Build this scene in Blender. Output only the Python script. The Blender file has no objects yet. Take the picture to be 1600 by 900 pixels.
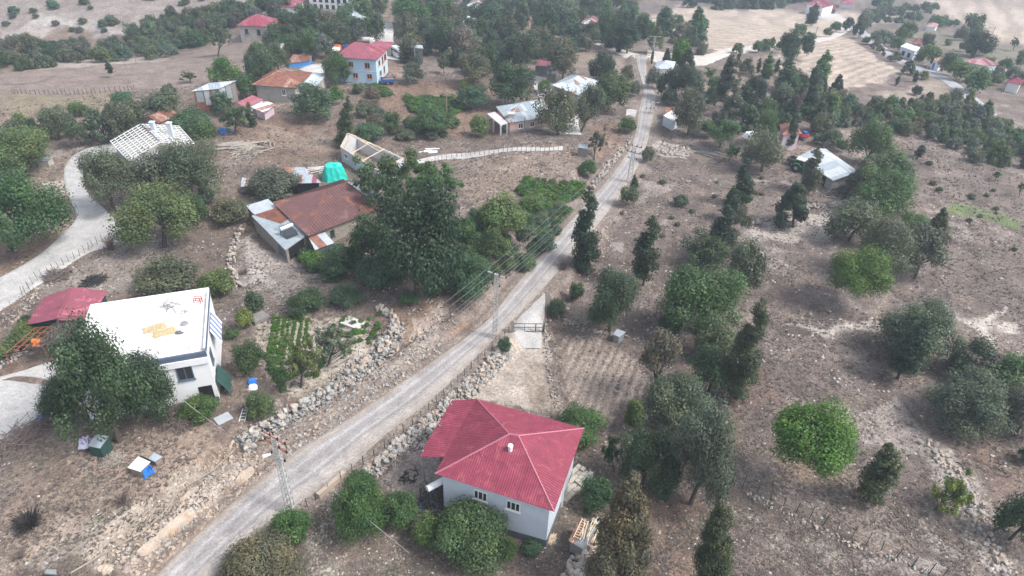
import bpy, math, random
import numpy as np
from mathutils import Vector, Matrix
random.seed(7); RNG = np.random.default_rng(7)
sc = bpy.context.scene
COL = sc.collection

# ------------------------------------------------------------------ camera
CAMH = 53.0; F = 1067.0; NADIR = (732.0, 1982.0)
_d = Vector(((NADIR[0]-800)/F, -(NADIR[1]-450)/F, -1)).normalized()
_up = -_d; _fw = Vector((0, 0, -1)); _Y = (_fw-_up*_fw.dot(_up)).normalized(); _X = _Y.cross(_up)
CM = Matrix((_X, _Y, _up))
cam = bpy.data.cameras.new('camera'); cam.lens = 24.0; cam.sensor_width = 36; cam.clip_end = 6000; cam.clip_start = 1
co = bpy.data.objects.new('camera', cam); COL.objects.link(co)
co.matrix_world = Matrix.Translation((0, 0, CAMH)) @ CM.to_4x4(); sc.camera = co

# ------------------------------------------------------------------ sky, sun, exposure
SUN_EL, SUN_AZ = math.radians(52), math.radians(105)      # azimuth from +Y clockwise
w = bpy.data.worlds.new('World'); sc.world = w; w.use_nodes = True
nt = w.node_tree; bg = nt.nodes['Background']
sky = nt.nodes.new('ShaderNodeTexSky'); sky.sky_type = 'NISHITA'; sky.sun_disc = False
sky.sun_elevation = SUN_EL; sky.sun_rotation = SUN_AZ; sky.dust_density = 3.0; sky.air_density = 1.0; sky.ozone_density = 1.0
hs = nt.nodes.new('ShaderNodeHueSaturation'); hs.inputs['Saturation'].default_value = 0.50
nt.links.new(sky.outputs[0], hs.inputs['Color']); nt.links.new(hs.outputs[0], bg.inputs[0]); bg.inputs[1].default_value = 0.125
sl = bpy.data.lights.new('sun', 'SUN'); sl.energy = 1.5; sl.angle = math.radians(14); sl.color = (1, .975, .945)
so = bpy.data.objects.new('sun', sl); COL.objects.link(so)
_sd = Vector((math.sin(SUN_AZ)*math.cos(SUN_EL), math.cos(SUN_AZ)*math.cos(SUN_EL), math.sin(SUN_EL)))
so.rotation_euler = _sd.to_track_quat('Z', 'Y').to_euler(); so.location = (40, 0, 120)
sc.view_settings.view_transform = 'Standard'; sc.view_settings.look = 'None'; sc.view_settings.exposure = 1.27; sc.view_settings.gamma = 1

# ------------------------------------------------------------------ noise and terrain
def vnoise(x, y, seed=0):
    xi = np.floor(x).astype(np.int64); yi = np.floor(y).astype(np.int64); xf = x-xi; yf = y-yi
    def hsh(a, b):
        n = (a*374761393+b*668265263+seed*974711) & 0xffffffff
        n = ((n ^ (n >> 13))*1274126177) & 0xffffffff
        return ((n ^ (n >> 16)) & 0xffff)/65535.0
    u = xf*xf*(3-2*xf); v = yf*yf*(3-2*yf)
    return (hsh(xi, yi)*(1-u)+hsh(xi+1, yi)*u)*(1-v)+(hsh(xi, yi+1)*(1-u)+hsh(xi+1, yi+1)*u)*v
def fbm(x, y, s, oc=4, seed=0, g=.5):
    a = 1.; t = 0.; o = 0.*x
    for k in range(oc):
        o = o+a*vnoise(x/s+17.3*k, y/s-9.1*k, seed+k*31); t += a; a *= g; s *= .5
    return o/t
def ss(a, b, x):
    t = np.clip((x-a)/(b-a), 0, 1); return t*t*(3-2*t)
def ray(px, py): return CM @ Vector(((px-800)/F, (450-py)/F, -1))
def Pz(px, py, z):
    r = ray(px, py); t = (z-CAMH)/r.z; return Vector((r.x*t, r.y*t, z))
def proj(p):
    q = CM.transposed() @ (Vector(p)-Vector((0, 0, CAMH))); return 800+F*q.x/-q.z, 450-F*q.y/-q.z
def smooth(pts, n):
    pts = [np.array(p, float) for p in pts]; out = []
    seg = [np.linalg.norm(pts[i+1]-pts[i]) for i in range(len(pts)-1)]; cum = np.concatenate([[0], np.cumsum(seg)])
    for t in np.linspace(0, cum[-1], n):
        i = min(np.searchsorted(cum, t, side='right')-1, len(pts)-2); f = (t-cum[i])/max(seg[i], 1e-6)
        p0 = pts[max(i-1, 0)]; p1 = pts[i]; p2 = pts[i+1]; p3 = pts[min(i+2, len(pts)-1)]
        out.append(.5*((2*p1)+(-p0+p2)*f+(2*p0-5*p1+4*p2-p3)*f*f+(-p0+3*p1-3*p2+p3)*f**3))
    return np.array(out)
RL = [(225, 915), (290, 850), (345, 800), (400, 752), (460, 705), (520, 668), (600, 615), (680, 560), (757, 503), (800, 450), (850, 390), (907, 325), (940, 290), (968, 255), (986, 225), (993, 200), (996, 175), (1001, 155), (1004, 140), (1001, 125), (995, 105), (992, 88)]
RR = [(320, 915), (365, 872), (405, 838), (470, 785), (540, 738), (600, 682), (680, 620), (772, 530), (852, 447), (897, 395), (935, 350), (972, 302), (990, 272), (1004, 245), (1012, 222), (1018, 195), (1023, 170), (1025, 150), (1019, 138), (1013, 125), (1010, 105), (1012, 88)]
_rl = smooth([Pz(*p, 0)[:2] for p in RL], 90); _rr = smooth([Pz(*p, 0)[:2] for p in RR], 90)
RC = (_rl+_rr)/2; RW = np.linalg.norm(_rl-_rr, axis=1)/2
def road_dist(x, y):
    best = np.full(x.shape, 1e9); sg = np.zeros(x.shape); al = np.zeros(x.shape)
    for i in range(len(RC)-1):
        a = RC[i]; b = RC[i+1]; d = b-a; L2 = d@d
        t = np.clip(((x-a[0])*d[0]+(y-a[1])*d[1])/L2, 0, 1); qx = x-a[0]-t*d[0]; qy = y-a[1]-t*d[1]
        D = np.hypot(qx, qy); cr = d[0]*qy-d[1]*qx; m = D < best
        best = np.where(m, D, best); sg = np.where(m, np.where(cr > 0, -1, 1), sg); al = np.where(m, i+t, al)
    return best, sg, al
def h_full(x, y):
    z = (fbm(x, y, 70, 3, 3)-.5)*1.6
    z = z-26*ss(150, 430, y)*ss(-90, 0, x)
    lf = ss(-50, -110, x)
    z = z+lf*(-5*np.exp(-((y-200)/18.)**2)+26*ss(210, 340, y)-3*ss(130, 190, y))
    z = z+9*ss(60, 30, y)*0
    z = z+(fbm(x, y, 9, 3, 11)-.5)*.5+(fbm(x, y, 2.2, 2, 12)-.5)*.12
    m = (np.abs(x) < 75) & (y < 190)
    if m.any():
        xx = x[m]; yy = y[m]; D, sg, al = road_dist(xx, yy); zz = z[m]
        rwid = np.interp(al, np.arange(90), RW)
        flat = 1-ss(rwid+.3, rwid+3, D)
        zs = (fbm(xx, yy, 70, 3, 3)-.5)*1.6; zz = zz*(1-flat)+zs*flat
        s = D-rwid
        fL = 1-ss(50, 60, al); fR = ss(12, 18, al)*(1-ss(36, 44, al))
        up = fL*(1.1*ss(.5, 2.2, s)+1.5*ss(3.2, 4.6, s))*(1-ss(14, 30, s))
        dn = fR*(-1.3*ss(1.0, 2.6, s))*(1-ss(22, 34, s))
        zz = zz+np.where(sg < 0, up, dn); z = z.copy(); z[m] = zz
    return z
GX0, GX1, GY0, GY1, GS = -330., 330., 12., 520., .5
gx = np.arange(GX0, GX1+GS, GS); gy = np.arange(GY0, GY1+GS, GS)
_mx, _my = np.meshgrid(gx, gy); HG = h_full(_mx, _my)
def hs_v(x, y):
    u = np.clip((x-GX0)/GS, 0, len(gx)-1.001); v = np.clip((y-GY0)/GS, 0, len(gy)-1.001)
    i = u.astype(int); j = v.astype(int); a = u-i; b = v-j
    return (HG[j, i]*(1-a)+HG[j, i+1]*a)*(1-b)+(HG[j+1, i]*(1-a)+HG[j+1, i+1]*a)*b
def h(x, y):
    u = min(max((x-GX0)/GS, 0), len(gx)-1.001); v = min(max((y-GY0)/GS, 0), len(gy)-1.001)
    i = int(u); j = int(v); a = u-i; b = v-j
    return float((HG[j, i]*(1-a)+HG[j, i+1]*a)*(1-b)+(HG[j+1, i]*(1-a)+HG[j+1, i+1]*a)*b)
def P(px, py, off=0.):
    z = 0.
    for k in range(60):
        p = Pz(px, py, z+off); nz = h(p.x, p.y)
        if abs(nz-z) < .01: break
        z += .4*(nz-z)
    p = Pz(px, py, z+off); return p
def G(px, py):
    p = P(px, py); p.z = h(p.x, p.y); return p
def mpp(p): return (p-Vector((0, 0, CAMH))).dot(CM @ Vector((0, 0, -1)))/F        # metres per photo pixel
def H_at(bx, by, ty):                                                              # height over a base point that reaches ty
    g = G(bx, by); lo, hi = 0., 40.
    for k in range(30):
        m = (lo+hi)/2
        if proj(g+Vector((0, 0, m)))[1] > ty: lo = m
        else: hi = m
    return lo

# ------------------------------------------------------------------ object helpers
def tag(o, label=None, cat=None, group=None, kind=None):
    if label: o['label'] = label
    if cat: o['category'] = cat
    if group: o['group'] = group
    if kind: o['kind'] = kind
    return o
def empty(name, loc, label, cat, group=None, rz=0):
    o = bpy.data.objects.new(name, None); COL.objects.link(o); o.location = loc; o.rotation_euler = (0, 0, rz); o.empty_display_size = .5
    return tag(o, label, cat, group)
def inst(name, me, loc=(0, 0, 0), rot=(0, 0, 0), scale=(1, 1, 1), parent=None, color=None):
    o = bpy.data.objects.new(name, me); COL.objects.link(o); o.location = loc; o.rotation_euler = rot; o.scale = scale
    if parent: o.parent = parent
    if color: o.color = (*color, 1)
    return o
class MB:
    def __init__(s): s.v = []; s.f = []
    def poly(s, pts):
        n = len(s.v); s.v += [tuple(p) for p in pts]; s.f.append(tuple(range(n, n+len(pts)))); return s
    def hexa(s, b, t):      # bottom 4, top 4 (ccw seen from above)
        n = len(s.v); s.v += [tuple(p) for p in b]+[tuple(p) for p in t]
        s.f += [(n+3, n+2, n+1, n), (n+4, n+5, n+6, n+7)]+[(n+i, n+(i+1) % 4, n+4+(i+1) % 4, n+4+i) for i in range(4)]; return s
    def box(s, x0, y0, z0, x1, y1, z1):
        return s.hexa([(x0, y0, z0), (x1, y0, z0), (x1, y1, z0), (x0, y1, z0)], [(x0, y0, z1), (x1, y0, z1), (x1, y1, z1), (x0, y1, z1)])
    def tube(s, pts, r0, r1=None, n=5):
        r1 = r0 if r1 is None else r1; pts = [Vector(p) for p in pts]; base = len(s.v); m = len(pts)
        for i, p in enumerate(pts):
            d = (pts[min(i+1, m-1)]-pts[max(i-1, 0)]).normalized(); a = d.orthogonal().normalized(); b = d.cross(a)
            r = r0+(r1-r0)*i/(m-1)
            for k in range(n):
                t = 2*math.pi*k/n; s.v.append(tuple(p+(a*math.cos(t)+b*math.sin(t))*r))
        for i in range(m-1):
            for k in range(n):
                s.f.append((base+i*n+k, base+i*n+(k+1) % n, base+(i+1)*n+(k+1) % n, base+(i+1)*n+k))
        s.f.append(tuple(range(base+n-1, base-1, -1))); s.f.append(tuple(base+(m-1)*n+k for k in range(n))); return s
    def bar(s, a, b, wd, ht=None):
        a = Vector(a); b = Vector(b); ht = ht or wd; d = (b-a).normalized()
        u = Vector((0, 0, 1)) if abs(d.z) < .95 else Vector((1, 0, 0)); sx = d.cross(u).normalized()*wd/2; sy = sx.cross(d).normalized()*ht/2
        return s.hexa([a-sx-sy, a+sx-sy, a+sx+sy, a-sx+sy], [b-sx-sy, b+sx-sy, b+sx+sy, b-sx+sy])
    def mesh(s, name, mat):
        me = bpy.data.meshes.new(name); me.from_pydata(s.v, [], s.f)
        if mat: me.materials.append(mat)
        me.validate(); return me
    def build(s, name, mat, parent=None, loc=(0, 0, 0)):
        me = s.mesh(name, mat); o = inst(name, me, loc, parent=parent)
        if parent and parent.location.length > 0 and tuple(loc) == (0, 0, 0):     # vertices given in world space
            o.location = -Vector(parent.location)
            o.matrix_parent_inverse = Matrix.Identity(4)
        return o
def np_mesh(name, V, Fq, mat, cols=None, smooth_=False):
    me = bpy.data.meshes.new(name); nf, k = Fq.shape
    me.vertices.add(len(V)); me.vertices.foreach_set('co', V.astype(np.float32).ravel())
    me.loops.add(nf*k); me.loops.foreach_set('vertex_index', Fq.astype(np.int32).ravel())
    me.polygons.add(nf); me.polygons.foreach_set('loop_start', np.arange(0, nf*k, k, dtype=np.int32)); me.polygons.foreach_set('loop_total', np.full(nf, k, np.int32))
    me.update()
    for cn, c in (cols or {}).items():
        a = me.color_attributes.new(cn, 'FLOAT_COLOR', 'POINT'); a.data.foreach_set('color', np.c_[c, np.ones(len(c))].astype(np.float32).ravel())
    if smooth_: me.polygons.foreach_set('use_smooth', np.ones(nf, bool))
    me.materials.append(mat); return me

# ------------------------------------------------------------------ materials
MC = {}
def node_mat(name):
    m = bpy.data.materials.new(name); m.use_nodes = True; n = m.node_tree; return m, n, n.nodes['Principled BSDF']
def ramp(n, src, stops):
    r = n.nodes.new('ShaderNodeValToRGB'); el = r.color_ramp.elements
    while len(el) < len(stops): el.new(.5)
    for e, (p, c) in zip(el, stops): e.position = p; e.color = (*c, 1) if len(c) == 3 else c
    n.links.new(src, r.inputs[0]); return r
def noise(n, scale, det=4, rough=.6, vec=None, dist=0):
    t = n.nodes.new('ShaderNodeTexNoise'); t.inputs['Scale'].default_value = scale; t.inputs['Detail'].default_value = det; t.inputs['Roughness'].default_value = rough
    t.inputs['Distortion'].default_value = dist
    if vec is not None: n.links.new(vec, t.inputs['Vector'])
    return t
def mixc(n, a, b, f, mode='MIX'):
    m = n.nodes.new('ShaderNodeMix'); m.data_type = 'RGBA'; m.blend_type = mode
    for i, v in ((0, f), (6, a), (7, b)):
        if hasattr(v, 'links'): n.links.new(v, m.inputs[i])
        elif i == 0: m.inputs[0].default_value = v
        else: m.inputs[i].default_value = (*v, 1)
    return m.outputs[2]
def geo_pos(n):
    g = n.nodes.new('ShaderNodeNewGeometry'); return g.outputs['Position']
def bump(n, b, src, st, dist=.05):
    k = n.nodes.new('ShaderNodeBump'); k.inputs['Strength'].default_value = st; k.inputs['Distance'].default_value = dist
    n.links.new(src, k.inputs['Height']); n.links.new(k.outputs[0], b.inputs['Normal'])
def M(name, rgb, rough=.8, var=.25, scale=1.5, dirt=None, dirt_amt=.0, metal=0., fine=12.):
    if name in MC: return MC[name]
    m, n, b = node_mat(name); p = geo_pos(n)
    t = noise(n, scale, 5, .65, p); lo = tuple(c*(1-var) for c in rgb); hi = tuple(min(1, c*(1+var)) for c in rgb)
    c = ramp(n, t.outputs[0], [(.3, lo), (.7, hi)]).outputs[0]
    t2 = noise(n, fine, 3, .6, p); c = mixc(n, c, tuple(x*.8 for x in rgb), ramp(n, t2.outputs[0], [(.45, (0, 0, 0)), (.75, (.6, .6, .6))]).outputs[0])
    if dirt:
        t3 = noise(n, scale*.7, 6, .75, p, 1.2)
        c = mixc(n, c, dirt, ramp(n, t3.outputs[0], [(.62-dirt_amt*.4, (0, 0, 0)), (.68-dirt_amt*.3, (1, 1, 1))]).outputs[0])
    n.links.new(c, b.inputs['Base Color']); b.inputs['Roughness'].default_value = rough; b.inputs['Metallic'].default_value = metal
    b.inputs['Specular IOR Level'].default_value = .3
    bump(n, b, t2.outputs[0], .25, .03); MC[name] = m; return m
RED = M('red_sheet', (.25, .048, .078), .5, .2, .9, (.32, .08, .11), .2)
RED2 = M('faded_red_sheet', (.26, .08, .11), .5, .15, .6, (.5, .17, .19), .15)
REDL = M('bright_red_ridge', (.40, .14, .18), .5, .1, .6)
RUST = M('rusty_sheet', (.20, .085, .06), .75, .3, .9, (.30, .16, .11), .2)
RUST2 = M('orange_rust_sheet', (.30, .15, .11), .75, .3, .9, (.45, .40, .36), .2)
BROWN = M('old_brown_sheet', (.145, .072, .070), .6, .2, .6, (.20, .12, .11), .15)
ZINC = M('zinc_sheet', (.36, .41, .45), .65, .16, 1.2, (.30, .20, .15), .06, .1)
ZINCW = M('pale_zinc_sheet', (.50, .54, .57), .65, .14, 1.2, (.42, .35, .30), .04, .05)
ZINCD = M('dull_zinc_sheet', (.30, .33, .35), .5, .2, 1.5, (.2, .12, .09), .1, .2)
WHITE = M('white_plaster', (.72, .73, .74), .8, .04, .8, (.62, .60, .57), .02)
WBLUE = M('bluish_white_plaster', (.55, .60, .66), .8, .06, .6, (.48, .50, .52), .05)
SLAB = M('white_roof_slab', (.72, .71, .70), .85, .10, .5, (.56, .54, .52), .2)
GREYP = M('grey_plaster', (.36, .34, .31), .9, .15, .7, (.26, .24, .22), .15)
BLOCK = M('concrete_block', (.40, .39, .375), .95, .15, 2.5, (.28, .27, .26), .15)
STONEW = M('rubble_masonry', (.27, .24, .20), .95, .35, 3., (.42, .39, .34), .1, fine=6)
PINK = M('pink_plaster', (.64, .41, .36), .85, .06, .8)
LILAC = M('lilac_plaster', (.58, .46, .52), .85, .06, .8)
BLUEP = M('pale_blue_paint', (.42, .58, .72), .8, .05, .6, (.36, .48, .6), .08)
DKBLUE = M('slate_blue_paint', (.09, .12, .17), .7, .1, 1.)
DARKP = M('dark_plinth_render', (.13, .14, .155), .9, .2, .9)
DARK = M('opening_shade', (.012, .012, .014), .9, .2)  # near-black colour stands in for the shade inside doorways and open sheds
FRAMEW = M('white_frame', (.78, .78, .76), .5, .03)
FRAMEO = M('orange_frame', (.62, .28, .14), .6, .1)
WOOD = M('weathered_wood', (.25, .20, .155), .85, .35, 4., (.36, .32, .27), .1)
PALEWOOD = M('pale_timber', (.62, .50, .36), .8, .15, 3.)
GREYWOOD = M('grey_board', (.20, .19, .18), .9, .3, 4.)
STEEL = M('galvanised_steel', (.33, .34, .34), .5, .15, 2., (.3, .2, .15), .1, .4)
DARKST = M('dark_steel', (.06, .065, .07), .5, .15, 2.)
REDST = M('red_brown_steel', (.30, .10, .07), .6, .2, 2.)
BLACKR = M('black_rubber', (.02, .02, .02), .8, .2)
CONC = M('concrete', (.52, .50, .48), .9, .1, .7, (.42, .39, .36), .15)
YEL = M('yellow_corn', (.46, .36, .21), .8, .35, 6., fine=20)
TURQ = M('turquoise_tarp', (.02, .52, .42), .45, .12, 1.)
BLUET = M('blue_tarp', (.03, .17, .55), .45, .25, 2.)
WHITEB = M('white_vehicle_paint', (.80, .80, .80), .3, .02)
GREENV = M('green_vehicle_paint', (.03, .36, .07), .35, .05)
BLUEV = M('blue_vehicle_paint', (.03, .09, .30), .4, .1)
REDV = M('red_paint', (.45, .04, .03), .45, .1)
ORNG = M('orange_paint', (.75, .2, .04), .5, .1)
DKGREEN = M('dark_green_paint', (.03, .075, .065), .6, .15)
CERAM = M('brown_ceramic', (.06, .035, .035), .3, .1)
TWIG = M('dry_twig', (.17, .135, .12), .9, .35, 3.)
TWIGG = M('grey_driftwood', (.33, .29, .25), .9, .3, 3.)
BURNT = M('charred_twig', (.035, .032, .033), .9, .3, 3.)
BARK = M('bark', (.085, .07, .06), .95, .35, 4.)
ROCK = M('limestone_rock', (.41, .375, .335), .9, .28, 1.1, (.26, .21, .17), .3, fine=5)
ROCKO = M('buff_limestone_rock', (.40, .33, .27), .9, .2, 1.1, (.36, .26, .18), .2, fine=5)
ROCKG = M('grey_limestone_rock', (.33, .32, .305), .9, .22, 1.1, (.3, .29, .27), .2, fine=5)
PEB = M('pale_pebble', (.42, .39, .36), .9, .25, .4)
TUFT = M('dry_grass_blade', (.21, .175, .14), .95, .45, .5)
GREENT = M('green_weed_blade', (.075, .105, .05), .8, .4, .6)
STRIPE = M('blue_striped_awning', (.16, .22, .42), .6, .1)
def glass_mat():
    m, n, b = node_mat('window_glass'); b.inputs['Base Color'].default_value = (.03, .035, .04, 1); b.inputs['Roughness'].default_value = .12; return m
GLASS = glass_mat()
def leaf_mat():
    m, n, b = node_mat('foliage'); oi = n.nodes.new('ShaderNodeObjectInfo'); p = geo_pos(n)
    at = n.nodes.new('ShaderNodeVertexColor'); at.layer_name = 'tint'
    c = mixc(n, oi.outputs['Color'], at.outputs[0], 1., 'MULTIPLY')
    t = noise(n, .6, 3, .6, p); c = mixc(n, c, ramp(n, t.outputs[0], [(.3, (.75, .8, .8)), (.7, (1.25, 1.2, 1.1))]).outputs[0], 1., 'MULTIPLY')
    n.links.new(c, b.inputs['Base Color']); b.inputs['Roughness'].default_value = .5; b.inputs['Specular IOR Level'].default_value = .35
    tr = n.nodes.new('ShaderNodeBsdfTranslucent'); n.links.new(c, tr.inputs[0]); mx = n.nodes.new('ShaderNodeMixShader'); mx.inputs[0].default_value = .36
    n.links.new(b.outputs[0], mx.inputs[1]); n.links.new(tr.outputs[0], mx.inputs[2]); n.links.new(mx.outputs[0], n.nodes['Material Output'].inputs[0]); return m
LEAF = leaf_mat()
def ground_mat():
    m, n, b = node_mat('ground_soil'); p = geo_pos(n)
    at = n.nodes.new('ShaderNodeVertexColor'); at.layer_name = 'soil'; ms = n.nodes.new('ShaderNodeVertexColor'); ms.layer_name = 'mix'
    sp = n.nodes.new('ShaderNodeSeparateColor'); n.links.new(ms.outputs[0], sp.inputs[0])
    c = at.outputs[0]
    t1 = noise(n, .35, 6, .7, p, .6); c = mixc(n, c, ramp(n, t1.outputs[0], [(.28, (.66, .64, .63)), (.5, (.98, .98, .98)), (.72, (1.32, 1.30, 1.28))]).outputs[0], 1., 'MULTIPLY')
    t2 = noise(n, 2.4, 5, .8, p, .8); c = mixc(n, c, ramp(n, t2.outputs[0], [(.34, (.5, .48, .46)), (.5, (1, 1, 1)), (.66, (1.55, 1.52, 1.48))]).outputs[0], .9, 'MULTIPLY')
    # dry scrub flecks
    t3 = noise(n, 5.5, 3, .8, p); f = ramp(n, t3.outputs[0], [(.50, (0, 0, 0)), (.57, (1, 1, 1))]).outputs[0]
    mm = n.nodes.new('ShaderNodeMath'); mm.operation = 'MULTIPLY'; n.links.new(f, mm.inputs[0]); n.links.new(sp.outputs[1], mm.inputs[1])
    c = mixc(n, c, (.095, .078, .068), mm.outputs[0])
    # pale stones
    vo = n.nodes.new('ShaderNodeTexVoronoi'); vo.inputs['Scale'].default_value = 1.7; n.links.new(p, vo.inputs['Vector'])
    f2 = ramp(n, vo.outputs['Distance'], [(.13, (1, 1, 1)), (.2, (0, 0, 0))]).outputs[0]
    m2 = n.nodes.new('ShaderNodeMath'); m2.operation = 'MULTIPLY'; n.links.new(f2, m2.inputs[0]); n.links.new(sp.outputs[0], m2.inputs[1])
    c = mixc(n, c, (.55, .52, .49), m2.outputs[0])
    n.links.new(c, b.inputs['Base Color']); b.inputs['Roughness'].default_value = .95; b.inputs['Specular IOR Level'].default_value = .15
    bump(n, b, t2.outputs[0], .6, .25); return m
def sheet_mat(name, base, kind):
    m, n, b = node_mat(name); p = geo_pos(n); uv = n.nodes.new('ShaderNodeUVMap'); s = n.nodes.new('ShaderNodeSeparateXYZ'); n.links.new(uv.outputs[0], s.inputs[0])
    t1 = noise(n, .4, 5, .7, p, .5); t2 = noise(n, 5., 5, .8, p)
    c = ramp(n, t1.outputs[0], [(.3, tuple(x*.78 for x in base)), (.7, tuple(min(x*1.2, .9) for x in base))]).outputs[0]
    c = mixc(n, c, ramp(n, t2.outputs[0], [(.35, (.66, .65, .64)), (.65, (1.28, 1.28, 1.28))]).outputs[0], .8, 'MULTIPLY')
    if kind == 'road':      # worn wheel tracks along the road
        u = s.outputs[0]; w1 = n.nodes.new('ShaderNodeMath'); w1.operation = 'MULTIPLY_ADD'; w1.inputs[1].default_value = .09; n.links.new(t1.outputs[0], w1.inputs[0]); n.links.new(u, w1.inputs[2])
        r = ramp(n, w1.outputs[0], [(.08, (.95, .82, .68)), (.18, (1.0, .93, .85)), (.27, (.85, .85, .88)), (.36, (1.22, 1.24, 1.28)), (.44, (.80, .80, .82)), (.58, (.86, .86, .89)), (.64, (1.15, 1.16, 1.18)), (.70, (.66, .67, .71)), (.77, (1.0, .97, .94)), (.92, (1.05, 1.0, .94)), (1., (.8, .74, .68))])
        c = mixc(n, c, r.outputs[0], .8, 'MULTIPLY')
        sx = n.nodes.new('ShaderNodeCombineXYZ'); mu = n.nodes.new('ShaderNodeMath'); mu.operation = 'MULTIPLY'; mu.inputs[1].default_value = 40; n.links.new(u, mu.inputs[0]); n.links.new(mu.outputs[0], sx.inputs[0]); n.links.new(s.outputs[1], sx.inputs[1])
        t4 = noise(n, .9, 3, .6, sx.outputs[0]); c = mixc(n, c, ramp(n, t4.outputs[0], [(.35, (.78, .78, .8)), (.65, (1.15, 1.15, 1.15))]).outputs[0], .7, 'MULTIPLY')
    if kind == 'paver':
        br = n.nodes.new('ShaderNodeTexBrick'); n.links.new(p, br.inputs['Vector']); br.inputs['Scale'].default_value = 2.2; br.inputs['Color1'].default_value = (1, 1, 1, 1); br.inputs['Color2'].default_value = (.9, .9, .9, 1); br.inputs['Mortar'].default_value = (.6, .59, .57, 1); br.inputs['Mortar Size'].default_value = .04
        c = mixc(n, c, br.outputs[0], .75, 'MULTIPLY')
    n.links.new(c, b.inputs['Base Color']); b.inputs['Roughness'].default_value = .9; b.inputs['Specular IOR Level'].default_value = .25; bump(n, b, t2.outputs[0], .5, .08); return m
ROADM = sheet_mat('worn_chip_seal', (.345, .325, .31), 'road'); PATHM = sheet_mat('pale_concrete_paving', (.47, .46, .45), 'paver'); TRACKM = sheet_mat('pale_dirt_track', (.50, .46, .42), 'x')
FARROADM = sheet_mat('grey_asphalt_lane', (.36, .36, .38), 'x'); YARDM = sheet_mat('pale_yard_concrete', (.46, .445, .43), 'x')

# ------------------------------------------------------------------ ground sheet
def inpoly(x, y, poly):
    r = np.zeros(x.shape, bool); n = len(poly); j = n-1
    for i in range(n):
        xi, yi = poly[i]; xj, yj = poly[j]
        c = ((yi > y) != (yj > y)) & (x < (xj-xi)*(y-yi)/(yj-yi+1e-12)+xi); r ^= c; j = i
    return r
SOIL = (.235, .185, .155); MAUVE = (.215, .178, .168); STRAW = (.58, .50, .425); PALE = (.55, .51, .47); DKS = (.12, .095, .08); GRN = (.11, .16, .065); RSOIL = (.30, .18, .115); TAN = (.36, .29, .235); GREYS = (.36, .335, .31)
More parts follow.
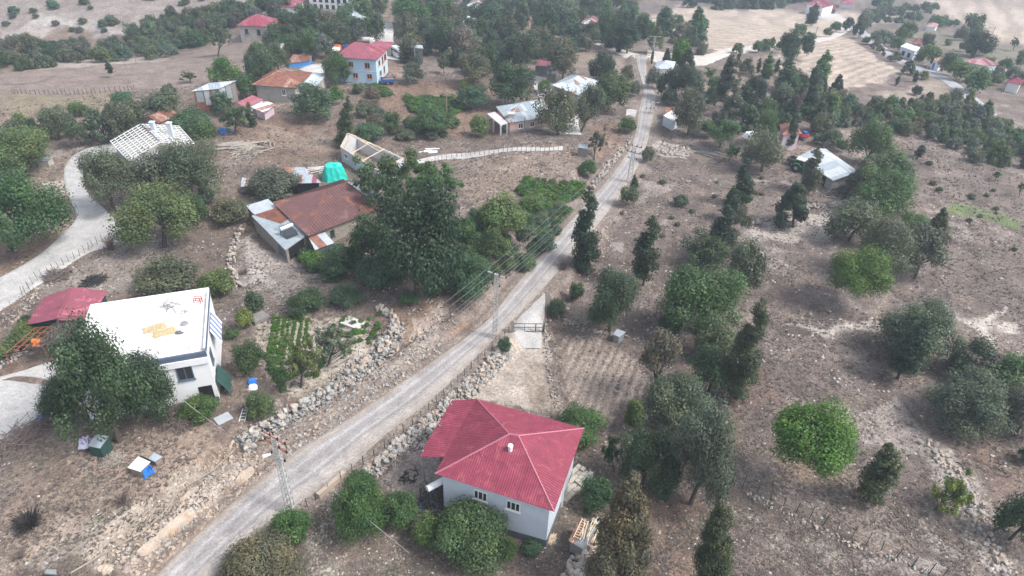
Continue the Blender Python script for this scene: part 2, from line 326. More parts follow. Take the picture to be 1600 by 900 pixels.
# colour, blend, stones, flecks, jitter metres, photo outline of the patch on the ground
PAINT = [
 (TAN, .75, .3, .2, 2.5, [(0, 150), (170, 145), (300, 165), (0, 205)]), ((.25, .23, .15), .6, .1, .2, 1.5, [(0, 148), (175, 146), (165, 172), (0, 180)]),
 ((.31, .26, .235), .7, .3, .3, 3, [(0, 110), (250, 95), (340, 60), (420, 60), (400, 110), (330, 140), (190, 145), (0, 148)]),
 ((.35, .32, .31), .75, .3, .3, 4, [(-40, -30), (420, -30), (390, 10), (210, 60), (60, 45), (-40, 60)]),
 ((.50, .48, .46), .6, .5, .1, 2, [(0, 60), (60, 20), (190, 40), (200, 55), (100, 40), (30, 70)]),
 (PALE, .6, .6, .1, 2, [(20, 105), (60, 95), (250, 88), (260, 95), (60, 108)]),
 (STRAW, .9, .1, .1, 2, [(1060, 10), (1440, 20), (1310, 45), (1290, 60), (1130, 85), (1060, 60), (1000, 35)]),
 (STRAW, .9, .1, .1, 2, [(1205, 100), (1225, 75), (1325, 55), (1345, 75), (1410, 115), (1330, 140), (1260, 130)]),
 ((.42, .36, .30), .9, .1, .1, 3, [(1400, -40), (1700, -40), (1700, 120), (1560, 60)]), (STRAW, .9, .1, .1, 3, [(1450, -5), (1700, 25), (1700, 100), (1560, 65)]),
 ((.20, .23, .14), .5, .1, .2, 2, [(1350, 0), (1420, 5), (1450, 20), (1400, 30)]), ((.24, .26, .18), .5, .1, .2, 3, [(1400, 40), (1600, 80), (1600, 125), (1450, 70)]),
 ((.40, .34, .29), .8, .4, .2, 2, [(1370, 150), (1470, 120), (1500, 150), (1420, 165)]), (TAN, .6, .5, .3, 2, [(1130, 95), (1200, 85), (1240, 150), (1130, 150)]),
 (TAN, .6, .2, .1, 2, [(890, 65), (990, 95), (980, 115), (890, 100)]), (RSOIL, .5, .2, .2, 2, [(790, 10), (850, 15), (850, 45), (790, 40)]),
 (RSOIL, .35, .2, .3, 2, [(400, 170), (520, 190), (540, 240), (430, 260), (350, 250), (370, 200)]), (TAN, .5, .3, .2, 2, [(400, 195), (500, 210), (520, 235), (400, 230)]),
 (RSOIL, .5, .2, .3, 2, [(560, 130), (770, 130), (770, 220), (560, 180)]), (RSOIL, .5, .1, .2, 1.5, [(605, 80), (628, 90), (625, 130), (600, 130)]),
 (TAN, .6, .3, .3, 2, [(720, 235), (920, 235), (900, 275), (740, 330), (720, 300)]), (RSOIL, .4, .1, .2, 1.5, [(930, 190), (985, 195), (975, 235), (930, 240)]),
 (GREYS, .6, .5, .2, 1.5, [(370, 370), (440, 400), (520, 420), (480, 470), (370, 460)]), (PALE, .5, .6, .1, 1.5, [(380, 365), (430, 400), (440, 440), (390, 440)]),
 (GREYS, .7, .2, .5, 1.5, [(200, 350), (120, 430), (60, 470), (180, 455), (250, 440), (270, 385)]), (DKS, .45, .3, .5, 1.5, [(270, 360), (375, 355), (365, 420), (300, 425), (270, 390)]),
 (TAN, .6, .5, .2, 1.5, [(30, 265), (105, 250), (105, 300), (120, 350), (90, 380), (40, 300)]), (PALE, .7, .5, .1, 1, [(60, 290), (105, 282), (110, 305), (70, 312)]),
 (RSOIL, .45, .2, .1, 1.5, [(0, 385), (90, 345), (100, 380), (0, 440)]), (TAN, .7, .5, .2, 2, [(100, 690), (400, 690), (250, 830), (200, 900), (0, 900), (0, 740)]),
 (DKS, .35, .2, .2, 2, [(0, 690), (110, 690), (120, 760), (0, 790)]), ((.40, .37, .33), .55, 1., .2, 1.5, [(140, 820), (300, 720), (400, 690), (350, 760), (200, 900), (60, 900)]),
 (PALE, .7, .7, .1, 1, [(215, 850), (300, 790), (395, 700), (400, 720), (330, 790), (250, 860)]), (ORANGE := (.50, .24, .12), .6, .1, .1, .5, [(228, 895), (340, 800), (345, 806), (240, 900)]), (ORANGE, .75, .1, .1, .4, [(697, 530), (730, 502), (735, 507), (705, 535)]),
 ((.46, .42, .35), .8, .2, .2, 1, [(405, 495), (480, 495), (600, 500), (615, 530), (520, 620), (440, 620), (400, 560)]), ((.48, .44, .39), .7, .3, .2, 1, [(430, 540), (520, 500), (600, 495), (560, 560), (480, 600)]),
 (RSOIL, .45, .5, .3, 1.5, [(620, 470), (700, 460), (700, 510), (640, 560), (610, 530)]), (PALE, .5, .8, .1, 1, [(640, 500), (700, 480), (700, 530), (600, 600), (560, 620), (620, 560)]),
 ((.50, .45, .40), .85, .2, .1, 1, [(790, 520), (850, 520), (870, 640), (720, 620)]), ((.32, .27, .22), .7, .2, .5, 1, [(820, 560), (855, 560), (875, 650), (820, 640)]),
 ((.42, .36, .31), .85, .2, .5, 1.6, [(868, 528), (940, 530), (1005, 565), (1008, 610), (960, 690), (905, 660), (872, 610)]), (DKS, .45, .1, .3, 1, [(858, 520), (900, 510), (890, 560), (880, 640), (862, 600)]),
 ((.38, .34, .31), .8, .4, .2, 1, [(590, 735), (680, 670), (700, 700), (690, 760), (640, 800), (600, 770)]), ((.38, .38, .32), .8, .2, .2, 1, [(500, 800), (530, 790), (525, 860), (560, 900), (490, 900)]),
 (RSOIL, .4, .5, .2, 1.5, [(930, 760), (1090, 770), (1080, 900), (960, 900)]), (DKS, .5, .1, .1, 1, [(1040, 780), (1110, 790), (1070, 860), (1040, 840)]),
 (PALE, .7, .9, .1, 1.5, [(1170, 350), (1310, 330), (1310, 360), (1240, 380), (1180, 380)]), (PALE, .75, .5, .1, 1, [(1215, 508), (1290, 512), (1370, 505), (1390, 520), (1280, 522)]),
 (PALE, .8, .5, .1, 1, [(1480, 480), (1510, 510), (1550, 540), (1570, 480), (1520, 505), (1495, 485)]), (PALE, .7, .4, .1, 1, [(1560, 505), (1600, 510), (1600, 525), (1570, 525)]),
 (PALE, .5, .9, .1, 1.5, [(1300, 640), (1400, 625), (1500, 720), (1440, 720), (1340, 680)]), (PALE, .6, 1., .1, 1.2, [(1440, 690), (1480, 700), (1560, 800), (1580, 900), (1540, 900), (1500, 800)]), (RSOIL, .25, .3, .2, 2, [(1500, 700), (1600, 690), (1600, 820), (1560, 790)]),
 (PALE, .7, .5, .1, .8, [(1020, 228), (1035, 220), (1075, 235), (1070, 248), (1040, 245)]), (PALE, .45, .7, .2, 1, [(1005, 285), (1060, 285), (1050, 300), (1000, 320)]), (PALE, .5, .7, .1, .7, [(955, 375), (975, 375), (968, 395), (955, 390)]),
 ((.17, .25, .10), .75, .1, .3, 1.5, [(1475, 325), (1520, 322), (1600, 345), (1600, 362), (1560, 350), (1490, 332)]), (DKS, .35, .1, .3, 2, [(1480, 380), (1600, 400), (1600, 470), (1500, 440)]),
 (TAN, .6, .4, .2, 1, [(1310, 205), (1400, 215), (1430, 230), (1330, 250)]), (TAN, .7, .2, .1, 1, [(1235, 225), (1290, 230), (1250, 250), (1225, 245)]), (RSOIL, .3, .2, .3, 2, [(1080, 580), (1180, 560), (1250, 620), (1160, 660)]),
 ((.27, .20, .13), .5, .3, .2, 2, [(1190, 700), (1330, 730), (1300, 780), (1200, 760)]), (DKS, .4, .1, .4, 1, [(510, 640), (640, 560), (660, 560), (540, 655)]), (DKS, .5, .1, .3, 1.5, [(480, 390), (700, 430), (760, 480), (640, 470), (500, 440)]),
]
LINES = [([(1390, 455), (1372, 490), (1368, 510), (1390, 540)], .5, (.42, .35, .30), .7), ([(1205, 560), (1250, 540), (1290, 505)], .45, (.45, .39, .35), .6), ([(1110, 480), (1180, 490), (1215, 470)], .4, (.42, .37, .33), .5), ([(1420, 570), (1450, 610), (1470, 640)], .5, (.42, .34, .29), .6),
 ([(1480, 335), (1540, 358), (1600, 385)], .7, (.16, .13, .11), .6), ([(1395, 205), (1440, 215), (1500, 240), (1600, 275)], 1.2, (.44, .38, .34), .5), ([(1320, 205), (1340, 225), (1345, 250), (1300, 232)], 1.6, (.45, .40, .35), .7), ([(1440, 590), (1500, 700), (1590, 860)], .5, (.40, .34, .30), .5),
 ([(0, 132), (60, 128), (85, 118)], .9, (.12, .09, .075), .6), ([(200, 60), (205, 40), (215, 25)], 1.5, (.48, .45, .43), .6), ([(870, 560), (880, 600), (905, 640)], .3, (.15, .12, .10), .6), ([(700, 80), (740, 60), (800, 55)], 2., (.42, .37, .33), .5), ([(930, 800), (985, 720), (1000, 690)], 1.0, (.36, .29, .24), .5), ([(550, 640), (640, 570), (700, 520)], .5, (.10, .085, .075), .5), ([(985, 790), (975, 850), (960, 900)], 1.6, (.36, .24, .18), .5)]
def build_ground():
    nr, nc = 800, 680
    r = 16*np.exp(np.linspace(0, math.log(300/16), nr)); r = np.concatenate([r, 300*np.exp(np.linspace(0, math.log(12), 50))[1:]])
    a = np.linspace(math.radians(-62), math.radians(62), nc); R, A = np.meshgrid(r, a, indexing='ij')
    x = (R*np.sin(A)).ravel(); y = (R*np.cos(A)).ravel(); z = hs_v(x, y)
    base = np.outer(ss(-60, 60, x), MAUVE)+np.outer(1-ss(-60, 60, x), SOIL)
    mix = np.zeros((len(x), 3)); mix[:, 0] = .2*ss(.45, .7, fbm(x, y, 12, 3, 40)); mix[:, 1] = .8
    n1 = fbm(x, y, 22, 4, 5); n2 = fbm(x, y, 5, 4, 6); n3 = fbm(x, y, 1.4, 3, 8)
    def lay(c, al):
        nonlocal base; base = base*(1-al[:, None])+np.array(c)*al[:, None]
    lay((.33, .285, .265), .55*ss(.52, .72, n1)); lay(DKS, .45*ss(.56, .75, n2)*ss(.4, .6, 1-n1))
    n4 = fbm(x, y, 2.4, 4, 61); lay((.105, .085, .078), .55*ss(.53, .66, n4)); lay((.36, .32, .30), .45*ss(.56, .70, fbm(x, y, 3.3, 4, 62)))
    lay(PALE, .5*ss(.64, .72, fbm(x, y, 8, 5, 21))*ss(.45, .6, n3)); lay(TAN, .35*ss(.5, .65, fbm(x, y, 3.5, 3, 22)))
    jx = (fbm(x, y, 4, 4, 30)-.5); jy = (fbm(x, y, 4, 4, 33)-.5)
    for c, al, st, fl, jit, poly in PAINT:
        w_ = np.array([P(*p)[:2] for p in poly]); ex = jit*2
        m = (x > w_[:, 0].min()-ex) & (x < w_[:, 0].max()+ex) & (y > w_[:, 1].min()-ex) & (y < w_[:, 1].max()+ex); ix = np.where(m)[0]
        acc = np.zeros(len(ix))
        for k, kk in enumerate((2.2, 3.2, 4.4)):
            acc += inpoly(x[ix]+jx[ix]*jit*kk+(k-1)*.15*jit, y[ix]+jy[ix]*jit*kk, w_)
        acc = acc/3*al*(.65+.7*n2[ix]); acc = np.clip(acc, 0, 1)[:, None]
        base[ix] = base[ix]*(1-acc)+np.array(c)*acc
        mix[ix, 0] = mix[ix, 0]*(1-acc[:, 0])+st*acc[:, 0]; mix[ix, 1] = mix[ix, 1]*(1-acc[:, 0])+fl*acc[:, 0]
    for pl_, w_, c, al in LINES:
        cc = smooth([P(*p)[:2] for p in pl_], 24); best = np.full(len(x), 99.)
        for i in range(23):
            a_, b_ = cc[i], cc[i+1]; d_ = b_-a_; L2 = d_@d_+1e-9; m = (np.abs(x-a_[0]) < 12) & (np.abs(y-a_[1]) < 12); ix = np.where(m)[0]
            t = np.clip(((x[ix]-a_[0])*d_[0]+(y[ix]-a_[1])*d_[1])/L2, 0, 1); best[ix] = np.minimum(best[ix], np.hypot(x[ix]-a_[0]-t*d_[0], y[ix]-a_[1]-t*d_[1]))
        f = al*(1-ss(w_*.35, w_*.8, best+(n3-.5)*w_*.8))*(.6+.6*n3); lay(c, np.clip(f, 0, 1))
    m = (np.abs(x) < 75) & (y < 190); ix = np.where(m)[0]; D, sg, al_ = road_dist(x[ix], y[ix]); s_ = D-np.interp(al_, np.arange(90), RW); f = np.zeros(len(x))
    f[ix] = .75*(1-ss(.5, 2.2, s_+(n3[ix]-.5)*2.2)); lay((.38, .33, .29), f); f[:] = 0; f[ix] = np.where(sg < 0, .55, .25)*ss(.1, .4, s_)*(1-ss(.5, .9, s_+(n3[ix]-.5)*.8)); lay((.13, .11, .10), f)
    base = base*np.array([1.0, .968, .945]); base = base*(.80)
    # furrows: real ridges of earth in the ploughed plots and mowing lines in the fields
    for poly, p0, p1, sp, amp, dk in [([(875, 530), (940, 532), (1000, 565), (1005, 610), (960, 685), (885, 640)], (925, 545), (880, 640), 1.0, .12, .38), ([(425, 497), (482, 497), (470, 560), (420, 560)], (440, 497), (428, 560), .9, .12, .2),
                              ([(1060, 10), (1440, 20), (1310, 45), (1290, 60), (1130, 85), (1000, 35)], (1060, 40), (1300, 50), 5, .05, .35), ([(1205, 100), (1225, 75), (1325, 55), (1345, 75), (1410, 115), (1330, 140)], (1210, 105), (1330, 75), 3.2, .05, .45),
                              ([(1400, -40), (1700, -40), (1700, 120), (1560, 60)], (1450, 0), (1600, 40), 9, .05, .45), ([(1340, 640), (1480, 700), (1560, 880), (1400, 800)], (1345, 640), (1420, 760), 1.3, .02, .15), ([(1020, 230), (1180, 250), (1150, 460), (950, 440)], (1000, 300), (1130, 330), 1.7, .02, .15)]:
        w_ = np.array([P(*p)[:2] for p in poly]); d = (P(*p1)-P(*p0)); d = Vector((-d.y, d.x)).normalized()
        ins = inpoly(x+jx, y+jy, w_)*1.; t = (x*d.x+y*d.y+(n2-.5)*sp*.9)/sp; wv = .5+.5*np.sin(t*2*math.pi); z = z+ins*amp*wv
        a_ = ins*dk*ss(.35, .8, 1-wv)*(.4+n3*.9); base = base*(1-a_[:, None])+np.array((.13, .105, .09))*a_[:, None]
    z = z+(n3-.5)*.10
    g = np.arange((nr+49)*nc).reshape(nr+49, nc); q = np.stack([g[:-1, :-1], g[:-1, 1:], g[1:, 1:], g[1:, :-1]], -1).reshape(-1, 4)[:, ::-1]
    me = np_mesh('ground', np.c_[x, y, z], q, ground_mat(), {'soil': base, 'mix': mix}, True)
    tag(inst('ground', me), 'dry brown village ground with pale rock patches and stubble fields', kind='structure')
build_ground()
def ribbon(name, L, R, mat, dz, label, n=120, m=8, kind='structure', thick=False):
    l = smooth([P(*p)[:2] for p in L], n); r = smooth([P(*p)[:2] for p in R], n); V = []; UV = []
    s = np.concatenate([[0], np.cumsum(np.linalg.norm(np.diff((l+r)/2, axis=0), axis=1))])
    for i in range(n):
        for k in range(m+1):
            u = k/m; p = l[i]*(1-u)+r[i]*u
            e = 1 if 0 < k < m else -1.2
            V.append((p[0], p[1], h(p[0], p[1])+(dz if e > 0 else -.03))); UV.append((u, s[i]))
    g = np.arange(n*(m+1)).reshape(n, m+1); q = np.stack([g[:-1, :-1], g[:-1, 1:], g[1:, 1:], g[1:, :-1]], -1).reshape(-1, 4)
    me = np_mesh(name, np.array(V), q, mat, None, True); uvl = me.uv_layers.new(name='UVMap'); UV = np.array(UV)[q.ravel()]; uvl.data.foreach_set('uv', UV.astype(np.float32).ravel())
    return tag(inst(name, me), label, kind=kind)
ribbon('road', RL, RR, ROADM, .16, 'worn grey chip seal village road with pale wheel tracks', 320, 16)
ribbon('path', [(-10, 438), (60, 398), (100, 362), (118, 340), (108, 310), (100, 285), (101, 260), (118, 240), (150, 228), (200, 218)], [(-10, 496), (70, 440), (140, 395), (200, 372), (172, 335), (140, 305), (130, 280), (134, 262), (160, 246), (200, 232)], PATHM, .14, 'pale paved path curving up past the unfinished roof frame', 140, 14)
ribbon('dirt_track', [(1012, 78), (1060, 84), (1100, 85), (1140, 74), (1200, 68), (1260, 62), (1300, 52), (1312, 42), (1305, 32), (1285, 22)], [(1010, 92), (1050, 100), (1095, 104), (1140, 88), (1200, 78), (1265, 70), (1310, 58), (1330, 44), (1322, 30), (1300, 20)], TRACKM, .14, 'cream dirt track running right from the junction to the red roofed house', 120, 6)
ribbon('dirt_track', [(1011, 86), (975, 78), (930, 62), (890, 52), (880, 46), (870, 42)], [(992, 92), (960, 82), (925, 68), (885, 60), (868, 50), (862, 45)], TRACKM, .14, 'narrow dirt track leading left from the junction to the little red house', 60, 5)
ribbon('road', [(1325, 30), (1352, 48), (1375, 66), (1400, 86), (1430, 100), (1470, 114), (1500, 132), (1530, 155), (1560, 180)], [(1316, 34), (1340, 52), (1363, 72), (1390, 92), (1425, 108), (1465, 122), (1488, 138), (1515, 160), (1540, 185)], FARROADM, .14, 'narrow grey asphalt lane descending at the upper right beside the hedge', 80, 5)
ribbon('path', [(1552, 110), (1580, 108), (1610, 106)], [(1552, 115), (1580, 113), (1610, 111)], TRACKM, .12, 'short pale path beyond the long pink roofed house', 20, 4)
ribbon('road', [(592, 36), (588, 48), (590, 62), (600, 80), (600, 92)], [(614, 36), (616, 48), (616, 66), (640, 84), (632, 96)], YARDM, .14, 'pale concrete street beside the white minibus', 40, 6)
ribbon('yard', [(672, 50), (690, 62), (700, 70)], [(665, 60), (680, 72), (695, 80)], YARDM, .12, 'small pale yard under the big trees above the gardens', 20, 4)
ribbon('path', [(650, 250), (700, 240), (760, 235), (840, 230), (880, 228)], [(655, 256), (700, 249), (770, 241), (840, 236), (880, 235)], YARDM, .12, 'pale track along the stake fence above the brown field', 80, 5)
ribbon('yard', [(880, 210), (890, 190), (900, 175)], [(912, 212), (905, 192), (912, 178)], YARDM, .12, 'pale yard beside the pink house below the two olive trees', 30, 5)
ribbon('yard', [(830, 118), (833, 135), (842, 152)], [(868, 125), (862, 140), (862, 155)], YARDM, .12, 'pale yard between the pink house and the rust streaked roof', 30, 5)
ribbon('path', [(992, 184), (984, 180), (978, 181)], [(996, 172), (988, 170), (979, 170)], YARDM, .18, 'short concrete driveway left of the road by the oleander', 16, 4)
ribbon('driveway', [(852, 458), (853, 480), (849, 518), (845, 545)], [(830, 478), (812, 495), (801, 519), (818, 545)], PATHM, .1, 'pale concrete driveway running through the metal gate', 50, 8)
ribbon('courtyard', [(160, 525), (90, 560), (0, 590), (-20, 605)], [(190, 610), (120, 600), (30, 588), (-20, 606)], YARDM, .12, 'smooth concrete yard between the pergola and the paved yard', 40, 12)
ribbon('courtyard', [(-60, 590), (0, 592), (70, 602), (150, 625)], [(-60, 740), (0, 700), (60, 655), (140, 640)], PATHM, .10, 'interlocking paved yard at the lower left edge', 60, 14)
ribbon('yard', [(463, 110), (483, 101), (505, 99)], [(488, 116), (498, 115), (513, 113)], YARDM, .3, 'pale concrete terrace beside the rust roofed house', 30, 5)
ribbon('yard', [(405, 75), (425, 64), (445, 48)], [(412, 85), (440, 76), (452, 56)], YARDM, .12, 'grey concrete ramp below the grey house with the red hip roof', 30, 5)
ribbon('yard', [(1255, 24), (1285, 20), (1305, 20)], [(1300, 32), (1310, 30), (1318, 26)], YARDM, .13, 'pale yard in front of the far red roofed house', 30, 5)

# ------------------------------------------------------------------ vegetation meshes
def leaf_cloud(centres, radii, counts, leaf, seed, up=.35, flat=1., tintv=.22, shell=.55):
    g = np.random.default_rng(seed); PV = []; TI = []
    for c, r, n, in zip(centres, radii, counts):
        d = g.normal(size=(n, 3)); d /= np.linalg.norm(d, axis=1)[:, None]; d[:, 2] *= flat
        rad = r*(shell+(1-shell)*g.random(n)**.6)*(1+.18*g.normal(size=n)); p = np.array(c)+d*rad[:, None]
        nn = d+np.array([0, 0, up])+.42*g.normal(size=(n, 3)); nn /= np.linalg.norm(nn, axis=1)[:, None]
        t = np.cross(nn, g.normal(size=(n, 3))); t /= np.linalg.norm(t, axis=1)[:, None]; b = np.cross(nn, t)
        s = leaf*(.6+.8*g.random(n))[:, None]; bb = b*s*.62; tt = t*s
        PV.append(np.stack([p-tt, p+bb, p+tt, p-bb], 1)); ct = 1+tintv*(g.random()-.5)*1.6
        ti = ct*(1+tintv*(g.random(n)-.5)*1.8); hue = 1+.18*(g.random()-.5)
        TI.append(np.stack([ti*hue, ti, ti*(2-hue)*.97], -1))
    V = np.concatenate(PV).reshape(-1, 3); T = np.repeat(np.concatenate(TI), 4, axis=0); Q = np.arange(len(V)).reshape(-1, 4)
    return V, Q, T
def crown(kind, seed, n):
    g = np.random.default_rng(seed); C = []; R = []
    if kind in ('round', 'lobed', 'bush', 'airy'):
        k = {'round': 46, 'lobed': 34, 'bush': 34, 'airy': 44}[kind]; rr = {'round': .27, 'lobed': .31, 'bush': .33, 'airy': .17}[kind]
        while len(C) < k:
            d = g.normal(size=3); d /= np.linalg.norm(d)
            if kind == 'bush' and d[2] < -.25: continue
            if kind != 'bush' and d[2] < -.75: continue
            am = .45 if kind in ('round', 'bush') else 1.; big = 1+am*.17*math.sin(3*math.atan2(d[1], d[0])+seed)+am*.12*math.sin(5*math.atan2(d[1], d[0])+2*seed+3*d[2])+am*.1*math.sin(7*d[2]+seed)
            f = (.55+.27*g.random()) if kind != 'airy' else (.35+.6*g.random())
            if g.random() < .2: f *= .6
            r = rr*(.7+.7*g.random()); C.append(d*f*big*(1-r*.15)); R.append(r)
    elif kind == 'cyp':
        z = -1.; ax = 0.; ay = 0.
        while z < 1.02:
            t = (z+1)/2; env = (.66+.6*t) if t < .3 else max(.22, (1.03-t)**.5*1.0); wob = .75+.45*g.random()
            for j in range(3):
                th = g.random()*6.28; C.append(np.array([ax+math.cos(th)*env*.42*wob, ay+math.sin(th)*env*.42*wob, z+g.random()*.06])); R.append(env*.50*wob)
            ax += (g.random()-.5)*.15; ay += (g.random()-.5)*.15; z += .105*(.7+.6*g.random())
    elif kind == 'cone':
        for j in range(46):
            t = g.random()**.8; th = g.random()*6.28; env = (1-t)**.75*.78+.1; C.append(np.array([math.cos(th)*env*.72, math.sin(th)*env*.72, -1+2*t])); R.append(.13+.2*(1-t))
    R = np.array(R); C = np.array(C); cnt = np.maximum(3, (n*R**2/np.sum(R**2)).astype(int)); leaf = {'round': .042, 'lobed': .045, 'bush': .052, 'airy': .042, 'cyp': .06, 'cone': .048}[kind]*math.sqrt(11000/n)*(.78 if kind not in ('cyp', 'cone') else 1.)
    if kind == 'cyp':                                # unit z is much longer than unit x: squash clumps along z
        V, Q, T = leaf_cloud(C, R, cnt, leaf, seed+5, up=.2, flat=.30, shell=.5, tintv=.3)
        mid = V.reshape(-1, 4, 3).mean(1, keepdims=True); loc = V.reshape(-1, 4, 3)-mid; loc[:, :, 2] *= .35; V = (mid+loc).reshape(-1, 3)
    else: V, Q, T = leaf_cloud(C, R, cnt, leaf, seed+5, shell=.45 if kind != 'airy' else .2, tintv=.34)
    V = V/np.array([max(1e-6, np.percentile(np.abs(V[:, 0]), 99.5)), np.percentile(np.abs(V[:, 1]), 99.5), np.percentile(np.abs(V[:, 2]), 99.5)])
    return np_mesh('crown_'+kind, V, Q, LEAF, {'tint': T}), C
def trunk_mesh(seed, limbs, mat, spread=.75):
    # z=0 base, z=1 crown centre; x,y in crown radii
    g = random.Random(seed); mb = MB(); bx, by = g.uniform(-.08, .08), g.uniform(-.08, .08)
    mb.tube([(0, 0, -.12), (0, 0, .05), (bx*.5, by*.5, .35), (bx, by, .62), (bx*1.3, by*1.3, 1.15)], .085, .03, 7)
    for i in range(limbs):
        a = 6.283*i/limbs+g.uniform(-.4, .4); z0 = g.uniform(.4, .75); e = spread*g.uniform(.6, 1)
        p1 = (bx+math.cos(a)*e*.45, by+math.sin(a)*e*.45, z0+.22); p2 = (bx+math.cos(a)*e*.8, by+math.sin(a)*e*.8, z0+g.uniform(.4, .65))
        mb.tube([(bx, by, z0), p1, p2], .035, .012, 5)
        for j in range(2):
            b = a+g.uniform(-.9, .9); mb.tube([p1, (p1[0]+math.cos(b)*.25, p1[1]+math.sin(b)*.25, p1[2]+g.uniform(.1, .35))], .014, .006, 4)
    return mb.mesh('trunk', mat)
CR = {}
def get_crown(kind, size, i):
    n = {'L': 16000, 'M': 6500, 'S': 2400, 'T': 800}[size]*(.55 if kind == 'airy' else 1.6 if kind in ('cyp', 'cone') else 1.5 if kind == 'bush' else 1.1); i = i % {'L': 4, 'M': 6, 'S': 5, 'T': 4}[size]; key = (kind, size, i)
    if key not in CR: CR[key] = crown(kind, 100+i*13+len(kind)*7, n)[0]
    return CR[key]
TRUNKS = [trunk_mesh(s, 5, BARK) for s in (1, 2, 3, 4)]; TRUNKC = [trunk_mesh(s, 0, BARK) for s in (5, 6)]
# foliage colours (albedo)
FC = {'oak': (0.062, 0.098, 0.052), 'dark': (0.034, 0.064, 0.038), 'olive': (0.118, 0.142, 0.09), 'grey': (0.15, 0.18, 0.135), 'mid': (0.076, 0.135, 0.05), 'bright': (0.085, 0.175, 0.03), 'light': (0.12, 0.17, 0.065), 'yellow': (0.176, 0.209, 0.058), 'cyp': (0.042, 0.07, 0.038), 'cypw': (0.082, 0.1, 0.05), 'brown': (0.15, 0.14, 0.095), 'fig': (0.078, 0.135, 0.075), 'mauve': (0.19, 0.155, 0.15), 'haze': (0.12, 0.16, 0.105)}
_tc = 0
def tree(kind, box, colr, label, base=None, group=None, cat='tree', name=None, tl=None):
    """one tree: trunk and crown; box is the crown's outline in the photo, base its foot"""
    global _tc; _tc += 1; rg = random.Random(_tc*7+3); x0, y0, x1, y1 = box; cx, cy = (x0+x1)/2, (y0+y1)/2
    wpx, hpx = x1-x0, y1-y0; name = name or {'cyp': 'cypress_tree', 'cone': 'conifer_tree', 'bush': 'bush'}.get(kind, 'broadleaf_tree')
    tlf = tl if tl is not None else {'cyp': .06, 'cone': .08, 'bush': 0., 'airy': .35}.get(kind, .12)
    g = G(cx, y1)
    for it in range(4):
        m = mpp(g+Vector((0, 0, 3))); W = wpx*m; dv = ray(cx, cy).normalized(); th = math.asin(-dv.z)
        Hc = math.sqrt(max((hpx*m)**2-(W*math.sin(th))**2*(.8 if kind in ('cyp', 'cone') else 1), 0))/math.cos(th); Hc = max(Hc, W*(.72 if kind != 'bush' else .6))
        if kind == 'bush': Hc = min(Hc, W*1.3)
        t_l = tlf*Hc; zc = t_l+Hc*(.5 if kind != 'bush' else .42)
        if base: g = G(*base); r = ray(cx, cy); k = (g.y)/r.y; c = Vector((r.x*k, r.y*k, CAMH+r.z*k)); zc = c.z-g.z; off = c.x-g.x
        else: c = P(cx, cy, zc); g = Vector((c.x, c.y, h(c.x, c.y))); off = 0
    size = 'L' if wpx*hpx > 6500 else 'M' if wpx*hpx > 1500 else 'S' if wpx*hpx > 380 else 'T'
    rz = rg.uniform(0, 6.28) if not base else rg.choice((0, 3.1416))
    t = empty(name, g, label, cat, group); col_ = tuple(v*rg.uniform(.9, 1.1) for v in FC[colr]); lean = 0
    cr = inst('crown', get_crown(kind, size, rg.randrange(9)), (off, 0, zc), (0, 0, rz), (W/2*rg.uniform(.95, 1.06), W/2*rg.uniform(.92, 1.08), Hc/2), t, col_)
    if kind == 'cyp' and abs(off) > .3: cr.rotation_euler = (0, math.atan2(off, zc)*1.0, 0)
    if kind != 'bush' and (size in 'LM' or tlf > .25):
        tm = (TRUNKC if kind in ('cyp', 'cone') else TRUNKS)[_tc % 2]; s = W/2*(1 if kind not in ('cyp', 'cone') else 1.2)
        o = inst('trunk', tm, (0, 0, 0), (0, math.atan2(off, zc), 0), (s, s, math.hypot(zc, off)), t)
        if kind not in ('cyp', 'cone') and not base: o.rotation_euler = (0, 0, rz)
    return t
CW = {'olive': 'grey green', 'haze': 'dusty green', 'oak': 'dark green', 'mid': 'mid green', 'light': 'pale green', 'bright': 'bright green', 'cyp': 'blackish', 'brown': 'brownish', 'fig': 'bluish green', 'dark': 'deep green'}
KW = {'round': 'rounded', 'lobed': 'lobed', 'cone': 'pointed', 'cyp': 'columnar', 'bush': 'low'}
def scatter_label(label, c, kd, xs_, W):
    tail = ' '.join(w_ for w_ in label.split() if w_ not in ('dull', 'grey', 'green', 'young', 'dark', 'small', 'scattered', 'low', 'bushy', 'leafy', 'dry', 'pale') or label.split().index(w_) > 2)
    return ' '.join((CW[c]+' '+KW[kd]+' '+tail).split()[:13])+(', left part', ', middle part', ', right part')[min(2, int(xs_*3))]
